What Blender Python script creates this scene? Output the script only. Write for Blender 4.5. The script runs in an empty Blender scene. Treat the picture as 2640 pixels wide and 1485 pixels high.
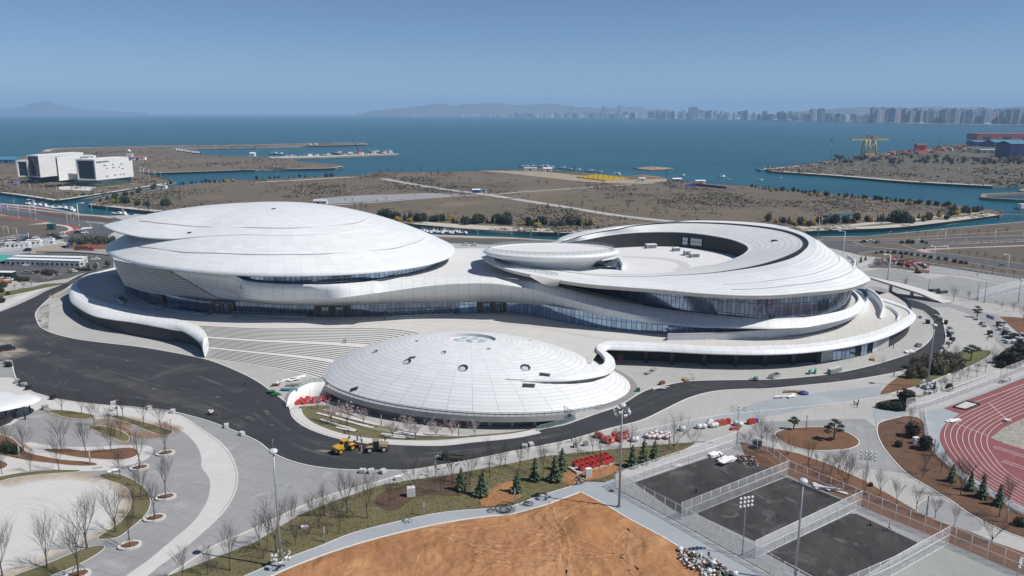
import bpy, bmesh, math, random
from mathutils import Vector, Matrix
from mathutils.geometry import tessellate_polygon
random.seed(7)
S=bpy.context.scene
COL=S.collection
# ---------------------------------------------------------------- camera model and survey helpers
F=2053.33; CX=1320.0; CY=742.5; H=86.0
PITCH=math.atan((CY-290.0)/F); CP=math.cos(PITCH); SP=math.sin(PITCH)
def P(x,y,z=0.0):
    u=(x-CX)/F; v=(y-CY)/F
    dz=-SP-v*CP; t=(z-H)/dz
    return Vector((u*t,(CP-v*SP)*t,z))
def proj(q):
    z=q[2]-H; Z=q[1]*CP-z*SP; Y=-q[1]*SP-z*CP
    return CX+F*q[0]/Z, CY+F*Y/Z
def hgt(bx,by,ty,z=0.0):
    """height of a vertical thing standing at pixel (bx,by) whose top reads at row ty"""
    b=P(bx,by,z); lo,hi=0.0,120.0
    for _ in range(30):
        m=(lo+hi)/2
        if proj((b.x,b.y,z+m))[1]>ty: lo=m
        else: hi=m
    return lo
OX={'1':0,'2':660,'3':1320,'4':1980}; OY={'t':240,'m':500,'l':820,'b':1085}
def px(s):
    out=[]; ox=oy=0; k=1.0
    for a in s.split():
        if ',' not in a:
            if a=='s': ox=oy=0;k=1.0
            elif a=='f': ox=oy=0;k=1/1.02484
            else: ox=OX[a[1]];oy=OY[a[0]];k=3.6227
        else:
            x,y=a.split(',')[:2]; out.append((ox+float(x)/k,oy+float(y)/k))
    return out
def W(s,z=0.0): return [P(x,y,z) for x,y in px(s)]
def p3(s): # raw source "x,y,z" triples
    return [P(*map(float,a.split(','))) for a in s.split()]
def crom(pts,k=6,closed=False):
    n=len(pts); out=[]
    if n<3: return list(pts)
    for i in range(n if closed else n-1):
        if closed: a,b,c,d=pts[i-1],pts[i],pts[(i+1)%n],pts[(i+2)%n]
        else: a,b,c,d=pts[max(i-1,0)],pts[i],pts[i+1],pts[min(i+2,n-1)]
        for j in range(k):
            t=j/k; t2=t*t; t3=t2*t
            out.append(0.5*((2*b)+(c-a)*t+(2*a-5*b+4*c-d)*t2+(3*b-a-3*c+d)*t3))
    if not closed: out.append(pts[-1].copy())
    return out
def resamp(pts,n,closed=False):
    q=list(pts)+([pts[0]] if closed else [])
    d=[0]
    for i in range(len(q)-1): d.append(d[-1]+(q[i+1]-q[i]).length)
    out=[];L=d[-1];j=0
    m=n if closed else n-1
    for i in range(n):
        s=L*i/m
        while j<len(d)-2 and d[j+1]<s: j+=1
        t=(s-d[j])/max(d[j+1]-d[j],1e-9)
        out.append(q[j].lerp(q[j+1],min(max(t,0),1)))
    return out
def offs(pts,w,closed=False):
    """offset a polyline in plan to its left by w"""
    n=len(pts); o=[]
    for i,p in enumerate(pts):
        a=pts[i-1] if (i>0 or closed) else p; b=pts[(i+1)%n] if (i<n-1 or closed) else p
        t=Vector((b.x-a.x,b.y-a.y,0))
        if t.length<1e-9: t=Vector((1,0,0))
        t.normalize(); o.append(Vector((p.x-t.y*w,p.y+t.x*w,p.z)))
    return o
# ---------------------------------------------------------------- mesh builder
class MB:
    def __init__(s): s.v=[];s.f=[];s.m=[];s.uv=[];s.sm=[]
    def face(s,idx,m=0,uv=None,smooth=False):
        s.f.append(tuple(idx)); s.m.append(m); s.uv.append(uv); s.sm.append(smooth)
    def add(s,pts):
        b=len(s.v); s.v.extend([tuple(p) for p in pts]); return b
    def poly(s,pts,m=0,uv=None):
        b=s.add(pts); s.face(range(b,b+len(pts)),m,uv)
    def loft(s,curves,mats=0,closed=False,smooth=True,u0=0.0):
        n=len(curves[0]); idx=[s.add(c) for c in curves]
        us=[u0]
        for i in range(n): us.append(us[-1]+(Vector(curves[0][(i+1)%n])-Vector(curves[0][i])).length*.5+(Vector(curves[-1][(i+1)%n])-Vector(curves[-1][i])).length*.5)
        mid=n//2; vs=[0]
        for a,b in zip(curves,curves[1:]): vs.append(vs[-1]+sum((Vector(b[k])-Vector(a[k])).length for k in (n//4,n//2,3*n//4))/3)
        for r in range(len(curves)-1):
            m=mats[r] if isinstance(mats,(list,tuple)) else mats
            for i in range(n if closed else n-1):
                j=(i+1)%n
                s.face((idx[r]+i,idx[r]+j,idx[r+1]+j,idx[r+1]+i),m,[(us[i],vs[r]),(us[i+1],vs[r]),(us[i+1],vs[r+1]),(us[i],vs[r+1])],smooth)
    def box(s,x0,y0,z0,x1,y1,z1,m=0,M=None,taper=1.0):
        cx,cy=(x0+x1)/2,(y0+y1)/2
        q=[(x0,y0,z0),(x1,y0,z0),(x1,y1,z0),(x0,y1,z0)]+[(cx+(x-cx)*taper,cy+(y-cy)*taper,z1) for x,y in ((x0,y0),(x1,y0),(x1,y1),(x0,y1))]
        if M: q=[M@Vector(p) for p in q]
        b=s.add(q); dx,dy,dz=abs(x1-x0),abs(y1-y0),abs(z1-z0)
        for f,(a,c) in (((3,2,1,0),(dx,dy)),((4,5,6,7),(dx,dy)),((0,1,5,4),(dx,dz)),((1,2,6,5),(dy,dz)),((2,3,7,6),(dx,dz)),((3,0,4,7),(dy,dz))):
            s.face([b+i for i in f],m,[(0,0),(a,0),(a,c),(0,c)])
    def tube(s,pts,rad,n=6,m=0,cap=True,smooth=True):
        pts=[Vector(p) for p in pts]; k=len(pts)
        if not isinstance(rad,(list,tuple)): rad=[rad]*k
        rings=[]
        for i,p in enumerate(pts):
            t=pts[min(i+1,k-1)]-pts[max(i-1,0)]
            if t.length<1e-9: t=Vector((0,0,1))
            t.normalize(); a=Vector((0,0,1)) if abs(t.z)<.9 else Vector((1,0,0))
            x=t.cross(a).normalized(); y=t.cross(x)
            rings.append(s.add([p+x*(rad[i]*math.cos(6.28319*j/n))+y*(rad[i]*math.sin(6.28319*j/n)) for j in range(n)]))
        for i in range(k-1):
            for j in range(n):
                q=(j+1)%n
                s.face((rings[i]+j,rings[i+1]+j,rings[i+1]+q,rings[i]+q),m,None,smooth)
        if cap and n>2:
            s.face([rings[0]+j for j in range(n)],m); s.face([rings[-1]+n-1-j for j in range(n)],m)
    def cyl(s,c,r,h,n=12,m=0,r2=None,M=None):
        r2=r if r2 is None else r2
        q=[Vector((c[0]+r*math.cos(6.28319*j/n),c[1]+r*math.sin(6.28319*j/n),c[2])) for j in range(n)]+[Vector((c[0]+r2*math.cos(6.28319*j/n),c[1]+r2*math.sin(6.28319*j/n),c[2]+h)) for j in range(n)]
        if M: q=[M@p for p in q]
        b=s.add(q)
        for j in range(n): k=(j+1)%n; s.face((b+j,b+k,b+n+k,b+n+j),m,None,True)
        s.face([b+n-1-j for j in range(n)],m); s.face([b+n+j for j in range(n)],m)
    def ball(s,c,r,nu=10,nv=6,m=0,sc=(1,1,1)):
        rows=[]
        for i in range(nv+1):
            a=math.pi*i/nv
            rows.append(s.add([(c[0]+r*sc[0]*math.sin(a)*math.cos(6.28319*j/nu),c[1]+r*sc[1]*math.sin(a)*math.sin(6.28319*j/nu),c[2]-r*sc[2]*math.cos(a)) for j in range(nu)]))
        for i in range(nv):
            for j in range(nu):
                k=(j+1)%nu; s.face((rows[i]+j,rows[i]+k,rows[i+1]+k,rows[i+1]+j),m,None,True)
    def mesh(s,name,mats):
        me=bpy.data.meshes.new(name); me.from_pydata(s.v,[],s.f)
        if not isinstance(mats,(list,tuple)): mats=[mats]
        for m in mats: me.materials.append(m)
        me.polygons.foreach_set('material_index',s.m); me.polygons.foreach_set('use_smooth',s.sm)
        if any(u is not None for u in s.uv):
            l=me.uv_layers.new(name='UVMap'); d=[]
            for f,u in zip(s.f,s.uv):
                for i in range(len(f)): d.extend(u[i] if u is not None else (0.37,0.37))
            l.data.foreach_set('uv',d)
        me.update(); return me
    def build(s,name,mats,parent=None,world=False,label=None):
        o=bpy.data.objects.new(name,s.mesh(name,mats)); COL.objects.link(o)
        if parent is not None:
            o.parent=parent
            if world:
                base=Vector((0,0,0)); q=parent
                while q is not None: base+=q.location; q=q.parent
                o.location=-base
        if label: o['label']=label
        return o
def link(me,name,parent=None):
    o=bpy.data.objects.new(name,me); COL.objects.link(o)
    if parent is not None: o.parent=parent
    return o
def thing(name,label,cat,loc=(0,0,0),rz=0.0,group=None):
    o=bpy.data.objects.new(name,None); COL.objects.link(o); o.empty_display_size=.5
    o.location=loc; o.rotation_euler=(0,0,rz); o['label']=label; o['category']=cat
    if group: o['group']=group
    return o
def tag(o,label,cat,group=None):
    o['label']=label; o['category']=cat
    if group: o['group']=group
    return o
def kind(o,k,label=None):
    o['kind']=k
    if label: o['label']=label
    return o
def dup(o,parent=None):
    c=o.copy(); COL.objects.link(c)
    if parent is not None: c.parent=parent
    for ch in list(o.children): dup(ch,c)
    return c
def place(proto,loc,rz=0.0,label=None,group=None,sc=None,flag={}):
    o=proto if not proto.get('_used') else dup(proto)
    proto['_used']=1
    if o is not proto and '_used' in o: del o['_used']
    o.location=loc; o.rotation_euler=(0,0,rz)
    if sc is not None: o.scale=(sc,sc,sc) if not isinstance(sc,(tuple,list)) else sc
    if label: o['label']=label
    if group: o['group']=group
    return o
ONES='zeroth first second third fourth fifth sixth seventh eighth ninth tenth eleventh twelfth thirteenth fourteenth fifteenth sixteenth seventeenth eighteenth nineteenth'.split()
TENS='twenty thirty forty fifty sixty seventy eighty ninety'.split()
TENO='twentieth thirtieth fortieth fiftieth sixtieth seventieth eightieth ninetieth'.split()
def nth(i):
    if i<20: return ONES[i]
    if i<100: return TENO[i//10-2] if i%10==0 else TENS[i//10-2]+'-'+ONES[i%10]
    return 'hundred-and-'+nth(i-100) if i>100 else 'hundredth'
# ---------------------------------------------------------------- materials
def newmat(name):
    m=bpy.data.materials.new(name); m.use_nodes=True; nt=m.node_tree
    return m,nt,nt.nodes['Principled BSDF']
def N(nt,t,**k):
    n=nt.nodes.new(t)
    for a,b in k.items():
        if a in n.inputs: n.inputs[a].default_value=b
        else: setattr(n,a,b)
    return n
def mathn(nt,op,a,b=None,clamp=False):
    n=nt.nodes.new('ShaderNodeMath'); n.operation=op; n.use_clamp=clamp
    for i,q in enumerate((a,b)):
        if q is None: continue
        if isinstance(q,(int,float)): n.inputs[i].default_value=q
        else: nt.links.new(q,n.inputs[i])
    return n.outputs[0]
def c4(c): return (c[0],c[1],c[2],1)
def mixc(nt,f,a,b,bt='MIX'):
    n=nt.nodes.new('ShaderNodeMix'); n.data_type='RGBA'; n.blend_type=bt
    for i,q in ((0,f),(6,a),(7,b)):
        if isinstance(q,(int,float)): n.inputs[i].default_value=q
        elif isinstance(q,tuple): n.inputs[i].default_value=c4(q)
        else: nt.links.new(q,n.inputs[i])
    return n.outputs[2]
def noise(nt,scale,detail=3,rough=.6,stretch=None,rot=0.0,coord='pos',dist=0.0):
    if coord=='pos': src=N(nt,'ShaderNodeNewGeometry').outputs['Position']
    elif coord=='uv': src=N(nt,'ShaderNodeTexCoord').outputs['UV']
    else: src=N(nt,'ShaderNodeTexCoord').outputs['Object']
    if stretch:
        mp=N(nt,'ShaderNodeMapping'); mp.inputs['Scale'].default_value=stretch; mp.inputs['Rotation'].default_value=(0,0,rot)
        nt.links.new(src,mp.inputs['Vector']); src=mp.outputs[0]
    n=N(nt,'ShaderNodeTexNoise',Scale=scale,Detail=detail,Roughness=rough,Distortion=dist)
    nt.links.new(src,n.inputs['Vector']); return n.outputs['Fac']
def ramp(nt,f,a,b):
    n=nt.nodes.new('ShaderNodeMapRange'); n.inputs[1].default_value=a; n.inputs[2].default_value=b
    nt.links.new(f,n.inputs[0]); return n.outputs[0]
def plain(name,c,rough=.6,metal=0.0,var=.12,scale=1.5,coord='obj'):
    m,nt,b=newmat(name)
    f=noise(nt,scale,3,.6,coord=coord); col=mixc(nt,ramp(nt,f,.3,.7),tuple(x*(1-var) for x in c),tuple(min(1,x*(1+var)) for x in c))
    nt.links.new(col,b.inputs['Base Color']); b.inputs['Roughness'].default_value=rough; b.inputs['Metallic'].default_value=metal
    return m
def groundmat(name,c1,c2,s1=.05,s2=1.0,c3=None,t3=(.6,.75),s3=.03,rough=.9,bump=0.0,bscale=2.0,stretch=None,rot=0.0,joint=0,jamt=.16):
    """two scales of mottling, an optional third colour in patches, optional relief"""
    m,nt,b=newmat(name)
    a=ramp(nt,noise(nt,s1,4,.6,stretch,rot),.3,.7); f=ramp(nt,noise(nt,s2,3,.7,stretch,rot),.25,.75)
    mx=mathn(nt,'ADD',mathn(nt,'MULTIPLY',a,.6),mathn(nt,'MULTIPLY',f,.4))
    col=mixc(nt,mx,c1,c2)
    if c3: col=mixc(nt,ramp(nt,noise(nt,s3,5,.65,dist=.6),*t3),col,c3)
    if joint:
        mp=N(nt,'ShaderNodeMapping'); mp.inputs['Rotation'].default_value=(0,0,.35); nt.links.new(N(nt,'ShaderNodeNewGeometry').outputs['Position'],mp.inputs['Vector'])
        sx=N(nt,'ShaderNodeSeparateXYZ'); nt.links.new(mp.outputs[0],sx.inputs[0]); g=[]; cl=[]
        for i in (0,1): q=mathn(nt,'DIVIDE',sx.outputs[i],joint*(1+i)); g.append(mathn(nt,'LESS_THAN',mathn(nt,'FRACT',q),.10/joint)); cl.append(mathn(nt,'FLOOR',q))
        cb=N(nt,'ShaderNodeCombineXYZ'); nt.links.new(cl[0],cb.inputs[0]); nt.links.new(cl[1],cb.inputs[1]); wn=N(nt,'ShaderNodeTexWhiteNoise'); wn.noise_dimensions='2D'; nt.links.new(cb.outputs[0],wn.inputs['Vector'])
        col=mixc(nt,mathn(nt,'MULTIPLY',wn.outputs['Value'],.10),col,tuple(x*.6 for x in c1)); col=mixc(nt,mathn(nt,'MULTIPLY',mathn(nt,'MAXIMUM',g[0],g[1]),jamt*2.2),col,tuple(x*.5 for x in c1))
    nt.links.new(col,b.inputs['Base Color']); b.inputs['Roughness'].default_value=rough; b.inputs['Specular IOR Level'].default_value=.2
    if bump:
        bp=N(nt,'ShaderNodeBump',Strength=1.0,Distance=bump); nt.links.new(noise(nt,bscale,4,.6),bp.inputs['Height']); nt.links.new(bp.outputs[0],b.inputs['Normal'])
    return m
def gridmask(nt,w,h,tu,tv,uvs='uv'):
    uv=N(nt,'ShaderNodeTexCoord').outputs['UV']; sx=N(nt,'ShaderNodeSeparateXYZ'); nt.links.new(uv,sx.inputs[0])
    out=[];cells=[]
    for i,(d,t) in enumerate(((w,tu),(h,tv))):
        q=mathn(nt,'DIVIDE',sx.outputs[i],d); fr=mathn(nt,'FRACT',q); cells.append(mathn(nt,'FLOOR',q))
        out.append(mathn(nt,'LESS_THAN',fr,t/d))
    g=mathn(nt,'MAXIMUM',out[0],out[1])
    cb=N(nt,'ShaderNodeCombineXYZ'); nt.links.new(cells[0],cb.inputs[0]); nt.links.new(cells[1],cb.inputs[1])
    wn=N(nt,'ShaderNodeTexWhiteNoise'); wn.noise_dimensions='2D'; nt.links.new(cb.outputs[0],wn.inputs['Vector'])
    return g,wn.outputs['Value']
def panel(name,c,line,w,h,tu=.12,tv=.12,rough=.35,metal=0.0,var=.06,lf=1.0):
    m,nt,b=newmat(name); g,r=gridmask(nt,w,h,tu,tv)
    col=mixc(nt,r,tuple(x*(1-var) for x in c),tuple(min(1,x*(1+var*.5)) for x in c))
    dirt=ramp(nt,noise(nt,.08,4,.6),.35,.8); col=mixc(nt,mathn(nt,'MULTIPLY',dirt,.08),col,(c[0]*.6,c[1]*.6,c[2]*.58))
    col=mixc(nt,mathn(nt,'MULTIPLY',g,lf),col,line)
    nt.links.new(col,b.inputs['Base Color']); b.inputs['Roughness'].default_value=rough; b.inputs['Metallic'].default_value=metal
    return m
def glassmat(name,c,frame,w,h,tu=.12,tv=.12,metal=.6,rough=.06):
    m,nt,b=newmat(name); g,r=gridmask(nt,w,h,tu,tv)
    col=mixc(nt,r,tuple(x*.75 for x in c),tuple(x*1.25 for x in c)); col=mixc(nt,g,col,frame)
    nt.links.new(col,b.inputs['Base Color']); b.inputs['Metallic'].default_value=metal
    rr=mathn(nt,'ADD',mathn(nt,'MULTIPLY',g,.35),rough); nt.links.new(rr,b.inputs['Roughness'])
    b.inputs['Specular IOR Level'].default_value=.7
    mt=mathn(nt,'MULTIPLY',mathn(nt,'SUBTRACT',1.0,g),metal); nt.links.new(mt,b.inputs['Metallic'])
    return m
def netmat(name,c,alpha):
    """woven mesh: open gaps between the wires"""
    m,nt,b=newmat(name); b.inputs['Base Color'].default_value=c4(c); b.inputs['Roughness'].default_value=.6
    f=noise(nt,.6,2,.5); b.inputs['Alpha'].default_value=alpha
    nt.links.new(mathn(nt,'ADD',mathn(nt,'MULTIPLY',ramp(nt,f,.3,.7),alpha*.4),alpha*.8),b.inputs['Alpha'])
    return m
def seethrough(name,c,alpha,rough=.05):
    m,nt,b=newmat(name); b.inputs['Base Color'].default_value=c4(c); b.inputs['Roughness'].default_value=rough; b.inputs['Alpha'].default_value=alpha
    return m
def softpatch(name,c,scale,lo,hi,amt=1.0,c2=None):
    """loose dust or soil whose edge thins out in patches"""
    m,nt,b=newmat(name); f=ramp(nt,noise(nt,scale,5,.65,dist=.4),lo,hi)
    e=N(nt,'ShaderNodeTexCoord').outputs['UV']; sx=N(nt,'ShaderNodeSeparateXYZ'); nt.links.new(e,sx.inputs[0])
    a=mathn(nt,'MULTIPLY',mathn(nt,'MULTIPLY',f,amt),ramp(nt,sx.outputs[0],0.0,1.0),True)
    nt.links.new(a,b.inputs['Alpha']); b.inputs['Roughness'].default_value=.95; b.inputs['Specular IOR Level'].default_value=.1
    nt.links.new(mixc(nt,noise(nt,scale*3,3),c,c2 or tuple(x*.8 for x in c)),b.inputs['Base Color'])
    return m
# ---------------------------------------------------------------- ground sheets and kerbs
def sheet(name,pts,z,mat,holes=(),label=None,k='structure',smooth=0,thick=0.0):
    pts=[Vector((p.x,p.y,z)) for p in pts]
    if smooth: pts=crom(pts,smooth,True)
    loops=[pts]+[[Vector((p.x,p.y,z)) for p in h] for h in holes]
    mb=MB(); allp=[p for l in loops for p in l]; b=mb.add(allp)
    for t in tessellate_polygon(loops):
        a,bb,c=[allp[i] for i in t]
        if (bb-a).cross(c-a).z<0: t=(t[0],t[2],t[1])
        mb.face([b+i for i in t])
    if thick:
        for l in loops:
            n=len(l); q=mb.add([Vector((p.x,p.y,z)) for p in l]+[Vector((p.x,p.y,z-thick)) for p in l])
            for i in range(n): j=(i+1)%n; mb.face((q+i,q+j,q+n+j,q+n+i),1 if isinstance(mat,list) else 0)
    o=mb.build(name,mat); kind(o,k,label); return o
def fadesheet(name,pts,z,mat,w=2.0,smooth=4,label=None,k='structure'):
    """a sheet whose UV.x runs 0 at the rim to 1 inside, for dust that thins out"""
    pts=[Vector((p.x,p.y,z)) for p in pts]
    if smooth: pts=crom(pts,smooth,True)
    pts=resamp(pts,max(24,len(pts)),True); c=sum(pts,Vector((0,0,0)))/len(pts); n=len(pts)
    mb=MB(); a=mb.add(pts); inn=[]
    for p in pts:
        d=c-p; inn.append(p+d*min(.7,w/max(d.length,.1)))
    b=mb.add(inn); o=mb.add([c])
    for i in range(n):
        j=(i+1)%n
        mb.face((a+i,a+j,b+j,b+i),0,[(0,0),(0,0),(1,0),(1,0)]); mb.face((b+i,b+j,o),0,[(1,0)]*3)
    ob=mb.build(name,mat); kind(ob,k,label); return ob
def kerb(name,pts,mat,w=.3,h=.13,z=0.0,closed=False,smooth=4):
    pts=[Vector((p.x,p.y,z)) for p in pts]
    if smooth: pts=crom(pts,smooth,closed)
    a=offs(pts,w/2,closed); b=offs(pts,-w/2,closed); up=Vector((0,0,h))
    mb=MB(); mb.loft([[p for p in a],[p+up for p in a],[p+up for p in b],[p for p in b]],0,closed,False)
    o=mb.build(name,mat); kind(o,'structure'); return o
def strip(name,pts,mat,w,z,closed=False,smooth=4):
    pts=[Vector((p.x,p.y,z)) for p in pts]
    if smooth: pts=crom(pts,smooth,closed)
    mb=MB(); mb.loft([offs(pts,-w/2,closed),offs(pts,w/2,closed)],0,closed,False)
    o=mb.build(name,mat); kind(o,'structure'); return o
# ---------------------------------------------------------------- camera, sun, sky, haze
cam=bpy.data.cameras.new('camera'); cam.lens=28.0; cam.sensor_width=36.0; cam.clip_start=1.0; cam.clip_end=120000
co=bpy.data.objects.new('camera',cam); COL.objects.link(co); co.location=(0,0,H); co.rotation_euler=(math.pi/2-PITCH,0,0); S.camera=co
SUN_EL=math.radians(51.5); SUN_AZ=math.atan2(17.3,-4.9)   # clockwise from +Y
sd=Vector((math.sin(SUN_AZ)*math.cos(SUN_EL),math.cos(SUN_AZ)*math.cos(SUN_EL),math.sin(SUN_EL)))
sl=bpy.data.lights.new('sun','SUN'); sl.energy=4.05; sl.angle=math.radians(.53); sl.color=(1.0,.955,.89)
so=bpy.data.objects.new('sun',sl); COL.objects.link(so); so.location=sd*300; so.rotation_euler=(-sd).to_track_quat('-Z','Y').to_euler()
wd=bpy.data.worlds.new('World'); S.world=wd; wd.use_nodes=True
nt=wd.node_tree; bg=nt.nodes['Background']; sky=nt.nodes.new('ShaderNodeTexSky'); sky.sky_type='NISHITA'; sky.sun_disc=False
sky.sun_elevation=SUN_EL; sky.sun_rotation=SUN_AZ; sky.altitude=0; sky.air_density=0.6; sky.dust_density=0.0; sky.ozone_density=5.0
nt.links.new(sky.outputs[0],bg.inputs[0]); bg.inputs[1].default_value=.066
S.view_settings.view_transform='Standard'; S.view_settings.look='None'; S.view_settings.gamma=1; S.view_settings.use_curve_mapping=False; S.view_settings.exposure=0.30
cy=S.cycles; cy.max_bounces=6; cy.diffuse_bounces=3; cy.glossy_bounces=3; cy.transparent_max_bounces=24; cy.volume_bounces=1; cy.use_denoising=True; cy.denoiser='OPENIMAGEDENOISE'
cy.caustics_reflective=False; cy.caustics_refractive=False
HAZE=6.2e-5
mb=MB(); mb.box(-26000,-1500,-8,34000,44000,640)
hz=mb.build('haze',None); hz.data.materials.clear()
hm=bpy.data.materials.new('haze_air'); hm.use_nodes=True; nt=hm.node_tree; nt.nodes.clear()
o=nt.nodes.new('ShaderNodeOutputMaterial'); pv=nt.nodes.new('ShaderNodeVolumePrincipled')
pv.inputs['Color'].default_value=(.45,.69,1.0,1); pv.inputs['Density'].default_value=HAZE; pv.inputs['Anisotropy'].default_value=.0
nt.links.new(pv.outputs[0],o.inputs['Volume']); hz.data.materials.append(hm); kind(hz,'stuff','thin blue sea haze over the bay')
# ---------------------------------------------------------------- water
m,nt,b=newmat('sea_water')
f=ramp(nt,noise(nt,.006,6,.7,(.22,1,1),.1),.32,.68); col=mixc(nt,f,(.003,.050,.076),(.009,.10,.122))
nt.links.new(col,b.inputs['Base Color']); b.inputs['Roughness'].default_value=.28; b.inputs['IOR'].default_value=1.33; b.inputs['Specular IOR Level'].default_value=.28
w1=noise(nt,.09,4,.65,(1,1.8,1),.3); w2=noise(nt,.5,3,.6,(1,1.5,1),.2)
hh=mathn(nt,'ADD',mathn(nt,'MULTIPLY',w1,2.2),mathn(nt,'MULTIPLY',w2,.5))
bp=N(nt,'ShaderNodeBump',Strength=.8,Distance=1.0); nt.links.new(hh,bp.inputs['Height']); nt.links.new(bp.outputs[0],b.inputs['Normal'])
MW=m
mb=MB(); mb.poly([(-25500,420,-2.5),(33500,420,-2.5),(33500,43000,-2.5),(-25500,43000,-2.5)])
kind(mb.build('sea',MW),'structure','blue green sea of a wide bay')
# ---------------------------------------------------------------- common materials
MK=dict(
 pave=groundmat('light_paving',(.36,.355,.345),(.45,.445,.43),.03,.7,(.33,.325,.31),(.55,.8),.06,joint=4),
 plaza=groundmat('grey_plaza',(.245,.25,.255),(.33,.335,.34),.04,.6,(.43,.43,.43),(.58,.78),.09,joint=3),
 lightpath=groundmat('pale_concrete',(.50,.49,.475),(.58,.57,.55),.03,.5,(.44,.43,.41),(.6,.85),.05,joint=3,jamt=.08),
 bluepath=groundmat('blue_grey_concrete',(.27,.295,.32),(.36,.385,.41),.06,.9,(.44,.45,.46),(.6,.8),.12),
 asphalt=groundmat('fresh_asphalt',(.030,.032,.036),(.055,.057,.062),.05,.8,(.13,.125,.12),(.60,.85),.05,rough=.85,stretch=(1,2.6,1),rot=.45),
 oldasph=groundmat('worn_asphalt',(.075,.076,.080),(.125,.125,.13),.02,.4,(.17,.165,.16),(.6,.85),.02),
 court=groundmat('court_asphalt',(.026,.025,.026),(.075,.073,.072),.18,1.4,(.17,.17,.165),(.56,.84),.22,stretch=(1,.35,1),rot=-.5),
 soil=groundmat('orange_soil',(.26,.125,.055),(.42,.215,.10),.10,1.3,(.50,.285,.14),(.52,.75),.06,bump=.5,bscale=.5),
 bedsoil=groundmat('bed_soil',(.135,.072,.043),(.21,.112,.066),.2,2.0,(.12,.075,.05),(.5,.75),.15,bump=.25,bscale=1.5),
 darkbed=groundmat('dark_mulch_bed',(.075,.050,.036),(.13,.085,.058),.2,2.0,(.16,.095,.06),(.6,.8),.15,bump=.3,bscale=1.5),
 grass=groundmat('dry_lawn',(.105,.098,.047),(.17,.15,.078),.12,1.6,(.19,.15,.09),(.55,.8),.1,bump=.12,bscale=4),
 lawn=groundmat('green_lawn',(.09,.10,.04),(.145,.145,.062),.12,1.6,(.17,.14,.08),(.6,.8),.1,bump=.12,bscale=4),
 waste=groundmat('scrub_ground',(.112,.092,.068),(.170,.139,.102),.006,.08,(.220,.178,.125),(.54,.75),.009,bump=.3,bscale=.3),
 verge=groundmat('dry_verge',(.092,.082,.066),(.145,.124,.096),.05,.5,(.11,.095,.06),(.55,.75),.06,bump=.3,bscale=.6),
 sand=groundmat('sandy_dust',(.28,.235,.175),(.36,.305,.235),.05,.7),
 kerb=plain('kerb_stone',(.60,.59,.57),.8,var=.1),
 white=plain('white_paint',(.80,.80,.79),.45,var=.05),
 redpath=groundmat('red_path',(.26,.07,.06),(.33,.10,.085),.1,1.0),
 pinkpath=groundmat('pink_path',(.42,.30,.27),(.5,.36,.33),.1,1.0),
 quay=groundmat('quay_stone',(.40,.37,.32),(.52,.48,.42),.05,.5,(.30,.28,.25),(.55,.8),.1),
 quaywall=groundmat('quay_wall',(.18,.165,.145),(.28,.26,.23),.1,.8),
 track=groundmat('running_track',(.195,.070,.074),(.255,.098,.10),.08,.9,(.33,.15,.14),(.62,.85),.12),
 infield=groundmat('infield_gravel',(.23,.215,.185),(.42,.40,.36),.5,1.2,(.16,.15,.13),(.55,.7),.6,bump=.4,bscale=1.0),
)
# ---------------------------------------------------------------- land masses
hole=W('l2 290,835 297,790 310,745 340,700 420,650 520,612 650,602 s 850,992 900,1012 985,1038 1070,1050 1140,1057 1250,1064 1350,1063 1441,1055 l3 575,920 572,955 400,1010 s 1385,1106 l2 2391,1078 2000,1112 1700,1138 1450,1142 1200,1132 1000,1118 760,1066 560,994 450,912 400,850',0)
hole=crom(hole,3,True)
main=W('t1 -1400,1000 0,1030 300,1050 560,1092 770,1130 1000,1146 1250,1138 s 345,551 600,575 900,592 t2 1700,1322 2391,1347 t3 400,1375 s 1700,622 2000,616 t4 490,1340 900,1335 1400,1290 1800,1250 2391,1200 s 2900,553')+[Vector((760,500,0)),Vector((700,60,0)),Vector((-420,60,0))]
sheet('ground',main,0,[MK['pave'],MK['quaywall']],[hole],'light paving of the waterside building site',thick=4)
waste=W('t1 826,1035 900,990 1000,962 1400,907 1800,852 2000,822 2391,815 t2 750,776 1000,770 1150,741 1650,741 1900,735 2391,720 t3 300,700 500,735 900,765 1430,795 1500,820 1950,857 2391,885 t4 0,890 400,930 800,965 1250,1010 1700,1045 2000,1085 2100,1095 2200,1110 2190,1135 1700,1200 1200,1255 700,1275 380,1290 s 1950,602 1700,605 1513,602 1320,596 1206,590 1060,578 900,570 700,562 550,555 400,546 276,533')
sheet('scrubland',waste,.4,[MK['waste'],MK['quaywall']],label='brown scrubland across the canal',thick=4)
penL=W('t1 -2000,930 0,930 260,965 520,1005 840,960 1600,840 1640,830 1590,812 1400,770 1250,742 1500,745 2391,716 t2 600,706 750,697 815,684 750,665 400,645 330,617 s 660,404.5 t1 1900,580 1750,560 1660,545 1640,522 2391,507 t2 600,492 1040,481 1045,474 860,462 0,480 t1 1400,495 700,510 440,525 400,545 330,575 150,605 0,640 -2000,760')
sheet('peninsula',penL,.4,[MK['waste'],MK['quaywall']],label='flat brown peninsula with the white museum',thick=4)
penR=W('t4 -10,702 450,655 540,635 640,628 1080,553 1650,490 1930,468 s 2900,352 2900,476 t4 2391,862 2100,868 1300,826 700,776 0,727')
MK['thicket']=groundmat('thicket_ground',(.085,.082,.062),(.135,.125,.095),.01,.1,(.165,.145,.11),(.55,.75),.012)
sheet('headland',penR,.4,[MK['thicket'],MK['quaywall']],label='scrubby headland with the container crane',thick=4)
sheet('dry_verge',[Vector(v) for v in ((210,60,0),(230,190,0),(262,330,0),(420,640,0),(740,520,0),(690,62,0))],.008,MK['verge'])
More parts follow.
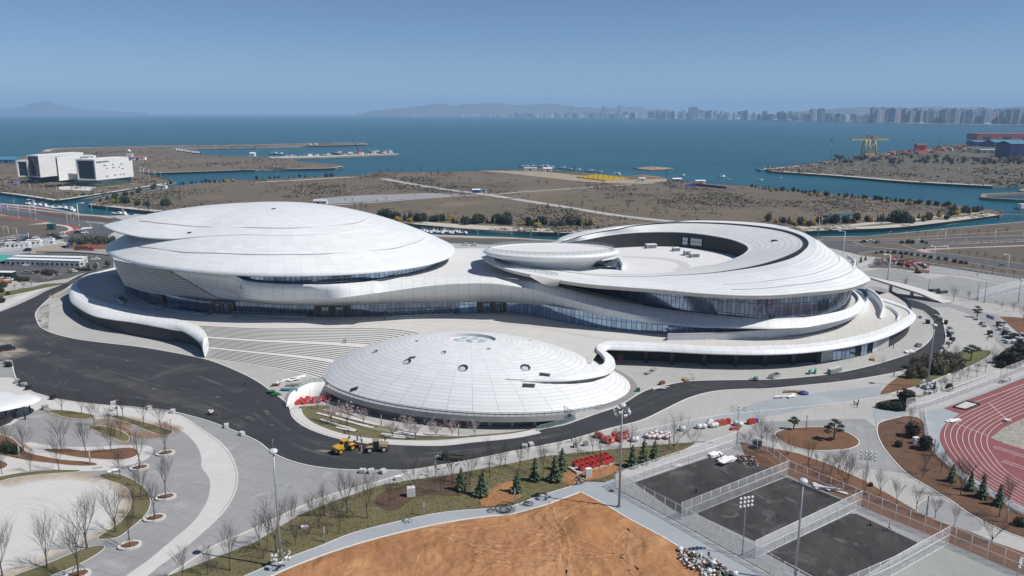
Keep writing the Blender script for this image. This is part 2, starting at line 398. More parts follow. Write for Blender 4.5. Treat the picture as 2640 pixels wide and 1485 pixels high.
# paved quay edges
def along(s,w,z,name,mat,side=1):
    a=crom(W(s,z),3); b=offs(a,w*side); mb=MB(); mb.loft([a,b] if side>0 else [b,a],0,False,False); o=mb.build(name,mat); kind(o,'structure'); return o
along('t4 10,727 700,776 1300,826 2100,868',14,.43,'quay_promenade',MK['quay'])
along('t4 0,706 450,659 540,638',7,.43,'quay_promenade',MK['quay'],-1)
along('t2 0,713 600,704 750,695 815,683',6,.43,'quay_promenade',MK['quay'])
along('t1 1400,746 1500,744 2391,714',6,.43,'quay_promenade',MK['quay'])
along('t1 2391,507 1640,522',9,.43,'quay_promenade',MK['quay'],-1)
along('t1 400,547 440,526 700,511 1400,496 2391,486',14,.43,'quay_promenade',MK['quay'],-1)
along('t2 0,481 860,463 1045,473',9,.43,'quay_promenade',MK['quay'],-1)
along('t2 0,504 600,491 1040,480',9,.43,'quay_promenade',MK['quay'])
along('s 1060,577 1206,589.5 1320,595.5 1513,601.5 1700,604.5',15,.43,'canal_promenade',MK['quay'])
along('t4 380,1289 700,1274 1200,1254 1700,1199 2180,1136',12,.43,'canal_promenade',MK['quay'])
along('s 226,526.5 276,532.5 400,545.5',9,.43,'canal_promenade',MK['quay'])
along('t1 535,1003 840,958 1600,838',6,.43,'quay_promenade',MK['lightpath'])
along('t1 0,928 260,963 520,1003',5,.43,'quay_promenade',MK['lightpath'])
# finger pier and floating breakwaters
sheet('pier',W('t2 100,598 600,588 1000,573 1330,566 1330,572 1000,583 600,600 110,612'),.45,[MK['quay'],MK['quaywall']],label='stone fishing pier',thick=4)
for i,s in enumerate(('t4 2500,934 2260,941 2010,951 1988,962 1990,972 2012,986 2391,1010 2600,1022','t4 2500,893 2391,902 2350,910 2345,920 2391,930 2500,936')):
    a=crom(W(s,-1),4); b=offs(a,5); up=Vector((0,0,2.2)); mb=MB(); mb.loft([[p-up for p in a],[p+up*.6 for p in a],[p+up*.6 for p in b],[p-up for p in b]],0,False,False)
    tag(mb.build('breakwater',MK['quaywall']),('long low stone breakwater looping round a basin beside the headland','short curved stone breakwater beyond the looping one')[i],'breakwater')
# roads and lots on the scrubland
def road(name,s,w,mat,z=.44): return strip(name,W(s,z),mat,w,z)
road('gravel_road','t2 1190,800 1500,858 1800,905 2100,940 2391,985 t3 0,985 500,1065 1000,1145 1450,1195 1560,1215',11,MK['pave'])
road('gravel_road','t2 1090,800 1250,852 1500,905 1800,945 2050,985 2391,1040 t3 0,1000',3,MK['oldasph'],.46)
sheet('gravel_lot',W('t2 680,1040 540,1010 560,990 900,963 1600,938 1900,945 1880,962 1450,990 1000,1025'),.45,MK['plaza'])
road('gravel_road','t2 690,1047 1000,1030 1500,988 1900,960 2391,935 t3 0,930 600,890 1100,855 1330,838',5,MK['pave'],.47)
road('gravel_road','t2 0,832 400,812 760,790 1000,780',9,MK['quay'],.46)
sheet('sand_yard',W('t3 -300,725 300,735 620,770 1100,812 1440,800 1450,830 1100,850 700,835 300,790'),.45,MK['sand'])
along('t3 1640,885 2000,902 2391,935 t4 400,965 900,1015 1700,1085',6,.45,'shore_path',MK['oldasph'],-1)
along('t4 -100,1255 400,1262 700,1250 1100,1215 1600,1165 2050,1112',9,.45,'shore_path',MK['quay'],1)
along('s 1120,574 1320,585 1550,592 1700,594',8,.45,'shore_path',MK['quay'],-1)
sheet('pond',W('t4 520,1150 640,1135 800,1132 880,1140 800,1155 640,1165'),.47,MW,smooth=3)
# museum forecourt
sheet('lawn',W('t1 555,950 700,930 840,922 835,945 680,968 590,975'),.45,MK['lawn'])
sheet('terraced_lawn',W('t1 0,885 250,912 540,955 520,985 0,925'),.45,MK['verge'])
for k in range(5):
    strip('seat_step',W('t1 0,%d 270,%d 530,%d'%(893+k*8,921+k*8,960+k*7)),MK['darkbed'],1.6,.47)
sheet('forecourt',W('t1 540,880 700,865 900,880 840,915 560,905'),.45,MK['lightpath'])
# ---------------------------------------------------------------- ring road, aprons, park
inner=px('s 301,692 230,705 190,730 m1 590,905 500,950 400,1030 335,1110 l1 340,10 380,85 500,145 700,195 950,230 1300,270 1600,320 1850,370 2000,410 2200,490 2391,585 l2 150,690 280,790 330,870 400,950 550,1040 700,1095 1000,1150 1300,1180 1700,1170 2100,1145 2391,1110 l3 230,1050 480,1000 600,960 800,890 1000,820 1200,700 1300,660 1450,625 1650,590 2000,580 2391,575 l4 300,555 600,520 900,460 1150,390 1350,320 1480,240 1540,150 1530,80 m4 1540,1190 1510,1150 1440,1090 1330,1060 1200,1010 1000,940')
outer=px('s 301,687 221,704 166,731 119,750 91,765 0,804 -160,850 -160,925 0,931 30,930 41,975 69,1002 105,1019 166,1032.5 259,1044 331,1049 414,1057 455,1064 524,1082 580,1102 660,1136 707,1170.5 770,1195 853,1209 936,1213 1019,1213 1060,1212 1129,1201 1212,1187 1320,1164.5 1458,1137 1568,1106 1651,1085 1706,1060 1775,1027 1844,1009 1927,1003.5 1980,1002.5 2090,992.5 2201,980 2333,955 2400,925 2433,894.5 2438,861 2424,809 2405,795 2370,778 2310,762 2256,748')
wi=crom([P(x,y) for x,y in inner],3); wo=crom([P(x,y) for x,y in outer],3)
sheet('ring_road',wi+wo[::-1],.02,MK['asphalt'],label='freshly laid black asphalt ring road')
kerb('kerb',[P(x,y) for x,y in inner[2:]],MK['kerb'],.35,.14); kerb('kerb',[P(x,y) for x,y in outer[9:46]],MK['kerb'],.35,.14)
MK['dust']=softpatch('pale_dust',(.42,.38,.32),.12,.3,.62,.9)
MK['dustgrey']=softpatch('grey_dust_film',(.20,.195,.19),.07,.42,.75,.55)
MK['dustorange']=softpatch('orange_dust',(.36,.20,.10),.16,.3,.7,.8)
fadesheet('dust_patch',W('m1 0,1300 150,1310 300,1330 l1 230,260 330,330 150,390 0,420 -250,420 -250,150'),.03,MK['dust'],7)
fadesheet('dust_patch',W('m1 560,900 700,860 780,850 700,905 600,950 480,985 430,960'),.03,MK['dust'],4)
fadesheet('dust_streak',W('l1 300,290 700,400 1200,560 1700,720 2100,880 2391,1010 2391,1080 2000,930 1500,780 1000,610 500,440 150,330'),.034,MK['dustgrey'],4,3)
fadesheet('dust_streak',W('m1 250,1130 450,1010 420,1180 l1 300,100 600,230 1000,360 900,380 500,280 150,150'),.031,MK['dustgrey'],4,3)
fadesheet('dust_patch',W('l2 1250,1300 1600,1270 1750,1330 1500,1400 1300,1410'),.03,MK['dustgrey'],6)
fadesheet('dust_streak',W('l2 520,1235 640,1225 760,1245 640,1260'),.03,MK['dust'],2)
fadesheet('dust_streak',W('l3 100,1130 300,1100 600,1040 560,1065 280,1130'),.031,MK['dustgrey'],2)
for a in ('l2 100,870 s','l1 1190,395 s','l1 1440,662 s','l1 455,322 s','l1 2035,738 s','l2 150,1000 s','l1 905,465 s','l2 420,1010 s'):
    x,y=px(a)[0]; r=random.uniform(3,8)
    fadesheet('dust_patch',[P(x+r*1.4*math.cos(t*.7),y+r*.28*math.sin(t*.7)) for t in range(9)],.036,MK['dust'],.8)
for s_,w_ in (('l1 -50,330 400,335 900,460 1500,640 2000,800 2391,960',1.6),('l1 0,250 420,300 900,430 1500,600 2000,750 2391,900',1.0),('l1 300,20 380,140 600,270 1000,360 1600,460 2100,640 2391,760',1.2),('l1 250,20 330,160 560,300 1000,400 1600,520 2100,700',.7),('l1 150,480 400,600 800,690 1400,760 1900,860 2300,1040',1.1),('l1 300,560 380,480 500,450 560,560 520,640 380,640 300,560',.5),('l1 240,540 340,450 520,410 640,540 560,660',.4),('l2 0,760 200,980 500,1150 900,1240 1500,1270 2000,1230 2391,1180',1.4),('l2 0,900 300,1150 700,1290 1200,1340 1800,1290 2391,1190',1.0),('l2 100,880 400,1090 800,1190 1400,1230',.6),('l3 0,1180 500,1080 900,970 1300,800 1600,690 2000,640 2391,625',1.0),('l3 200,1090 600,990 1000,870 1300,730 1650,640 2391,600',.6),('l4 0,610 500,560 900,500 1250,410 1480,290 1560,120',.9),('m1 60,1250 250,1130 500,1010 700,870 850,770',1.2),('m1 160,1290 330,1180 560,1040',.8)): strip('tyre_mark',W(s_),MK['dustgrey'],w_,.033+.0004*w_)
# apron strip under left podium wall and plaza right of dome keep the base paving; park on the left
park=[P(x,y) for x,y in outer[9:27]]+W('b2 1300,515 1130,570 700,690 400,810 0,1000 b1 2000,1170 1560,1449 s 380,1560 -260,1560 -260,930')
sheet('park_paving',park,.012,MK['plaza'],label='grey paving of the unfinished park')
sheet('pale_walk',W('l1 -300,560 100,555 150,575 260,675 600,775 1200,838 1500,866 1640,893 b1 1560,0 1400,60 1000,-20 l1 900,945 470,880 400,835 250,900 100,1000 -300,1040'),.022,MK['lightpath'])
sheet('curved_walk',W('b1 1640,-62 1780,0 1910,90 2055,190 2160,310 2215,450 2222,590 2170,740 2060,890 1900,1040 1700,1210 1500,1350 1300,1500 1120,1500 1400,1290 1600,1120 1800,950 1920,780 1960,640 1950,530 1880,430 1880,340 1830,220 1720,110 1560,20'),.026,MK['lightpath'],smooth=3)
strip('joint_line',W('l1 1700,940 b1 1790,20 1905,105 2040,205 2140,320 2195,450 2202,590 2150,735 2040,880'),MK['plaza'],.18,.032)
sheet('pale_walk',W('b1 240,200 450,230 800,245 1200,225 1390,235 1430,290 1350,370 1150,430 1000,460 750,470 500,455 200,480 -100,530 -300,420 0,300'),.024,MK['lightpath'],smooth=3)
ring=W('b1 -500,620 0,570 300,510 700,490 950,540 1120,600 1200,680 1225,770 1180,880 1050,1010 900,1090 600,1220 300,1360 100,1449 -300,1560 -700,1449')
sheet('dusty_court',ring,.03,MK['lightpath'],smooth=3,label='round court of pale dusty concrete')
inn=[p.copy() for p in ring]
mo=groundmat('tan_dust',(.40,.31,.21),(.52,.43,.32),.1,.8); c=sum(ring,Vector())/len(ring)
MK['tan']=softpatch('tan_dust_film',(.44,.32,.19),.12,.32,.6,.9,(.50,.40,.28))
cr=crom(ring,3,True); i2=[p.lerp(c,.2) for p in cr]; mb=MB(); n=len(cr)
a=mb.add([(p.x,p.y,.036) for p in cr]); b=mb.add([(p.x,p.y,.036) for p in i2])
for i in range(n):
    j=(i+1)%n; mb.face((a+i,a+j,b+j,b+i),0,[(1,0),(1,0),(0,0),(0,0)])
kind(mb.build('dust_rim',MK['tan']),'structure')
TMK=groundmat('faint_tyre_mark',(.43,.425,.415),(.52,.51,.50),.3,1.5)
for k,(rx,ry) in enumerate(((240,62),(225,56),(170,42),(155,36),(110,26),(100,22))):
    pts=[P(*[(q[0]) for q in ((x,),(y,))]) for x,y in px('b1 '+' '.join('%f,%f'%(250+rx*1.45*math.cos(t),880+ry*2.6*math.sin(t)) for t in [(-2.6+.16*i) for i in range(22)]))]
    strip('tyre_mark',pts,TMK,.22,.04)
for s in ('b1 920,515 1000,490 1130,505 1260,560 1370,650 1405,740 1390,830 1330,910 1200,1020 1100,1090 950,1110 915,1090 1000,1030 1120,950 1200,850 1225,760 1210,670 1140,600 1000,555',
          'b1 980,1180 900,1165 750,1205 500,1310 250,1400 60,1480 -100,1600 250,1600 480,1449 700,1360 900,1250',
          'b1 -200,560 0,520 200,485 500,460 720,460 750,466 700,480 400,500 150,530 0,565 -200,610',
          'l1 460,870 560,860 700,875 850,900 880,920 860,940 750,945 600,925 500,895','l1 820,1015 900,1005 1000,1015 1120,1050 1190,1090 1210,1120 1190,1150 1130,1150 1030,1110 900,1060',
          'l1 1030,915 1150,920 1300,960 1450,1000 1600,1050 1612,1075 1560,1096 1450,1080 1250,1000 1100,945'):
    sheet('grass_bed',W(s),.06,MK['grass'],smooth=3); kerb('bed_edging',W(s),MK['kerb'],.15,.08,0,True,3)
for s in ('b1 420,265 600,262 800,280 1050,262 1200,250 1280,270 1290,310 1230,345 1100,365 800,350 600,320 450,290',
          'b1 -200,100 0,130 100,160 170,210 250,290 400,330 600,365 800,380 905,400 880,420 700,420 500,400 250,370 0,320 -200,290','b1 -100,350 0,370 70,400 60,430 0,455 -100,460'):
    sheet('soil_bed',W(s),.06,MK['bedsoil'],smooth=3); kerb('bed_edging',W(s),MK['kerb'],.15,.08,0,True,3)
for s in ('l1 440,840 900,900 900,960 600,960 420,900','l1 800,990 1050,900 1350,930 1700,1000 1700,1080 1500,1130 1250,1130 1100,1000 1230,1190 1100,1190 850,1070','b1 0,90 200,180 330,300 100,200'):
    fadesheet('soil_dust',W(s),.045,MK['dustorange'],3)
# lawn strip along the ring road
lawn=W('b2 -900,1480 0,1130 400,880 700,760 1130,610 1400,560 1850,495 2391,395 b3 300,330 800,280 1350,225 1720,200 1560,300 1100,440 960,500 965,545 860,575 700,570 560,610 250,705 0,790 b2 2200,815 1900,838 1600,878 1250,958 900,1048 600,1168 300,1278 0,1405 -300,1560')
sheet('lawn_strip',lawn,.03,MK['grass'],label='dry lawn strip between ring road and soil field')
kerb('kerb',W('b1 1560,1449 2000,1170 b2 0,1000 400,810 700,690 1130,570 1400,490 1700,440 2000,390 2391,310 b3 300,255 800,200 1200,150'),MK['kerb'],.25,.12)
sheet('mulch_bed',W('b2 1120,760 1140,690 1300,630 1600,555 1900,500 2000,560 1980,650 1900,700 1750,695 1600,695 1450,740 1370,800 1280,845 1180,825'),.07,MK['darkbed'],smooth=3)
sheet('soil_patch',W('b2 2100,730 2180,640 2391,560 b3 0,640 90,700 0,760 b2 2200,800 2110,790'),.075,MK['soil'],smooth=2)
sheet('soil_patch',W('b3 480,500 560,440 950,410 980,470 850,530 700,560 560,600 470,570'),.075,MK['soil'],smooth=2)
# blue-grey footpaths
sheet('footpath',W('b2 -500,1600 0,1405 300,1280 600,1170 900,1050 1250,960 1600,880 1900,840 2200,820 2391,800 b3 250,705 560,610 700,570 860,575 960,540 965,632 1200,790 1600,1000 2000,1240 2500,1520 2200,1600 2000,1449 1700,1260 1400,1080 1100,920 850,770 640,665 300,790 0,870 b2 2200,890 1900,930 1600,985 1300,1055 1000,1135 700,1230 400,1340 150,1449 -100,1600'),.04,MK['bluepath'],label='blue grey concrete footpath')
kerb('kerb',W('b2 -300,1540 0,1405 300,1280 600,1170 900,1050 1250,960 1600,880 1900,840 2200,820 2391,800 b3 250,705 560,610'),MK['kerb'],.2,.1)
kerb('kerb',W('b2 -100,1600 150,1449 400,1340 700,1230 1000,1135 1300,1055 1600,985 1900,930 2200,890 2391,872 b3 300,790 640,665'),MK['kerb'],.45,.1)
kerb('kerb',W('b3 640,665 850,770 1100,920 1400,1080 1700,1260 2000,1449 2200,1600'),MK['kerb'],.35,.1,smooth=0)
# orange soil field, as a real rough surface
def field(name,outl,z,mat,step,amp,label):
    pts=[(p.x,p.y) for p in outl]; xs=[p[0] for p in pts]; ys=[p[1] for p in pts]
    def ins(x,y):
        r=False; j=len(pts)-1
        for i in range(len(pts)):
            a,b=pts[i],pts[j]
            if (a[1]>y)!=(b[1]>y) and x<(b[0]-a[0])*(y-a[1])/(b[1]-a[1])+a[0]: r=not r
            j=i
        return r
    def dist(x,y):
        d=1e9
        for i in range(len(pts)):
            a,b=pts[i],pts[i-1]; ex,ey=b[0]-a[0],b[1]-a[1]; L=ex*ex+ey*ey
            t=max(0,min(1,((x-a[0])*ex+(y-a[1])*ey)/max(L,1e-6))); d=min(d,math.hypot(x-a[0]-t*ex,y-a[1]-t*ey))
        return d
    mb=MB(); idx={}; global FD; FD=dist
    nx=int((max(xs)-min(xs))/step)+2; ny=int((max(ys)-min(ys))/step)+2
    for j in range(ny):
        for i in range(nx):
            x=min(xs)+i*step; y=min(ys)+j*step
            if ins(x,y):
                idx[i,j]=mb.add([(x,y,FH(x,y,z,amp,dist))])
    for j in range(ny-1):
        for i in range(nx-1):
            k=[(i,j),(i+1,j),(i+1,j+1),(i,j+1)]
            if all(q in idx for q in k): mb.face([idx[q] for q in k],0,None,True)
    o=mb.build(name,mat); kind(o,'structure',label)
    return o
from mathutils import noise as mn
def FH(x,y,z,amp,dist):
    e=min(1,dist(x,y)/2.5); h=mn.fractal(Vector((x*.16,y*.16,3)),1,2,4)*amp*.7+abs(mn.noise(Vector((x*.5,y*.5,1))))*amp*.5+mn.noise(Vector((x*1.3,y*1.3,7)))*amp*.22
    for cx,cyy,r,hh in MOUNDS: h+=hh*math.exp(-((x-cx)**2+(y-cyy)**2)/(r*r))
    return z+max(-.02,h)*e
MOUNDS=[]
for s,r,h in (('b3 640,1040',4.5,1.9),('b3 1330,1190',3,1.0),('b2 890,1250',3,.7),('b2 620,1330',2,.6),('b2 1600,1230',2.5,.7),('b3 330,900',6,.8),('b3 1370,1100',1.5,.6),('b2 2000,1330',7,.6)):
    q=W(s)[0]; MOUNDS.append((q.x,q.y,r,h))
so_out=W('b2 150,1449 400,1340 700,1230 1000,1135 1300,1055 1600,985 1900,930 2200,890 2391,872 b3 300,790 640,665 850,770 1100,920 1400,1080 1700,1260 2000,1449 2200,1600 b2 -150,1600')
sheet('soil_base',so_out,.016,MK['soil'])
field('soil_field',so_out,.05,MK['soil'],.5,.8,'rough orange soil field')
MK['rut']=groundmat('tyre_rut',(.33,.175,.085),(.44,.245,.122),.2,1.6)
def rut(s_,w=1.8,tw=.22,n=70):
    pts=resamp(crom(W(s_),5),n); mb=MB()
    for o2 in (-w/2,w/2):
        for r_ in ([p for p in offs(pts,o2)],): 
            A_=offs(r_,-tw); B_=offs(r_,tw); C_=r_
            for q in (A_,B_,C_):
                for p in q: p.z=FH(p.x,p.y,.05,.8,FD)+.05
            mb.loft([A_,C_,B_],0,False,True)
    kind(mb.build('tyre_track',MK['rut']),'structure')
for s_ in ('b3 830,770 640,830 480,930 400,1050 330,1180','b3 390,760 350,880 400,1000 470,1100 500,1250 450,1449','b3 200,900 320,990 430,1080 600,1160 850,1230 1050,1330 1200,1449','b3 -50,1010 150,1040 350,1080 500,1180 560,1449','b3 1110,990 1130,1040 1060,1140 1040,1250 1140,1400','b3 1010,1000 1080,1060 1000,1150 990,1290','b3 0,1250 250,1230 500,1260 800,1280','b2 1700,1060 1950,1120 2200,1200 2391,1230','b2 1950,1210 2150,1250 2391,1300','b2 2000,1290 2150,1330 2391,1310','b2 2391,950 2100,1000 1850,1010 1600,1020','b3 0,960 150,900 330,850 480,800','b2 1650,1180 1560,1290 1500,1449','b3 700,1449 800,1330 900,1290 1100,1270 1350,1210','b3 250,1449 330,1330 420,1250 470,1180','b2 2050,1449 2150,1380 2391,1350 b3 200,1330 450,1340','b3 560,900 420,1000 300,1090 100,1180','b2 1800,1090 2000,1150 2200,1170 2391,1180'): rut(s_)
# ---------------------------------------------------------------- sports courts
sheet('court_base',W('b3 965,632 2100,235 2391,330 b4 190,520 870,810 1690,1150 2391,1449 2900,1660 b3 2391,1620 2391,1420 2230,1330 1540,940'),.05,MK['plaza'],label='grey surround of the fenced courts')
sheet('court_surface',W('b3 1140,580 1790,362 1900,325 2150,330 2391,440 2560,522 1610,905'),.07,MK['court'])
sheet('court_surface',W('b4 170,528 690,742 -130,1125 -690,862'),.07,MK['court'])
sheet('court_surface',W('b4 770,868 830,872 1400,1140 900,1449 620,1590 -20,1240'),.07,MK['court'])
sheet('court_surface',W('b4 2330,1449 1690,1165 1150,1449 900,1590 2391,1700'),.07,groundmat('green_grey_court',(.24,.26,.25),(.33,.345,.33),.1,.8,stretch=(1,.3,1),rot=-.5))
for s_ in ('b3 1400,480 1600,440 1750,490 1600,530 1450,520','b3 1630,490 1700,480 1740,510 1660,530','b3 1180,600 1300,560 1420,580 1300,640','b3 1900,690 2100,640 2250,560 2350,560 2150,690','b4 -500,830 -300,760 -200,800 -350,900','b4 600,760 690,745 500,840 350,880','b4 300,1190 450,1180 600,1260 420,1290 320,1240','b4 820,880 1000,960 950,1020 850,960','b4 1000,1060 1100,1030 1150,1120 1040,1160','b4 0,1220 200,1120 350,1050 300,1120 100,1240','b4 -100,1080 100,960 250,920 100,1040'): fadesheet('dust_patch',W(s_),.078,MK['dustgrey'],2.5)
# ---------------------------------------------------------------- beds and paths on the right
sheet('planting_bed',W('l4 60,1090 150,1040 350,1020 600,1025 760,1080 850,1150 820,1200 700,1230 450,1240 250,1210 120,1150'),.06,MK['bedsoil'],smooth=3)
kerb('bed_edging',W('l4 60,1090 150,1040 350,1020 600,1025 760,1080 850,1150 820,1200 700,1230 450,1240 250,1210 120,1150'),MK['kerb'],.25,.12,0,True,3)
MK['brownbed']=groundmat('brown_bed',(.095,.058,.040),(.16,.092,.060),.2,2.0,(.20,.11,.065),(.55,.75),.12,bump=.3,bscale=1.5)
sheet('planting_bed',W('b4 1020,60 1060,10 1250,-40 1400,-30 1460,40 1465,150 1540,290 1700,430 1900,600 2391,870 2600,980 2600,1180 2391,1100 2200,1030 1900,880 1700,740 1500,620 1280,480 1100,280 1030,150'),.06,MK['brownbed'],smooth=2)
kerb('bed_edging',W('b4 2391,1100 2200,1030 1900,880 1700,740 1500,620 1280,480 1100,280 1030,150 1020,60 1060,10 1250,-40'),MK['kerb'],.3,.13)
sheet('planting_bed',W('l4 1050,725 1090,650 1160,590 1260,520 1330,480 1450,420 1650,370 1850,300 2090,305 2060,360 1900,445 1700,520 1450,620 1200,690'),.06,MK['lawn'],smooth=2)
sheet('soil_patch',W('l4 1050,725 1090,650 1200,570 1330,590 1400,610 1200,690'),.075,MK['bedsoil'],smooth=2)
kerb('bed_edging',W('l4 1050,725 1200,690 1450,620 1700,520 1900,445 2060,360 2090,305'),MK['kerb'],.25,.13)
sheet('hedge_bed',W('l4 1005,800 1080,775 1200,755 1290,760 1285,870 1150,865 1030,840'),.06,MK['darkbed'],smooth=2)
sheet('planting_bed',W('l4 2391,400 2200,470 2040,545 1800,640 1600,700 1300,735 1420,745 1640,690 1800,630 2100,520 2250,440 2391,420'),.06,MK['lawn'])
sheet('planting_bed',W('m4 2160,1145 2300,1150 2500,1170 2500,1330 2350,1310 2240,1215'),.06,MK['bedsoil'])
sheet('planting_bed',W('l4 2120,470 2150,350 2210,290 2391,250 2600,250 2600,330 2391,420 2250,445'),.065,MK['darkbed'])
sheet('soil_strip',W('b4 -260,200 0,245 300,310 600,420 900,560 1150,700 1400,850 1600,940 1900,1040 2100,1130 2391,1230 2600,1330 2600,1530 2391,1440 1690,1145 870,805 190,515 -200,380'),.055,MK['bedsoil'])
sheet('service_lane',W('l4 -60,775 600,680 900,650 1060,630 1040,730 600,800 0,920 l3 2100,960 1900,1010 1700,1030 1400,1090 900,1170 600,1210 860,1150 1500,1010 1930,915'),.018,MK['bluepath'],smooth=0)
kerb('kerb',W('l4 1040,737 600,800 0,860 l3 1960,905 1500,985 1000,1090'),MK['kerb'],.25,.08)
sheet('side_lane',W('m4 900,870 1200,960 1450,1050 1700,1060 1950,1150 2080,1250 2130,1380 2250,1480 l4 2210,300 2170,400 2391,200 2250,150 2150,-30 m4 1950,1090 1700,1020 1450,990 1000,860'),.018,MK['plaza'])
sheet('park_walk',W('l4 990,850 1290,875 1280,930 1060,930 1015,1000 1000,960'),.045,MK['bluepath'])
sheet('park_walk',W('b4 -100,10 900,-20 1010,60 1100,300 1270,490 920,440 800,460 500,300 0,180 -200,120'),.02,MK['plaza'])
sheet('park_walk',W('b4 1400,800 1480,740 1560,740 1700,760 1950,900 2000,1000 1900,1030 1600,930 1430,860'),.03,MK['plaza'],smooth=2)
# ---------------------------------------------------------------- running track
sheet('track_apron',W('l4 1460,880 1620,840 2000,690 2391,530 2900,330 2900,1449 b4 2391,900 1900,610 1700,440 1540,300 1465,150 1455,50'),.05,MK['bluepath'],label='blue grey apron round the track')
tr_o=px('l4 2900,345 2391,560 2000,715 1640,845 1790,895 1650,1000 1605,1090 1620,1180 1700,1310 1830,1449 b4 1960,560 2150,680 2391,810 2900,1060')
sheet('running_track',[P(*q) for q in tr_o[:4]]+crom([P(*q) for q in tr_o[4:]],4)+W('b4 2900,200'),.065,MK['track'],label='red running track')
lo=resamp(crom(W('l4 2900,420 2391,640 2000,820 1800,915 1690,985 1655,1050 1650,1110 1680,1200 1780,1345 1880,1449 b4 2050,600 2391,800 2900,1030'),6),90)
li=resamp(crom(W('l4 2900,670 2391,885 2250,945 2150,1000 2070,1070 2045,1140 2060,1220 2120,1310 2190,1400 b4 2290,520 2391,580 2900,860'),6),90)
for k in range(8):
    t=k/7; strip('lane_line',[a.lerp(b,t) for a,b in zip(lo,li)],MK['white'],.10,.08,smooth=0)
for i in (38,52): mbb=[lo[i],li[i]]; strip('lane_line',mbb,MK['white'],.12,.085,smooth=0)
for s in ('l4 2110,1195 2600,1350','l4 2100,1208 2600,1370','l4 2200,1330 2600,1460','l4 2180,1342 2600,1485','l4 1900,800 2600,540'): strip('lane_line',W(s),MK['white'],.14,.085,smooth=0)
sheet('infield',W('l4 2900,760 2391,935 2200,1025 2078,1120 2200,1170 2391,1230 2900,1420'),.08,MK['infield'])
# ---------------------------------------------------------------- roads behind the buildings
sheet('avenue',W('m4 480,430 900,437 1400,415 2391,380 2800,365 2800,880 2391,800 1500,665 850,570 560,500'),.02,MK['oldasph'],label='wide avenue behind the halls')
for s in ('m4 800,452 1000,452 1250,470 1380,520 1200,515 900,488','m4 850,555 1000,535 1200,545 1500,590 2000,660 2391,720 2800,800 2800,850 2391,775 1900,700 1500,645 1000,590',
          'm4 1430,525 1700,505 2391,482 2800,470 2800,735 2391,655 1900,590 1600,550','m4 500,415 900,425 1300,412 1700,385 2391,340 2391,385 1700,412 1300,432 900,434 520,432','m4 1250,440 1700,455 2391,425 2391,440 1700,470 1300,460'):
    sheet('dry_verge',W(s),.06,MK['verge']); kerb('kerb',W(s),MK['pinkpath'],.8,.1,0,True,0)
sheet('pink_corner',W('m4 1380,528 1430,515 2391,478 2391,488 1700,512 1480,530 1560,552 1450,545'),.07,MK['pinkpath'])
sheet('sports_lot',W('m4 900,722 1160,682 1510,795 1680,765 2220,848 2391,890 2800,990 2800,1180 2391,1080 1970,1000 1700,955 1500,915 1250,850 960,790'),.04,MK['plaza'],label='grey sports lot behind the ramp')
sheet('sand_verge',W('m4 930,655 1200,668 1510,715 1500,745 1180,692 940,690'),.05,MK['verge'])
for s in ('m4 1000,520 1600,600 2391,730','m4 900,450 1300,520','m4 700,470 1400,535','m4 1800,470 2391,445'): strip('lane_line',W(s),MK['white'],.25,.05)
# behind the middle, between arena and hall
sheet('back_road',W('s 1110,625 1500,640 1500,618 1320,616 1130,611'),.02,MK['oldasph'])
sheet('back_verge',W('s 1120,618 1320,622 1440,626 1440,619 1320,615 1128,608'),.04,MK['verge'])
strip('pink_walk',W('s 1120,609.5 1230,613 1320,614.5 1440,621'),MK['pinkpath'],4,.06)
# left background
sheet('boulevard',W('m1 -400,80 0,115 300,150 750,195 1060,215 1200,260 1000,400 700,330 440,262 0,190 -400,130'),.02,MK['oldasph'],label='boulevard along the canal')
sheet('boulevard_side',W('m1 700,325 870,320 1000,400 1100,440 800,480 500,430 0,520 -400,580 -400,440 0,400 350,350'),.025,MK['oldasph'])
sheet('dry_lot',W('m1 -400,180 0,207 440,262 250,290 80,315 -400,350'),.05,MK['verge'])
sheet('dry_lot',W('m1 80,300 480,278 640,300 690,330 600,370 300,395 0,420 -400,450 -400,330'),.055,MK['verge'])
strip('red_walk',W('m1 -400,175 0,203 200,232 440,262'),MK['redpath'],5,.06); strip('red_walk',W('m1 520,282 640,298 700,322 680,350 560,375'),MK['redpath'],6,.062); strip('pale_curb',W('m1 480,283 610,300 660,325 640,345 520,370'),MK['lightpath'],3,.064)
strip('red_walk',W('m1 700,195 900,205 1050,225'),MK['pinkpath'],4,.06); strip('pink_walk',W('m1 0,110 300,145 560,175 750,190'),MK['pinkpath'],3,.07)
sheet('verge',W('m1 300,165 500,190 700,205 1050,240 1050,262 750,235 450,205'),.055,MK['darkbed'])
for k in range(9): strip('crossing_stripe',W('m1 %d,%d %d,%d'%(755+k*11,333-k*1.2,775+k*11,313-k*.4)),MK['white'],.9,.045,smooth=0)
for k in range(7): strip('lane_line',W('m1 %d,%d %d,%d'%(760+k*45,255+k*6,1000+k*30,272+k*6)),MK['white'],.4,.045,smooth=0)
for s in ('m1 100,140 400,180 700,225','m1 0,135 350,180 650,225','m1 200,135 500,175'): strip('lane_line',W(s),MK['white'],.3,.046)
sheet('car_park',W('m1 -400,640 0,600 200,560 340,545 700,548 1060,575 1060,690 760,745 640,790 350,830 0,800 -400,830'),.03,MK['oldasph'],label='asphalt car park behind the arena')
sheet('yard',W('m1 -400,520 0,500 500,430 640,480 1060,470 1060,570 600,545 300,545 0,590 -400,620'),.034,MK['plaza']); sheet('yard_path',W('m1 280,560 350,520 500,490 600,470 620,500 500,530 400,555'),.05,MK['sand'])
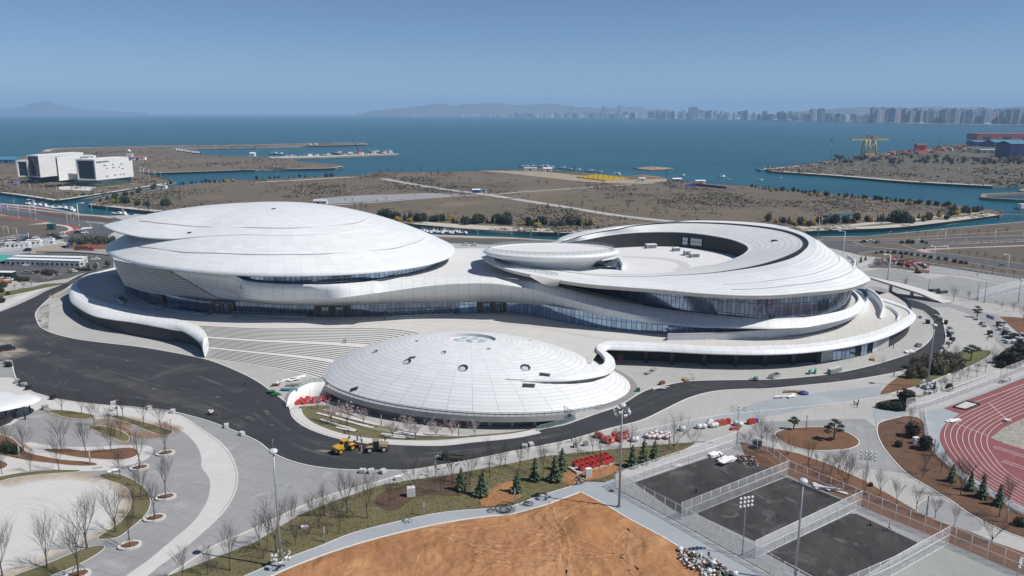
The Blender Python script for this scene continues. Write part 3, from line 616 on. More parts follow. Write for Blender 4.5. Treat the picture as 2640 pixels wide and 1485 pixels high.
sheet('canal_verge',W('m4 300,398 600,402 900,395 1400,352 1800,312 2391,262 2900,225 2900,372 2391,378 1400,408 900,430 480,426 300,424'),.016,MK['verge']); sheet('canal_verge',W('m1 -400,70 0,98 300,122 560,158 770,194 750,197 300,152 0,117 -400,90'),.016,MK['verge'])
sheet('soil_patch',W('m1 560,490 700,470 1050,450 1050,520 800,515 600,510'),.05,MK['bedsoil'])
sheet('roadside_lawn',W('m1 300,870 420,840 600,830 860,760 1090,680 1090,700 860,765 640,835 400,880 100,955 -100,980 -100,900 60,910'),.05,MK['lawn'])
sheet('car_park_island',W('m1 640,690 760,665 740,690 640,705'),.06,MK['lawn'])
kerb('kerb',W('m1 340,545 700,550 1060,580'),MK['darkbed'],1.2,.5); kerb('kerb',W('m1 -100,990 330,905 430,885'),MK['kerb'],.6,.15)
sheet('pavement',W('m1 -200,1180 0,1090 330,930 410,895 340,895 0,1010 -200,1080'),.03,MK['lightpath'])
for k in range(12): strip('bay_line',W('m1 %d,%d %d,%d'%(380+k*52,603-k*2,400+k*52,588-k*2)),MK['white'],.15,.05,smooth=0)
# ---------------------------------------------------------------- building materials
WHT=(.72,.735,.74)
BM=dict(
 roof=panel('white_roof_panels',WHT,(.45,.46,.48),3.4,1.9,.07,.06,.42,lf=.55),
 hallroof=panel('hall_roof_panels',WHT,(.44,.45,.47),7.0,1.7,.05,.17,.45,lf=.85),
 roofin=panel('matt_roof_panels',(.60,.615,.61),(.42,.43,.43),2.6,.55,.05,.07,.6),
 clad=panel('white_cladding',WHT,(.40,.42,.44),4.4,1.15,.13,.07,.5),
 smooth=plain('white_shell',(.70,.71,.715),.4,var=.03,scale=.05),
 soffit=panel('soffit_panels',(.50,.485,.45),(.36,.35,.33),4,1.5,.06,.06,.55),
 grille=panel('perforated_louvres',(.66,.65,.63),(.10,.10,.105),900,.55,.01,.21,.45,lf=.85),
 glass=glassmat('curtain_glass',(.31,.43,.60),(.035,.045,.06),1.9,3.4,.22,.16,.75),
 slotglass=glassmat('slot_glass',(.30,.40,.54),(.04,.05,.06),2.0,3.6,.24,.16,.8),
 darkglass=glassmat('dark_curtain_glass',(.15,.20,.27),(.02,.022,.025),1.7,2.6,.17,.13,.75),
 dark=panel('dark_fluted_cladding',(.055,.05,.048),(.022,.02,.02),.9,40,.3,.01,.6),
 black=panel('black_slot',(.02,.021,.025),(.05,.05,.055),1.4,9,.16,.01,.5),
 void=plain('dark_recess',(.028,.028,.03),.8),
 deck=groundmat('pale_deck',(.50,.49,.47),(.565,.555,.535),.05,.8,(.45,.44,.42),(.6,.85),.07,joint=3),
 tread=groundmat('stair_tread',(.56,.55,.53),(.62,.61,.59),.1,1.0), riser=plain('stair_riser',(.24,.23,.225),.8),
 conc=plain('fair_faced_concrete',(.42,.43,.44),.7,var=.08,scale=.3),
 terr=groundmat('roof_terrace',(.58,.585,.59),(.64,.645,.65),.06,.9,(.53,.53,.52),(.6,.85),.08),
 rail=seethrough('balustrade_glass',(.35,.48,.47),.32), post=plain('steel_post',(.20,.22,.22),.4,.6),
 sky=plain('skylight_glass',(.50,.57,.62),.25,.1), redbox=plain('red_plastic',(.50,.035,.03),.5), wood=plain('bronze_door',(.06,.045,.035),.5),
)
# ================================================================ big arena (the left shell)
AC=Vector((-106.7,361.2)); AA,AB,AR=86.7,63.0,math.radians(150.77)
def ell(c,a,b,r,t,k=1.0,z=0.0):
    x,y=a*k*math.cos(t),b*k*math.sin(t); return Vector((c[0]+x*math.cos(r)-y*math.sin(r),c[1]+x*math.sin(r)+y*math.cos(r),z))
ZL=27.0; ZA=45.6
arena=thing('arena','big white clam-shell sports arena with a lifted roof lip and louvred bowl','arena',(AC.x,AC.y,7))
NT=120
def tleft(t):   # how far a rim direction points at the lifted lip (world left, slightly away)
    p=ell((0,0),AA,AB,AR,t); return math.atan2(p.y,p.x)
LIPANG=math.radians(181)
def roofz(k,t,za=ZA,zl=ZL): return zl+(za-zl)*(1-k**2.15)
mb=MB(); ks=[1,.985,.95,.9,.84,.77,.7,.62,.54,.45,.36,.27,.18,.09,.02]
rows=[[ell(AC,AA,AB,AR,6.28319*i/NT,k,roofz(k,0)) for i in range(NT)] for k in ks]
mb.loft([[p-Vector((0,0,.9)) for p in rows[0]]]+rows,0,True)
mb.poly([p for p in rows[-1]])
mb.build('roof_shell',BM['roof'],arena,True)
# lifted upper shell
RK=[(-180,.66,0),(-70,.66,0),(-45,.74,0),(-20,.88,2.6),(0,.96,5.4),(20,1.005,8),(40,1.018,9.3),(43,1.004,9),(49,.981,8.2),(58,.941,6.3),(64,.908,4.8),(69,.876,3.4),(75,.828,1.7),(82,.774,.2),(95,.70,0),(110,.66,0),(180,.66,0)]
def rkl(t):
    a=(math.degrees(t)+180)%360-180
    for p,q in zip(RK,RK[1:]):
        if p[0]<=a<=q[0]: u=(a-p[0])/(q[0]-p[0]); return p[1]+(q[1]-p[1])*u,p[2]+(q[2]-p[2])*u
def lift(k,t):
    r,l=rkl(t); return (l+.4)*max(0,k/r)**2.0-.4
def rimk(t):
    return rkl(t)[0]
mb=MB(); fr=[1,.98,.95,.9,.84,.77,.69,.6,.5,.4,.3,.2,.1,.02]
def up(i,f,dz=0):
    t=6.28319*i/NT; k=rimk(t)*f; p=ell(AC,AA,AB,AR,t,k); p.z=roofz(min(k,1),t)+lift(k,t)+dz; return p
rows=[[up(i,f) for i in range(NT)] for f in fr]
under=[[up(i,f,-.7-(1-f)*2.0) for i in range(NT)] for f in (.6,.8,.9,.985)]
mb.loft(under+rows,[1,1,1,1]+[0]*13,True); mb.poly(rows[-1])
mb.build('upper_roof_shell',[BM['roof'],BM['conc']],arena,True)
# seams standing proud of the skin
def roofseam(f,name,a0,a1):
    mb=MB(); pts=[]
    for i in range(a0,a1+1):
        pts.append(up(i%NT,f,.06))
    mb.tube(pts,.13,5); mb.build(name,BM['post'],arena,True)
def pick(pred): return [i for i in range(NT) if pred(ell((0,0),AA,AB,AR,6.28319*i/NT))]
mb=MB(); q=[]
for x,y in px('m1 1270,210 1300,255 1400,273 1500,286 1900,316 2391,335 m2 400,325 850,290 1000,258 1070,215'):
    lo,hi=ZL,ZA+6
    # meet the ray with the upper shell
    best=None
    for z in [ZL+.25*i for i in range(100)]:
        p=P(x,y,z); r=((p.x-AC.x)*math.cos(AR)+(p.y-AC.y)*math.sin(AR))/AA; s=(-(p.x-AC.x)*math.sin(AR)+(p.y-AC.y)*math.cos(AR))/AB
        k=math.hypot(r,s); t=math.atan2(s,r); zz=roofz(min(k,1),t)+max(0,lift(k,t)) if k<1.05 else -9
        if zz>=z and k<1.0: best=Vector((p.x,p.y,zz+.17))
    if best: q.append(best)
if len(q)>3: mb.tube(crom(q,5),.12,5); mb.build('roof_seam',BM['conc'],arena,True)
mb=MB(); q=[]
for x,y in px('m1 1230,465 1300,492 1400,512 1700,557 2000,573 2391,584 m2 400,585 700,576 1200,531 1400,490 1550,440 1620,375'):
    best=None
    for z in [ZL+.25*i for i in range(90)]:
        p=P(x,y,z); r=((p.x-AC.x)*math.cos(AR)+(p.y-AC.y)*math.sin(AR))/AA; s=(-(p.x-AC.x)*math.sin(AR)+(p.y-AC.y)*math.cos(AR))/AB
        k=math.hypot(r,s)
        if k<1 and roofz(k,0)>=z: best=Vector((p.x,p.y,roofz(k,0)+.17))
    if best: q.append(best)
if len(q)>3: mb.tube(crom(q,5),.12,5); mb.build('roof_seam',BM['conc'],arena,True)
# roof hatches
for x,y in ((490,600),(706,539)):
    for z in [ZA-.25*i for i in range(80)]:
        p=P(x,y,z); r=((p.x-AC.x)*math.cos(AR)+(p.y-AC.y)*math.sin(AR))/AA; s=(-(p.x-AC.x)*math.sin(AR)+(p.y-AC.y)*math.cos(AR))/AB
        k=math.hypot(r,s); t=math.atan2(s,r)
        if k<1 and z<=roofz(k,t)+max(0,lift(k,t)): break
    mb=MB(); mb.box(p.x-.8,p.y-.8,z-.3,p.x+.8,p.y+.8,z+.3,0); mb.build('roof_hatch',BM['void'],arena,True)
GI=[i for i in range(NT) if proj(ell(AC,AA,AB,AR,6.28319*i/NT,.93,24))[0]>612]
while GI[0]==0 and GI[-1]==NT-1 and GI[-1]-GI[0]>=len(GI):
    k_=next(j for j in range(1,len(GI)) if GI[j]-GI[j-1]>1); GI=GI[k_:]+[i+NT for i in GI[:k_]]
# soffit under the lip and recessed upper glazing (whole ring)
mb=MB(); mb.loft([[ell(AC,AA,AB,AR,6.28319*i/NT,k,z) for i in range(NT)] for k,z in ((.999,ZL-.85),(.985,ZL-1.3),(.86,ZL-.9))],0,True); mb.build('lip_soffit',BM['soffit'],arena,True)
mb=MB(); mb.loft([[ell(AC,AA,AB,AR,6.28319*i/NT,.93,z) for i in GI] for z in (20,ZL-.9)],0,False,True); mb.build('upper_glazing',BM['slotglass'],arena,True)
# bowl + belt: station rows  top | crease | bottom
ROWS='''293,662,26.5 300,697,20.00 319,728,12
293,667,26.5 305,700,20.00 322,734,12
331,675.5,26.5 338,713,19.00 348,744,12
386,683.5,26.5 388,722,19.00 392,756,12
442,690.5,26.5 440,730,18.50 440,762,12
497,696.5,26.5 495,735,18.00 495,767,12
552,702,26.5 552,745,17.00 552,773,12
596,706,26.4 600,755,16.00 600,777,12
614,714.5,25.2 615,760,15.50 614,778,12
640,725,23.50 640,768,16.50 640,779,12
700,731,22.90 700,774,15.70 700,784.5,12
770,733,22.80 770,773,16.20 770,787,12
826,734,22.80 826,770,17.00 826,788,12
890,731,22.90 890,766,18.50 890,786,12
950,726,22.70 950,758,19.60 950,785,12
970,721.5,22.6 970,755.5,20.0 970,784,12
990,717,22.60 990,753,19.70 990,783,12
1060,714,22.60 1060,743,20.60 1060,781,12
1129,713,22.60 1129,735,21.30 1129,780,12
1198,711,22.60 1198,731,21.80 1198,779,12
1265,715,22.40 1265,731,21.90 1265,778,12
1320,719,22.10 1320,737,21.20 1320,781,12
1380,728,22.00 1380,748,19.30 1380,786,12
1430,737,20.60 1430,762,17.50 1430,791,12
1541,765,17.60 1541,791,15.30 1541,812,12
1651,787,15.60 1651,814,13.70 1651,828,11.8
1720,798,14.90 1730,823,12.80 1720,837,11.6
1789,806,14.50 1789,831,12.50 1789,844,11.4
1900,817,14.30 1900,841,12.10 1900,847,11.4
1980,822,14.30 1980,844,12.10 1980,849,11.5
2040,820,14.30 2040,842.5,12.00 2040,847,11.5
2090,817,14.30 2088,838,12.10 2090,843,11.6
2173,801,14.30 2180,817,12.10 2183,822,11.6
2209,782,14.30 2222,795,12.10 2224,799,11.6
2215,765,14.30 2227,775,12.10 2229,778,11.6
2197,746,14.30 2206,752,12.10 2208,755,11.6'''
rows=[[P(*map(float,a.split(','))) for a in l.split()] for l in ROWS.split('\n')]
cols=[list(c) for c in zip(*rows)]
# carry the bowl round the back of the arena
back=[]
t0=math.atan2(*(lambda p:( -(p.x-AC.x)*math.sin(AR)/AB+(p.y-AC.y)*math.cos(AR)/AB,(p.x-AC.x)*math.cos(AR)/AA+(p.y-AC.y)*math.sin(AR)/AA))(cols[0][0]))
T=[crom(c,5) for c in cols]
podium=thing('podium','broad pale podium with a swooping white belt and dark curved side walls','podium',(0,300,0))
n1=5*8
def belt(a,b,name,par,mat,extra=()):
    t,c,bt=[q[a:b+1] for q in T]
    tin=[p+Vector((0,0,0)) for p in offs(t,.55)]
    mid=[p.lerp(q,.5)+Vector((0,0,.15)) for p,q in zip(t,c)]
    mb=MB(); bi=[p+Vector((0,0,.1)) for p in offs(bt,4.5)]
    mb.loft([[p-Vector((0,0,1.4)) for p in tin],tin,t,mid,c],[0,0,0,0],False); mb.loft([c,[p.lerp(q,.5) for p,q in zip(c,bt)],bt,bi],[1,1,1],False)
    return mb.build(name,mat,par,True)
belt(0,n1,'bowl_facade',arena,[BM['clad'],BM['clad']])
belt(n1,len(T[0])-1,'belt_band',podium,[BM['clad'],BM['clad']])
# louvred face of the bowl: slats standing proud of it
mb=MB()
lo,c_,b_=[resamp(T[q][5:n1-1],170) for q in (0,1,2)]; nn=170
for r in range(17):
    v=r/17+.02
    a=[]
    for i in range(nn):
        p=lo[i].lerp(c_[i],v*2) if v<.5 else c_[i].lerp(b_[i],v*2-1)
        a.append(p)
    i1=int(nn*(.50+.42*v)); i0=int(nn*max(0,.02))
    a=a[i0:max(i1,i0+3)]; q=offs(a,-.75); a=offs(a,-.2); up_=Vector((0,0,.30))
    mb.loft([[p-up_*.3 for p in a],[p-up_*.3 for p in q],[p+up_ for p in q],[p+up_ for p in a]],0,False,False)
mb.build('louvre_screen',plain('louvre_slat',(.60,.585,.56),.5),arena,True)
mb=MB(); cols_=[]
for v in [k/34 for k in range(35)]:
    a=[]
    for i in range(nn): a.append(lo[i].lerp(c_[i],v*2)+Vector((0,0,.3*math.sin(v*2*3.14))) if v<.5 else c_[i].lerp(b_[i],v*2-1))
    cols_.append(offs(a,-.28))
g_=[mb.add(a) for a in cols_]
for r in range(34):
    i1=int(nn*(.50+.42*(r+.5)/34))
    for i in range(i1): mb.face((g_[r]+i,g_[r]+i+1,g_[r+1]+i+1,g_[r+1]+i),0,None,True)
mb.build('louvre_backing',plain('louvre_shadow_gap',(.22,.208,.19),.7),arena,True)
# the rest of the bowl behind and to the left
mb=MB(); A_=[];B_=[]
for i in range(41):
    t=t0-(i/40)*3.6
    A_.append(ell(AC,AA,AB,AR,t,.97,26.2)); B_.append(ell(AC,AA,AB,AR,t,.86,12))
if A_[3].y<A_[0].y: 
    A_=[];B_=[]
    for i in range(41):
        t=t0+(i/40)*3.6
        A_.append(ell(AC,AA,AB,AR,t,.97,26.2)); B_.append(ell(AC,AA,AB,AR,t,.86,12))
A_[0]=T[0][0].copy(); B_[0]=T[2][0].copy()
mb.loft([A_,[a.lerp(b,.5)+(a-b)*.03 for a,b in zip(A_,B_)],B_,[b-Vector((0,0,5)) for b in B_]],[0,0,1]); mb.build('rear_bowl',[BM['clad'],BM['glass']],arena,True)
# curtain wall along arena, bridge and hall
gl=crom(p3('300,705,7 308,720,7 320,735,7 356,765,7 408,787,7 524,804,7 660,812,7 826,816,7 991,815,7 1184,808,7 1320,806,7 1430,826,7 1541,845,7 1640,856,7 1723,862,7 1800,865,7 1980,866,7 2090,857,7 2180,832,7 2230,800,7 2228,775,7 2205,752,7'),5)
gt=[Vector((p.x,p.y,12.6)) for p in gl]
def cut(i0,i1): return gl[i0:i1+1],gt[i0:i1+1]
a,b=cut(0,45); mb=MB(); mb.loft([a,b],0,False); mb.build('glass_facade',BM['darkglass'],arena,True)
a,b=cut(45,len(gl)-1); mb=MB(); mb.loft([a,b],0,False); mb.build('glass_facade',BM['glass'],podium,True)
# doors in the facade
def door(s,w,h,par,z=7.0):
    q=W(s,z)[0]; i=min(range(len(gl)),key=lambda k:(gl[k]-q).length); t=(gl[min(i+1,len(gl)-1)]-gl[max(i-1,0)]).normalized(); nrm=Vector((t.y,-t.x,0))
    if nrm.y>0: nrm=-nrm
    M=Matrix.Translation(gl[i])@Matrix(((t.x,-nrm.x,0,0),(t.y,-nrm.y,0,0),(0,0,1,0),(0,0,0,1)))
    mb=MB(); mb.box(-w/2,-.6,0,w/2,-.1,h,0,M); d=mb.build('entrance_door',BM['wood'],par,True)
    mb=MB()
    k=max(2,int(w/2.4))
    for j in range(k+1):
        x=-w/2+w*j/k; mb.box(x-.12,-.8,0,x+.12,-.62,h,0,M)
    mb.box(-w/2,-.8,h-.3,w/2,-.62,h,0,M); f=mb.build('door_frame',BM['post'],d,True); 
    
    for x0,x1 in ((-.3,-.12),(.1,.28)): mb=MB(); mb.box(w*x0,-.7,.1,w*x1,-.61,h*.8,0,M); mb.build('door_leaf',BM['darkglass'],d,True)
    return d
door('m1 1470,1030',9,4.6,arena); door('m2 690,1146',14,5.0,arena); door('m1 2120,1105',10,4.8,arena); door('m2 2175,1122',13,5.0,podium)
# glazed light wells on the deck: glass upstands with a pale inner slope
def well(s,label_parent):
    pts=W(s,7.05); mb=MB(); mb.poly([p for p in pts]); mb.build('light_well',BM['void'],podium,True)
    mb=MB(); c=pts+[pts[0]]; mb.loft([[p for p in c],[p+Vector((0,0,1.5)) for p in c]],0,False,False); o=mb.build('balustrade',BM['rail'],podium,True)
    mb=MB()
    for a,b in zip(c,c[1:]):
        k=max(1,int((b-a).length/2))
        for j in range(k): p=a.lerp(b,j/k); mb.tube([p,p+Vector((0,0,1.5))],.05,4)
    mb.tube([p+Vector((0,0,1.5)) for p in c],.06,4); mb.build('rail',BM['conc'],o,True)
    mb=MB(); lo=pts[0].lerp(pts[-1],.45); l2=pts[1].lerp(pts[-2],.45); mb.poly([pts[0]+Vector((0,0,.05)),pts[1]+Vector((0,0,.05)),l2+Vector((0,0,.06)),lo+Vector((0,0,.06))]); mb.build('well_slope',BM['sky'],podium,True)
well('m2 1205,1178 1835,1150 1825,1120 1190,1145',0); well('m1 2140,1165 m2 465,1182 470,1160 m1 2190,1130',0); well('m1 1400,1075 1910,1150 2000,1110 1560,1060',0)
well('m1 1060,985 1130,1040 1200,1000 1140,955',0)
# ================================================================ podium deck, ribbons, walls, stairs
LR='''330,683,7.25 325,682,7
279,696,7.25 270,697,6.5
235,708,7.25 222,712,6.2
205,722,7.25 190,733,5.4
199,737,7.25 179,752,5.4
206,749,7.25 178,766,5.4
223,761,7.25 188,783,5.4
262,777,7.25 234,811,5.4
304,787,7.25 285,823,5.4
359,801,7.25 345,831,5.4
400,810,7.25 400,841,5.4
442,820,7.25 450,849,5.4
478,828,7.15 483,860,5.6
508,839,7.0 505,875,5
526,853,6.6 516,887,4.2
535,870,5.8 523,902,3
537,890,3.4 526,914,1.2
534,915,.4 529,922,.05'''
lr=[[P(*map(float,a.split(','))) for a in l.split()] for l in LR.split('\n')]
li_,lo_=[crom([r[k] for r in lr],5) for k in (0,1)]
RR='''1345,984,7.3 1345,985,7.0
1430,975,6.7 1430,988,5.2
1486,966,6.4 1486,986,4.2
1530,952,6.5 1541,977,3.6
1554,938,6.9 1574,962,3.7
1560,925,7.3 1587,944,4.0
1551,911,7.8 1580,929,4.8
1539,900,8.1 1563,914,5.5
1540,891,7.55 1558,905,5.8
1552,884,7.55 1571,901,5.8
1579,879,7.55 1600,902,5.8
1679,882,7.55 1706,905.6,5.8
1844,892,7.55 1844,912.5,5.8
1980,890,7.55 1980,914,5.8
2090,885,7.55 2090,908,5.8
2201,867,7.55 2201,892,5.8
2284,842,7.55 2284,870,5.8
2330,820,7.55 2339,843,5.8
2346,808,7.55 2362,822,5.8
2340,798,7.55 2353,809,5.8
2322,789,7.55 2336,795,5.8
2285,777,7.55 2297,779,5.8
2245,765,7.55 2256,768,5.8
2205,748,7.55 2215,748,5.8
2150,737,7.55 2160,733,5.8'''
DC=(-13.5,253.5); DA,DB,DR=52.8,33.2,math.radians(164.5)
ND=96
def dz(k): return .3+13.9*(1-k**2.15)*(1-.06*(1-k))
def ondome(x,y):
    for z in [14.6-.04*i for i in range(375)]:
        p=P(x,y,z); dx,dy=p.x-DC[0],p.y-DC[1]; r=(dx*math.cos(DR)+dy*math.sin(DR))/DA; s=(-dx*math.sin(DR)+dy*math.cos(DR))/DB; k=math.hypot(r,s)
        if k<1 and z<=dz(k): 
            p.z=dz(k)
            def zz(X,Y):
                dx,dy=X-DC[0],Y-DC[1]; return dz(min(1,math.hypot((dx*math.cos(DR)+dy*math.sin(DR))/DA,(-dx*math.sin(DR)+dy*math.cos(DR))/DB)))
            n=Vector((zz(p.x-.2,p.y)-zz(p.x+.2,p.y),zz(p.x,p.y-.2)-zz(p.x,p.y+.2),.4)).normalized()
            return p,n
    return None
rr=[]
for n_,l in enumerate(RR.split('\n')):
    row=[]
    for c_i,a in enumerate(l.split()):
        x,y,z=map(float,a.split(',')); p=P(x,y,z); h=ondome(x,y) if n_<4 else None
        if h: q=h[0]+h[1]*((.25,1.0,1.25,1.3)[n_] if c_i==0 else (.2,.75,.9,.9)[n_]); p=q
        row.append(p)
    rr.append(row)
ri_,ro_=[crom([r[k] for r in rr],5) for k in (0,1)]
def ribbon(i_,o_,name,par,closez=.5):
    m1=[a.lerp(b,.58)+Vector((0,0,(a.z-b.z)*.44)) for a,b in zip(i_,o_)]; m0=[a.lerp(b,.66)+Vector((0,0,(a.z-b.z)*.46)) for a,b in zip(i_,o_)]; m2=[a.lerp(b,.90)+Vector((0,0,(a.z-b.z)*.42)) for a,b in zip(i_,o_)]
    inn=[a+(a-b)*.08-Vector((0,0,min(1.15,a.z*.3))) for a,b in zip(i_,o_)]
    ub=[b.lerp(a,.55)-Vector((0,0,(a.z-b.z)*.45)) for a,b in zip(i_,o_)]
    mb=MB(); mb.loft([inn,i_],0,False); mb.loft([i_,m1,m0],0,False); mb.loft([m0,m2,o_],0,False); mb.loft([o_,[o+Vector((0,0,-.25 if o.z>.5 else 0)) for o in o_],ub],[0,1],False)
    return mb.build(name,[BM['clad'],BM['soffit']],par,True)
ribbon(li_,lo_,'edge_ribbon',podium); 
dome=thing('dome_hall','low white lens-shaped dome hall with round skylights in front of the podium','hall',(-13.5,253,0))
ribbon(ri_,ro_,'edge_ribbon',podium)
stair_top=crom(W('l1 1868,72 l2 0,97 500,97 1100,97 1340,112 1560,150',7),6); 
stair_bot=crom(W('l1 1932,372 l2 0,437 400,512 600,572 720,625 900,720',0),6)
DECK=[p for p in li_[:70]]+[Vector((p.x,p.y,7)) for p in stair_top]+W('s 1100,905 1300,940 1420,950 1525,935',7)+[p for p in ri_[34:]]+W('s 2000,720 1750,640 1300,640 1180,640 700,600 400,640',7)
DECK=[Vector((p.x,p.y,7)) for p in DECK]
loops=[DECK]; mb=MB(); b=mb.add(DECK)
for t in tessellate_polygon(loops):
    q=[DECK[i] for i in t]
    if (q[1]-q[0]).cross(q[2]-q[0]).z<0: t=(t[0],t[2],t[1])
    mb.face([b+i for i in t])
mb.build('deck',BM['deck'],podium,True)
# stairs
N1=34; st=thing('grand_stair','wide pale stair with three flights climbing from plaza to podium beside the dome','stairs',(-70,285,0))
a=resamp(stair_top,30); b=resamp(stair_bot,30)
ts=[];zs=[]
def prof():
    t=0;z=7.0; out=[(0,7.0)]
    fl=[(9,.0,.32),(8,.40,.66),(8,.73,1.0)]; zz=7.0; dz=7.0/25
    for n,t0_,t1_ in fl:
        for k in range(n):
            t=t0_+(t1_-t0_)*k/n
            out.append((t,zz)); zz-=dz; out.append((t,zz))
    out.append((1.0,max(zz,0.02))); return out
pr=prof()
mb=MB(); prev=None
cv=[[Vector((p.x+(q.x-p.x)*t,p.y+(q.y-p.y)*t,z+.01)) for p,q in zip(a,b)] for t,z in pr]
for r in range(len(cv)-1):
    vert=abs(pr[r][0]-pr[r+1][0])<1e-6
    mb.loft([cv[r],cv[r+1]],1 if vert else 0,False,False)
mb.build('flight',[BM['tread'],BM['riser']],st,True)
for t in (.36,.695):
    pass
# dark wall under the left ribbon, soffit and wall under the right one
wl=crom(W('s 215,742 196,775 190,795 204,812 237,832 285,849 331,862 414,877 470,883 505,892 522,905',0),4)
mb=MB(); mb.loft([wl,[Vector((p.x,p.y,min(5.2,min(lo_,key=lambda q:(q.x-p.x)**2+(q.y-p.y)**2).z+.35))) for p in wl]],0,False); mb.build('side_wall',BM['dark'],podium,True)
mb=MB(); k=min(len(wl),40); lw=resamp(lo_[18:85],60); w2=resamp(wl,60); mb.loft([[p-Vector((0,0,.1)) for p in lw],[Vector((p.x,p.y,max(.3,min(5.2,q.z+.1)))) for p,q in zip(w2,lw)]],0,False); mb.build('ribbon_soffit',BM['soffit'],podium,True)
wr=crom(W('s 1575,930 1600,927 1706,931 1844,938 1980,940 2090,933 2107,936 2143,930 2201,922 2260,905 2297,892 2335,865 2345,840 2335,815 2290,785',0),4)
mb=MB(); mb.loft([wr,[Vector((p.x,p.y,7)) for p in wr]],0,False); mb.build('recess_wall',BM['void'],podium,True)  # near-black colour stands in for the shade below the ribbon
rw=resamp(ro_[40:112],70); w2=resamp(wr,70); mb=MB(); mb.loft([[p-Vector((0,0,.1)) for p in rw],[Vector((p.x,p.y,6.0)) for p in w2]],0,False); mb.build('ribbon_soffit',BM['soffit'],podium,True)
for x,y in px('l3 1250,410 1490,428 1790,440 2085,445 2355,443 l4 230,432'):
    q=P(x,y,0); mb=MB(); mb.cyl((q.x,q.y,0),.75,6.3,12,r2=.95); mb.build('column',BM['wood'],podium,True)
def wallbay(x0,x1,d,m,name):
    i0=min(range(len(wr)),key=lambda k:abs(proj(wr[k])[0]-x0)+(0 if proj(wr[k])[1]>880 else 500)); i1=min(range(len(wr)),key=lambda k:abs(proj(wr[k])[0]-x1)+(0 if proj(wr[k])[1]>870 else 500))
    a=wr[min(i0,i1):max(i0,i1)+1]; a=resamp(a,12)
    a=[p+Vector((0,0,.1)) for p in offs(a,d)]
    mb=MB(); mb.loft([a,[Vector((p.x,p.y,5.6)) for p in a]],0,False); mb.build(name,m,podium,True)
wallbay(2112,2142,-.3,BM['conc'],'wall_panel'); wallbay(2145,2196,-.3,BM['glass'],'shop_window'); wallbay(2210,2234,-.3,BM['glass'],'shop_window'); wallbay(2243,2255,-.3,BM['sky'],'shop_window'); wallbay(2262,2285,-.3,BM['conc'],'wall_panel')
# lower belt round the hall, crescents on the right deck
lb='''1722,861,9.6 1722,868.5,7
1850,858,9.8 1850,871.5,7
1980,850.5,10.1 1980,871.5,7
2080,841,10.4 2063,860,7
2150,825,10.6 2146,838,7
2205,803,10.8 2205,820,7
2232,782,10.8 2238,797,7
2226,757,10.8 2236,765,7
2200,744,10.8 2208,744,7'''
lbr=[[P(*map(float,a.split(','))) for a in l.split()] for l in lb.split('\n')]
l1_,l2_=[crom([r[k] for r in lbr],5) for k in (0,1)]
mb=MB(); inn=offs(l1_,.6); mb.loft([[p-Vector((0,0,3)) for p in inn],inn,l1_,l2_],0,False); mb.build('lower_belt',BM['clad'],podium,True)
def upstand(s,h,w,z,name,par,mat=None):
    a=crom(W(s,z),5); b=offs(a,w); n=len(a); hh=[h*min(1,5*i/n,5*(n-1-i)/n+.1)+.05 for i in range(n)]
    mb=MB(); mb.loft([a,[p+Vector((0,0,q)) for p,q in zip(a,hh)],[p+Vector((0,0,q)) for p,q in zip(b,hh)],b],0,False); mb.build(name,mat or BM['smooth'],par,True)
upstand('m4 800,895 900,930 1000,995 1050,1075 1058,1120 1035,1165',2.8,.9,7,'crescent_wall',podium)
upstand('m4 1060,1040 1140,1075 1190,1115 1212,1150 1195,1185',1.0,.6,7,'crescent_wall',podium)
mb=MB(); g=crom(W('m2 840,1260 1000,1222 1300,1200 1700,1188 2000,1193 2391,1222 m3 200,1238 600,1310 920,1365',7.02),5); mb.loft([offs(g,-.12),offs(g,.12)],0,False); mb.build('drain_line',BM['riser'],podium,True)
# upper terrace between arena and hall
TE=[p for p in T[0][5*15:5*22]]+W('s 1420,725 1450,690 1400,645 1264,640 1176,640.5 1120,655 1000,690',22.4)
TE=[Vector((p.x,p.y,22.35)) for p in TE]; mb=MB(); b=mb.add(TE)
for t in tessellate_polygon([TE]):
    q=[TE[i] for i in t]
    if (q[1]-q[0]).cross(q[2]-q[0]).z<0: t=(t[0],t[2],t[1])
    mb.face([b+i for i in t])
mb.build('upper_terrace',BM['terr'],podium,True)
# slot floor beneath the arena lip, floor of the hall gallery
sf=T[0][40:83]; mb=MB(); mb.loft([[Vector((p.x,p.y,p.z-1.2)) for p in offs(sf,.5)],[Vector((p.x,p.y,p.z-1.2)) for p in offs(sf,14)]],0,False); mb.build('gallery_floor',BM['riser'],arena,True)
sf=T[0][105:]; mb=MB(); mb.loft([[Vector((p.x,p.y,p.z-1.1)) for p in offs(sf,.5)],[Vector((p.x,p.y,p.z-1.1)) for p in offs(sf,9)]],0,False); mb.build('gallery_floor',BM['deck'],podium,True)
# ================================================================ dome hall
mb=MB(); ks=[1,.99,.97,.94,.9,.85,.79,.72,.65,.57,.49,.41,.33,.26,.2,.158]
rows=[[ell(DC,DA,DB,DR,6.28319*i/ND,k,dz(k)) for i in range(ND)] for k in ks]
mb.loft(rows,0,True); mb.build('dome_shell',panel('dome_panels',(.71,.725,.73),(.40,.41,.43),4.6,1.4,.11,.13,.45,lf=.85),dome,True)
mb=MB(); mb.loft([rows[-1],[ell(DC,DA,DB,DR,6.28319*i/ND,.146,dz(.2)-.8) for i in range(ND)]],0,True); mb.poly([ell(DC,DA,DB,DR,6.28319*i/ND,.146,dz(.2)-.8) for i in range(ND)],1); mb.build('crown_recess',[BM['conc'],BM['smooth']],dome,True)
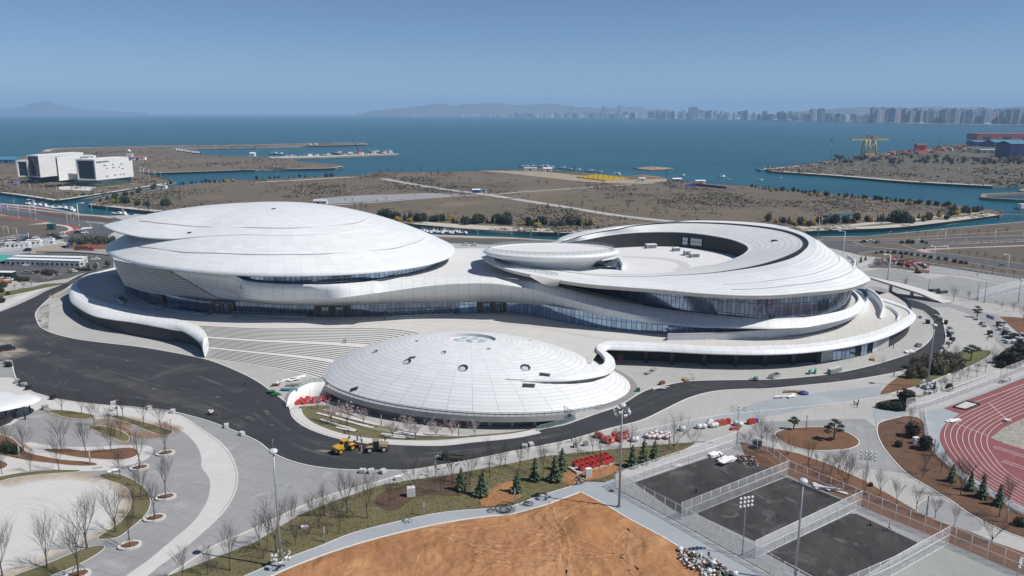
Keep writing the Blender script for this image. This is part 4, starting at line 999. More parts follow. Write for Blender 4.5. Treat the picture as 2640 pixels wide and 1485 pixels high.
# centre skylight with petals
mb=MB(); ctr=ell(DC,DA,DB,DR,0,0,dz(.2)-.7)
mb.cyl((ctr.x,ctr.y,ctr.z-.2),1.4,.5,18); mb.build('skylight',BM['sky'],dome,True)
for k in range(7):
    t=6.28319*k/7; q=ell(DC,DA,DB,DR,t,.085,dz(.2)-.75); mb=MB(); mb.ball((q.x,q.y,q.z),1.7,14,6,0,(1,.8,.14)); mb.build('skylight',BM['sky'],dome,True)
for s,r in (('l2 1110,312',1.75),('l2 1500,214',1.0),('l2 1412,408',2.2),('l2 1752,320',1.35),('l2 1935,468',2.5),('l2 2172,289',1.0),('l3 125,462',2.6),('l3 170,207',.9)):
    h=ondome(*px(s)[0])
    if h:
        p,n=h; M=Matrix.Translation(p)@n.to_track_quat('Z','Y').to_matrix().to_4x4()
        r*=.62; mb=MB(); mb.cyl((0,0,-.25),r,.29,24,0,None,M); k=mb.build('skylight',BM['void'],dome,True)
        mb=MB(); mb.ball((-.2*r,-.3*r,.02),r*.72,16,6,0,(1,1,.09)); 
        for i,v in enumerate(mb.v): mb.v[i]=tuple(M@Vector(v))
        mb.build('skylight_lens',BM['sky'],k,True)
for s,w,h_ in (('l2 1457,371',2.1,1.0),('l3 305,530',3.0,1.4),('l3 155,633',3.4,1.5),('l2 915,667',2.6,1.4)):
    h=ondome(*px(s)[0])
    if h:
        p,n=h; M=Matrix.Translation(p)@n.to_track_quat('Z','Y').to_matrix().to_4x4(); M=Matrix.Translation(p+n*.05)@Matrix.Rotation(0,4,'Z')
        mb=MB(); ax=Vector((1,0,0)); ax=(ax-n*ax.dot(n)).normalized(); ay=n.cross(ax); mb.poly([p+n*.07+ax*sx*w/2*1.1+ay*sy*h_/2+ax*sy*.5*w*.12 for sx,sy in ((-1,-1),(1,-1),(1,1),(-1,1))]); mb.build('hatch_opening',BM['void'],dome,True)
for su,sl_ in (('l3 255,611 450,607 600,601 750,580 880,536 918,518','l3 255,613 450,616 600,613 760,594 890,545 920,521'),('l3 -60,574 60,577 130,578','l3 -60,578 60,582 132,581')):
    ab=[]
    for q_ in (su,sl_):
        v=resamp(crom([Vector((x,y,0)) for x,y in px(q_)],4),28); h=[ondome(p.x,p.y) for p in v]; ab.append([a[0]+a[1]*.07 if a else None for a in h])
    ok=[i for i in range(28) if ab[0][i] and ab[1][i]]
    if len(ok)>4: mb=MB(); mb.loft([[ab[1][i] for i in ok],[ab[0][i] for i in ok]],0,False); mb.build('ribbon_shade',BM['void'],dome,True)  # dark strip laid on the dome as the shade cast by the ribbon edge
# ledge, fascia, colonnade and back wall of the sunken court
t0d,t1d=None,None
rim=[ell(DC,DA,DB,DR,6.28319*i/ND,1.0,.3) for i in range(ND)]
fr_=[i for i in range(ND) if proj(rim[i])[1]>988 and proj(rim[i])[0]<1560]
fr_.sort(key=lambda i:proj(rim[i])[0]); fp=[rim[i] for i in fr_]
out2=[Vector((p.x,p.y,.02)) for p in offs(fp,-1.5)]
mb=MB(); mb.loft([[Vector((p.x,p.y,.02)) for p in fp],out2,[p-Vector((0,0,1.7)) for p in out2],[Vector((p.x,p.y,-1.7)) for p in offs(fp,3)]],[0,0,0],False,False); mb.build('fascia',BM['conc'],dome,True)
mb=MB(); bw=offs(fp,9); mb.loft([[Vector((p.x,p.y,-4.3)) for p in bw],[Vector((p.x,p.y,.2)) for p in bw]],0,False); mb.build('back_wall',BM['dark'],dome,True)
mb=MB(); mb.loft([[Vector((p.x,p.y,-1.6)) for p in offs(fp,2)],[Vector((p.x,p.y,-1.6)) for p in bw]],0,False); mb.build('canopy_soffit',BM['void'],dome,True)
cs=resamp(offs(fp,1.6),15)
for p in cs[1:-1]:
    mb=MB(); mb.box(p.x-.5,p.y-.5,-4.3,p.x+.5,p.y+.5,-1.6); mb.build('column',BM['conc'],dome,True)
def balus(pts,h,par,every=2.0,name='balustrade'):
    pts=[Vector(p) for p in pts]; mb=MB(); mb.loft([[p+Vector((0,0,.05)) for p in pts],[p+Vector((0,0,h)) for p in pts]],0,False,False); o=mb.build(name,BM['rail'],par,True)
    mb=MB(); L=sum((b-a).length for a,b in zip(pts,pts[1:])); q=resamp(pts,max(2,int(L/every)))
    for p in q: mb.tube([p,p+Vector((0,0,h))],.05,4)
    mb.tube([p+Vector((0,0,h)) for p in pts],.05,4); mb.build('rail',BM['post'],o,True); return o
balus([p+Vector((0,0,0)) for p in offs(out2,.15)],1.25,dome)
# retaining wall of the sunken court
cw=thing('court_wall','white curved retaining wall with a railing round the sunken court','wall',(-50,215,-4))
wlp=crom(W('l2 290,835 297,790 310,745 340,700 420,650 520,612 650,602',0),5)
mb=MB(); q=offs(wlp,.4); q2=offs(wlp,-.05); mb.loft([[Vector((p.x,p.y,-4.3)) for p in q2],[Vector((p.x,p.y,.25)) for p in q2],[Vector((p.x,p.y,.25)) for p in q],[Vector((p.x,p.y,-4.3)) for p in q]],0,False); mb.build('wall',BM['smooth'],cw,True)
balus([p+Vector((0,0,.25)) for p in offs(wlp,.2)],1.2,cw,1.6)
cw2=thing('court_wall','glass railed ramp wall closing the right end of the sunken court','wall',(20,215,-4))
wr2=crom(W('s 1443,1052 l3 575,920 572,958 400,1010 230,1055',0),4)
mb=MB(); mb.loft([[Vector((p.x,p.y,-4.3)) for p in wr2],[Vector((p.x,p.y,.15)) for p in wr2],[Vector((p.x,p.y,.15)) for p in offs(wr2,.35)]],0,False); mb.build('wall',BM['conc'],cw2,True)
balus([p+Vector((0,0,.15)) for p in wr2],1.3,cw2,1.8)
hp=[Vector((p.x,p.y,-4.2)) for p in hole]
sheet('sunken_court',[Vector((p.x,p.y,0)) for p in W('s 700,1010 850,930 1250,960 1500,980 1560,1090 1330,1150 1000,1165 800,1120',0)],-4.2,MK['pave'],label='floor of the sunken court')
# sloping lawn with stone seats
lo_o=resamp(crom(W('s 776,1053 784,1072 814,1094 870,1115 935,1128 991,1133 1129,1137 1212,1129 1320,1118 1380,1106',0),5),60)
lo_i=resamp(crom(W('s 772,1049 800,1046 850,1046 905,1068 983,1096 1060,1112 1129,1120 1212,1122 1320,1115 1380,1105',-4.15),5),60)
mb=MB(); mb.loft([[p+Vector((0,0,-.02)) for p in lo_o],[a.lerp(b,.5)+Vector((0,0,.35)) for a,b in zip(lo_o,lo_i)],lo_i],0,False,True)
from mathutils.bvhtree import BVHTree
LBV=BVHTree.FromPolygons([Vector(v) for v in mb.v],mb.f)
def onlawn(x,y):
    o=Vector((0,0,H)); h=LBV.ray_cast(o,(P(x,y,0)-o).normalized())[0]
    return h if h is not None else P(x,y,-3.9)
kind(mb.build('sloping_lawn',MK['grass']),'structure','sloping lawn of the sunken court')
strip('court_path',[p+Vector((0,0,.05)) for p in offs([Vector((p.x,p.y,0)) for p in lo_o],-1.6)],MK['lightpath'],3.4,.05,smooth=0)
fadesheet('soil_dust',W('l2 1030,1040 1200,1020 1300,1060 1250,1110 1050,1110',-2.2),-2.0,MK['dust'],2)
seats=['l2 570,895 700,930 900,985 1050,1020','l2 640,865 800,905 1000,965 1150,1010','l2 600,955 740,1000 850,1030 940,1060','l2 745,905 900,950 1100,1000 1190,1012','l2 750,1030 850,1052 930,1066','l2 780,950 900,985 1020,1020 1100,1030','l2 1170,1090 1350,1110 1480,1130','l2 1200,1110 1300,1122 1400,1132','l2 1290,1080 1500,1100 1700,1110 2000,1108','l2 1350,1050 1500,1075 1650,1090 1900,1098','l2 1320,1065 1450,1088 1560,1095']
sg=random.Random(3)
for i,s in enumerate(seats):
    q=[onlawn(x,y) for x,y in px(s)]; mb=MB(); q=crom(q,3); mb.loft([[p+Vector((0,0,d)) for p in offs(q,e)] for e,d in ((-.45,-.5),(-.45,.4),(.45,.4),(.45,-.5))],0,False,False)
    o=mb.build('stone_bench',MK['lightpath']); tag(o,'long pale stone step in the sloping lawn, %s from the red crates'%nth(i+1),'bench','stone steps in the sloping lawn')
# paving ring round the right foot of the dome
rg=[p for i,p in enumerate(rim) if proj(p)[0]>1500 and proj(p)[1]<1050]; rg.sort(key=lambda p:-proj(p)[1])
mb=MB(); a=[Vector((p.x,p.y,.05)) for p in rg]; c0=Vector((DC[0],DC[1],.05)); b=[p+(p-c0).normalized()*2.2 for p in a]; b2=[p+(p-c0).normalized()*3.0 for p in a]
mb.loft([a,b],0,False,False); kind(mb.build('gutter',BM['riser']),'structure')
# ================================================================ spiral hall (the right shell)
hall=thing('spiral_hall','round white hall with a spiral ring roof around a sunken terrace and a raised disc','hall',(62,330,7))
O=Vector((62,330))
def polar(ctrl):
    """periodic r(theta), z(theta) through control points, smooth and resampled on NH stations"""
    q=[]
    for p in ctrl: q.append((math.atan2(p.y-O.y,p.x-O.x)%(2*math.pi),math.hypot(p.x-O.x,p.y-O.y),p.z))
    q.sort(); n=len(q); out=[]
    for i in range(NH):
        t=2*math.pi*i/NH; k=0
        while k<n and q[k][0]<=t: k+=1
        def g(j): w,r=divmod(j,n); a=q[r]; return (a[0]+w*2*math.pi,a[1],a[2])
        p0,p1,p2,p3_=g(k-2),g(k-1),g(k),g(k+1)
        u=(t-p1[0])/max(p2[0]-p1[0],1e-6)
        def herm(c):
            d1=(p2[c]-p0[c])/max(p2[0]-p0[0],1e-6); d2=(p3_[c]-p1[c])/max(p3_[0]-p1[0],1e-6); h=p2[0]-p1[0]
            u2=u*u;u3=u2*u
            return (2*u3-3*u2+1)*p1[c]+(u3-2*u2+u)*h*d1+(-2*u3+3*u2)*p2[c]+(u3-u2)*h*d2
        r,z=herm(1),herm(2); out.append(Vector((O.x+r*math.cos(t),O.y+r*math.sin(t),z)))
    return out
NH=180
Wp=lambda x,y,z: Vector((x,y,z))
R_=p3('2244,718,24 2223,733,24 2173,746,24 2090,754,24 1980,762,24 1900,761.5,24 1817,757,24 1706,747,24.1 1596,739,24.2 1513,732,24.4 1430,720,25 1370,708,25.6 1320,697,26.2 1275,682,26.8 1248,669,27.2 1237,652,27.6 1250,640,28 1330,630,28.6 1425,626,29.6')
R_+= [Wp(30,382,28.5),Wp(62,396,27),Wp(95,386,26),Wp(122,358,25),Wp(135,328,24.3)]
X_=p3('1425,625.5,30 1486,609,32 1596,586,34.5 1706,572.5,35.8 1817,568.5,36.2 1980,577,36.2 2035,588,36 2090,609,35.2 2104,632,34.2 2085,662,32 2040,682,30 1980,696,28.5 1880,710,26.6 1760,722,25.4 1690,722,25.2 1560,722,25.3 1430,704,26 1340,690,26.6 1290,675,27.2')
K_=p3('1440,625.3,29.8 1486,611,31.8 1596,588.5,34.1 1706,574.7,35.3 1830,573,35.6 1980,585,35.6 2049,600,35.4 2083,621,34.6 2076,643,33.4 2038,667,31.3 1980,683,29 1880,699,26.7 1740,710,25.35 1680,713,25.1 1560,712,25.2 1430,697,25.8 1340,684,26.4 1310,670,27')
K2_=p3('1440,625.6,29.7 1486,611.8,31.6 1596,590,33.8 1706,577.5,34.9 1830,577,35.2 1980,590.5,35.2 2040,605,35.0 2067,622,34.2 2060,643,33 2022,662,31.1 1965,680,28.9 1870,698,26.6 1738,709,25.3 1679,712,25.06 1558,711,25.16 1430,696,25.76 1342,683,26.36 1312,669,26.96')
I_=p3('1458,624.3,29.4 1513,616,30.6 1596,602,31.6 1651,598,31.9 1762,598.5,32 1844,608,31.9 1900,621,31.6 1929,641,30.5 1913,657,28.6 1872,674,26.2 1789,688,25.25 1679,706,25.0 1560,706,25.05 1440,693,25.3 1370,680,25.6 1350,660,26.5 1400,640,27.6')
R0=polar(R_); X0=polar(X_); K0=polar(K_); K20=polar(K2_); I0=polar(I_)
M1=[a.lerp(b,.30)+Vector((0,0,max(0,(a.z-b.z))*.14)) for a,b in zip(X0,R0)]
M2=[a.lerp(b,.62)+Vector((0,0,max(0,(a.z-b.z))*.16)) for a,b in zip(X0,R0)]
M3=[a.lerp(b,.88)+Vector((0,0,max(0,(a.z-b.z))*.08)) for a,b in zip(X0,R0)]
mb=MB(); mb.loft([X0,[p.lerp(q,.5)+Vector((0,0,.05)) for p,q in zip(X0,M1)],M1,M2,M3,R0],0,True); mb.build('outer_roof',BM['hallroof'],hall,True)
mb=MB(); mb.loft([K0,[p+Vector((0,0,-.0)) for p in X0]],0,True); mb.build('roof_rim',BM['smooth'],hall,True)
mb=MB(); mb.loft([K20,[a.lerp(b,.5)-Vector((0,0,.35)) for a,b in zip(K20,K0)],K0],0,True,False); mb.build('roof_slot',BM['black'],hall,True)
mb=MB(); rs=[I0]+[[a.lerp(b,f)+Vector((0,0,.25*math.sin(f*3.14))) for a,b in zip(I0,K20)] for f in (.06,.25,.5,.75,1)]; mb.loft(rs,[1,0,0,0,0],True); mb.build('ring_roof',[BM['roofin'],BM['smooth']],hall,True)
FZ=25.0
F0=[Vector((p.x,p.y,min(p.z-.02,FZ))) for p in I0]
cI=sum(I0,Vector())/NH; F0=[Vector((p.x+(cI.x-p.x)*.01,p.y+(cI.y-p.y)*.01,p.z)) for p in F0]
mb=MB(); mb.loft([F0,[p-Vector((0,0,.35)) for p in I0]],0,True); mb.loft([[p-Vector((0,0,.35)) for p in I0],I0],1,True); mb.build('inner_wall',[panel('black_fluted_wall',(.024,.023,.025),(.010,.010,.010),.9,40,.3,.01,.6),BM['smooth']],hall,True)
mb=MB(); b=mb.add(F0); 
for t in tessellate_polygon([F0]):
    q=[F0[i] for i in t]
    if (q[1]-q[0]).cross(q[2]-q[0]).z<0: t=(t[0],t[2],t[1])
    mb.face([b+i for i in t])
mb.build('terrace_floor',BM['terr'],hall,True)
# fascia and soffit
R2=[Vector((O.x+(p.x-O.x)*.985,O.y+(p.y-O.y)*.985,p.z-1.5)) for p in R0]; R3=[Vector((O.x+(p.x-O.x)*.86,O.y+(p.y-O.y)*.86,22.3)) for p in R0]
mb=MB(); mb.loft([R0,R2,R3],0,True); mb.build('rim_soffit',BM['soffit'],hall,True)
# glass drum
g=crom(p3('1490,740,14 1510,751,14 1560,766,14 1624,782,14 1720,800,14 1817,810,14 1900,817,14 1980,823,14 2090,816,14 2159,802,14 2192,780,14 2190,750,14'),6)
mb=MB(); mb.loft([[Vector((p.x,p.y,11)) for p in g],[Vector((p.x,p.y,14)) for p in g],[Vector((p.x,p.y,22.4)) for p in g]],0,False); mb.build('glass_drum',glassmat('drum_glass',(.20,.26,.34),(.03,.035,.045),1.55,4.2,.2,.2,.75),hall,True)
core=[Vector((O.x+(p.x-O.x)*.62,O.y+(p.y-O.y)*.62+4,0)) for p in R0[::6]]
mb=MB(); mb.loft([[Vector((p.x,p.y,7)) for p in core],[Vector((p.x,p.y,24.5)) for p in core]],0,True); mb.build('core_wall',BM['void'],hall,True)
# support foot under the left end of the rim
ft=p3('1370,716,25 1385,728,23.4 1418,735,23.2 1440,724,25'); mb=MB()
a=crom(p3('1365,712,25.4 1392,728,23.6 1415,737,22.4 1438,737,22.2'),4); b_=crom(p3('1372,708,25.6 1410,716,25.2 1440,722,25 1447,723,25'),4); c_=[p+Vector((0,6,0)) for p in b_]
mb.loft([a,b_,c_],0,False); mb.loft([c_,[p+Vector((0,5,0)) for p in a]],0,False); mb.build('support_foot',BM['soffit'],hall,True)
# windows in the inner wall
for s,w in (('m3 1641,490',2.4),('m3 1737,500',5.6)):
    q=W(s,FZ)[0]; i=min(range(NH),key=lambda k:(Vector((F0[k].x,F0[k].y,0))-Vector((q.x,q.y,0))).length); p=F0[i]; t=(F0[(i+1)%NH]-F0[i-1]); t.z=0; t.normalize(); n=Vector((-t.y,t.x,0))
    if n.dot(cI-p)<0: n=-n
    M=Matrix.Translation(p+n*.25)@Matrix(((t.x,n.x,0,0),(t.y,n.y,0,0),(0,0,1,0),(0,0,0,1)))
    mb=MB()
    mb.box(-w/2,0,1.4,w/2,.1,4.6,0,M); wd_=mb.build('window',BM['sky'],hall,True); mb=MB()
    for k in range(int(w/1.1)+1): mb.box(-w/2+k*w/int(w/1.1)-.08,.1,1.4,-w/2+k*w/int(w/1.1)+.08,.2,4.6,0,M)
    mb.box(-w/2,.1,3,w/2,.2,3.14,0,M); mb.build('window_frame',BM['void'],wd_,True)
# rooftop boxes
for k,(s,w,d,h) in enumerate((('m3 1297,505',4.6,3,1.9),('m3 1532,533',3.0,2.6,1.7),('m3 1634,572',2.6,2.6,2.1),('m3 1702,590',3.8,2.8,1.8))):
    q=W(s,FZ)[0]; mb=MB(); mb.box(-w/2,-d/2,0,w/2,d/2,h*.86); t=thing('plant_unit','grey box unit on the roof terrace, %s from the raised disc'%('nearest','second','third','farthest')[k],'plant unit',(q.x,q.y,FZ),.2,'box units on the roof terrace')
    mb.build('casing',BM['conc'],t); mb=MB(); mb.box(-w/2-.12,-d/2-.12,h*.86,w/2+.12,d/2+.12,h); mb.build('lid',BM['smooth'],t); mb=MB()
    for j in range(5): mb.box(-w*.4,-d/2-.05,.3+j*.24,w*.4,-d/2-.005,.42+j*.24)
    mb.build('louvre',BM['post'],t)
# raised disc
def discring(ctr,a,b,z,n=72): return [Vector((ctr.x+a*math.cos(6.28319*i/n),ctr.y+b*math.sin(6.28319*i/n),z)) for i in range(n)]
dc=P(1421,643,31.5); a0=(P(1585,643.5,31.5).x-P(1257.5,642,31.5).x)/2; b0=(P(1421,628,31.5).y-P(1421,661,31.5).y)/2; dc=Vector((dc.x,(P(1421,628,31.5).y+P(1421,661,31.5).y)/2,31.5))
mb=MB(); rr_=[discring(dc,a0*k,b0*k,z) for k,z in ((.955,31.4),(1.0,31.9),(1.05,31.5),(1.075,30.8),(1.05,30.1),(.98,29.4),(.84,28.2),(.72,26.0),(.70,24.5))]
mb.loft(rr_,0,True); mb.build('disc_shell',BM['smooth'],hall,True)
mb=MB(); mb.poly(discring(dc,a0*.955,b0*.955,31.4)); mb.build('disc_floor',BM['terr'],hall,True)
mb=MB(); q=discring(dc,a0*.985,b0*.985,31.75); q.append(q[0]); balus(q,1.25,hall,2.4)
q=discring(dc,a0*.6,b0*.6,25); 
# dark triangular opening below the disc
mb=MB(); o3=p3('1456,688,25.6 1585,686,25.4 1600,694,25.3 1604,696,25.3'); top=p3('1456,685,26.2 1530,676,27.6 1590,667,28.4 1597,680,27'); mb.loft([[p for p in o3],[p for p in top]],0,False,False); mb.build('terrace_window',BM['darkglass'],hall,True)
upstand('m3 950,620 1000,640 1025,700 1010,712',1.6,.7,25.05,'opening_wall',hall)
# rail round the terrace rim on the left
q=[R0[i].lerp(X0[i],.55)+Vector((0,0,.1)) for i in range(NH) if proj(R0[i])[0]<1420 and proj(R0[i])[1]>640]; q.sort(key=lambda p:proj(p)[0]); balus(q,1.2,hall,2.4)
strip_=crom(p3('1605,661,25.04 1650,663,25.04 1720,668,25.04 1762,680,25.04 1760,692,25.04 1740,697,25.04'),4); mb=MB(); mb.loft([offs(strip_,-2.2),offs(strip_,2.2)],0,False); mb.build('pale_band',BM['deck'],hall,True)
# small crescent terrace cut into the right flank
cr=p3('2183,665,29.6 2197,672,29.2 2203,684,28.4 2196,697,27.2 2173,704,26.6'); a=crom(cr,4); 
mb=MB(); inn=[p.lerp(sum(a,Vector())/len(a)+Vector((-3,0,0)),.35)+Vector((0,0,.9)) for p in a]; mb.loft([[p+Vector((0,0,1.2)) for p in a],[p+Vector((0,0,-.2)) for p in a]],0,False); mb.loft([[p+Vector((0,0,1.2)) for p in a],[p+(p-a[8]).normalized()*.1+Vector((.5,-.2,1.1)) for p in a]],1,False); mb.build('flank_parapet',[BM['conc'],BM['smooth']],hall,True)
h_=Vector((sum(p.x for p in a)/len(a)-1,sum(p.y for p in a)/len(a),0))
# roof hatch and seams on the hall
for f,nm in ((.45,'roof_seam'),(.72,'roof_seam')):
    src=[a.lerp(b,f)+Vector((0,0,max(0,(a.z-b.z))*.16+.02)) for a,b in zip(X0,R0)]
    sg_=[i for i in range(NH) if math.radians(-75)<((2*math.pi*i/NH+math.pi)%(2*math.pi)-math.pi)<math.radians(60)]
    sg_.sort(key=lambda i:(2*math.pi*i/NH+math.pi)%(2*math.pi)); mb=MB(); mb.tube([src[i] for i in sg_],.1,4); mb.build(nm,BM['conc'],hall,True)
i=min(range(NH),key=lambda k:(proj(I0[k].lerp(K20[k],.55))[0]-2001)**2+(proj(I0[k].lerp(K20[k],.55))[1]-618)**2); p=I0[i].lerp(K20[i],.55); mb=MB(); mb.box(p.x-1.1,p.y-.9,p.z-.2,p.x+1.1,p.y+.9,p.z+.6); mb.build('roof_hatch',BM['void'],hall,True)
# ---------------------------------------------------------------- plants
PM=dict(bark=plain('grey_bark',(.085,.073,.062),.9,var=.25,scale=3),twig=plain('bare_twigs',(.075,.063,.053),.9,var=.25,scale=2),twigr=plain('reddish_twigs',(.15,.095,.08),.9,var=.25,scale=2),
 stake=plain('support_pole',(.12,.10,.085),.8),needle=plain('conifer_needles',(.072,.108,.052),.8,var=.4,scale=1.2),needle2=plain('conifer_tips',(.115,.15,.075),.8,var=.3,scale=1.2),
 pine=plain('pine_needles',(.030,.050,.028),.8,var=.35,scale=1.5),dark=plain('dark_evergreen_leaves',(.022,.036,.018),.8,var=.4,scale=.8),dark2=plain('evergreen_leaves',(.042,.062,.028),.8,var=.35,scale=.8),
 maroon=plain('maroon_leaves',(.050,.028,.024),.8,var=.35,scale=1),yellow=plain('yellow_blossom',(.52,.36,.02),.8,var=.25,scale=1),blossom=plain('pale_pink_blossom',(.52,.44,.45),.8,var=.15,scale=2),
 olive=plain('olive_twigs',(.145,.125,.065),.9,var=.3,scale=1),scrubA=plain('scrub_brown',(.165,.128,.102),.95,var=.3,scale=.05,coord='pos'),scrubB=plain('scrub_grey',(.145,.125,.105),.95,var=.3,scale=.05,coord='pos'),scrubC=plain('scrub_straw',(.22,.175,.125),.95,var=.25,scale=.05,coord='pos'),scrubD=plain('scrub_olive',(.135,.122,.085),.95,var=.3,scale=.05,coord='pos'))
def grow(mb,p,d,L,r,depth,rg,up,split,spread,m=0):
    pts=[p];rs=[r];q=p.copy();dd=d.copy(); ns=3 if depth>0 else 2
    for i in range(ns):
        dd=(dd+Vector((rg.gauss(0,.10),rg.gauss(0,.10),up*.12))).normalized(); q=q+dd*(L/ns); pts.append(q.copy()); rs.append(r*(1-.55*(i+1)/ns))
    mb.tube(pts,rs,3 if depth<2 else 5,m,False)
    if depth<=0: return
    for k in range(split[depth]):
        t=.35+.65*(k+rg.random()*.6)/split[depth]; t=min(t,1); i=min(int(t*ns),ns-1); f=t*ns-i; s=pts[i].lerp(pts[i+1],f)
        a=rg.random()*6.283; side=Vector((math.cos(a),math.sin(a),0)); side=(side-dd*side.dot(dd)).normalized()
        nd=(dd+side*spread*(.7+.6*rg.random())+Vector((0,0,up*.2))).normalized()
        grow(mb,s,nd,L*(.50+.25*rg.random()),max(r*.5,.009),depth-1,rg,up,split,spread,m)
def baretree(seed,hgt_=9.0,trunk=2.6,mains=6,spread=.5,up=.8,r=.13,tw='twig',name='bare_tree',label='',group='',stakes=False,blossom=0,depth=3,split=(0,5,5,5)):
    rg=random.Random(seed); t=thing(name,label,'tree',(0,0,-900),0,group)
    mb=MB(); mb.tube([(0,0,-.1),(.03,.02,trunk*.5),(0.05,-.02,trunk),(0.06,0,trunk+.6)],[r*1.25,r,r*.85,r*.6],7,0,False); mb.build('trunk',PM['bark'],t)
    mb=MB()
    for k in range(mains):
        a=6.283*(k+rg.random()*.5)/mains; e=spread*(.75+.5*rg.random()); d=Vector((math.cos(a)*e,math.sin(a)*e,1)).normalized(); z=trunk*(.75+.3*rg.random())
        grow(mb,Vector((0.04,0,z)),d,(hgt_-trunk)*(.62+.16*rg.random()),r*.36,depth-1,rg,up,split,.55)
    grow(mb,Vector((0.05,0,trunk)),Vector((.05,.03,1)).normalized(),(hgt_-trunk)*.8,r*.42,depth-1,rg,up,split,.5)
    if blossom:
        vs=[Vector(v) for v in mb.v if v[2]>trunk*1.1]
        for k in range(blossom):
            v=rg.choice(vs)+Vector((rg.gauss(0,.1),rg.gauss(0,.1),rg.gauss(0,.1))); s=.07+.06*rg.random(); a=Vector((rg.gauss(0,1),rg.gauss(0,1),rg.gauss(0,1))).normalized(); b=a.orthogonal().normalized(); c=a.cross(b)
            mb.poly([v+b*s,v+c*s,v-b*s,v-c*s],1)
    mb.build('crown',[PM[tw],PM['blossom']],t)
    if stakes:
        for k in range(4):
            mb=MB(); a=6.283*(k+.3)/4; mb.tube([(1.25*math.cos(a),1.25*math.sin(a),0),(.12*math.cos(a),.12*math.sin(a),2.1)],.045,4); mb.build('stake',PM['stake'],t)
    return t
def leafball(mb,c,r,n,s,rg,sc=(1,1,1),mats=(0,),shell=.55):
    for k in range(n):
        u=Vector((rg.gauss(0,1),rg.gauss(0,1),rg.gauss(0,1))).normalized(); q=(shell+(1-shell)*rg.random()**.6)*r*(1+.16*math.sin(u.x*5+u.z*4+c[0]))
        p=Vector((c[0]+u.x*q*sc[0],c[1]+u.y*q*sc[1],c[2]+u.z*q*sc[2])); nrm=(u+Vector((rg.gauss(0,.6),rg.gauss(0,.6),rg.gauss(0,.6)))).normalized(); b=nrm.orthogonal().normalized(); b.rotate(Matrix.Rotation(rg.random()*6.28,3,nrm)); cc=nrm.cross(b); e=s*(.6+.8*rg.random())
        mb.poly([p+b*e,p+cc*e*.7,p-b*e,p-cc*e*.7],rg.choice(mats))
def conifer(seed,h=7.5,r=1.9,name='spruce_tree',mats=('needle','needle2'),levels=17,label='',group=''):
    rg=random.Random(seed); t=thing(name,label,'tree',(0,0,-900),0,group)
    mb=MB(); mb.tube([(0,0,-.1),(0,0,h*.9)],[.16,.03],6,0,False); mb.build('trunk',PM['bark'],t); mb=MB()
    for l in range(levels):
        f=l/levels; z=.5+(h-.7)*f; R=r*(1-f)**.65*(.62+.5*rg.random()); nb=max(5,int(15*(1-f)+4))
        for k in range(nb):
            a=6.283*(k+rg.random())/nb; rr=R*(.75+.45*rg.random()); d=Vector((math.cos(a),math.sin(a),0)); s=Vector((-d.y,d.x,0))
            for j in range(4):
                q=.2+.8*j/4; p=Vector((0,0,z-.20*rr*q*q))+d*rr*q; w=.32*rr**.5*(1.15-q*.6); e=rr*.24; tl=Vector((0,0,rg.gauss(-.05,.14)))
                mb.poly([p-s*w-tl,p+d*e*1.3+Vector((0,0,-.1)),p+s*w+tl,p-d*e*.4+Vector((0,0,.16))],0 if rg.random()<.65 else 1)
    mb.build('crown',[PM[mats[0]],PM[mats[1]]],t); return t
def shrub(seed,r,sc,n,leaf,mats,name,label,group,cat='shrub',trunk=0):
    rg=random.Random(seed); t=thing(name,label,cat,(0,0,-900),0,group)
    mb=MB(); mb.tube([(0,0,-.1),(0,0,max(trunk,r*sc[2]*.6))],[.09,.05],5,0,False); mb.build('stem',PM['bark'],t)
    mb=MB(); leafball(mb,(0,0,trunk+r*sc[2]*.92),r,n,leaf,rg,sc,tuple(range(len(mats)))); 
    for k in range(4): a=6.28*k/4+seed; leafball(mb,(r*.45*sc[0]*math.cos(a),r*.45*sc[1]*math.sin(a),trunk+r*sc[2]*(.55+.5*rg.random())),r*.55,n//6,leaf,rg,sc,tuple(range(len(mats))))
    mb.build('foliage',[PM[m] for m in mats],t); return t
def put(protos,lst,label,group,hs,rg,z=0.0,zed=None,fz=None):
    """lst: (px,py,height) in source pixels; labelled by place in the row from left to right"""
    L=sorted(lst,key=lambda q:q[0])
    for i,q in enumerate(L):
        k=rg.randrange(len(protos)); p=protos[k]; w=P(q[0],q[1],z if zed is None else zed) if fz is None else fz(q[0],q[1])
        s=(q[2]/hs[k]) if len(q)>2 else 1.0
        o=place(p,w,rg.random()*6.28,label%nth(i+1),group,(s*(.78+.4*rg.random()),s*(.78+.4*rg.random()),s))
        o.rotation_euler=(rg.gauss(0,.025),rg.gauss(0,.025),rg.random()*6.28)
        yield o
def lst(s,z=0.0):
    """'b2 x,y,h' with h in the same crop pixels -> source pixel base and real height"""
    out=[];ox=oy=0;k=3.6227
    for a in s.split():
        if ',' not in a:
            if a[0]=='q': ox,oy,k={'q1':(0,380,6.586),'q2':(0,580,6.586),'q3':(2280,560,6.586),'q4':(2280,780,6.586),'qs':(0,0,1)}[a]
            else: ox,oy,k=OX[a[1]],OY[a[0]],3.6227
        else:
            x,y,h=map(float,a.split(',')); X,Y=ox+x/k,oy+y/k; out.append((X,Y,hgt(X,Y,Y-h/k,z)))
    return out
rg=random.Random(11)
vase=[baretree(s,9.0,2.5,6,.42,.9,.12,group='g',label='l',stakes=False,split=(0,6,6,5)) for s in (1,2,3)]
HV=[9.0]*3
parkT=lst('l1 580,880,215 765,900,205 885,1010,235 1010,1050,195 1150,930,255 1340,1000,235 1500,1035,235 1130,1105,195 1040,1255,265 800,1250,255 575,1245,295 230,1275,265 75,1200,205')
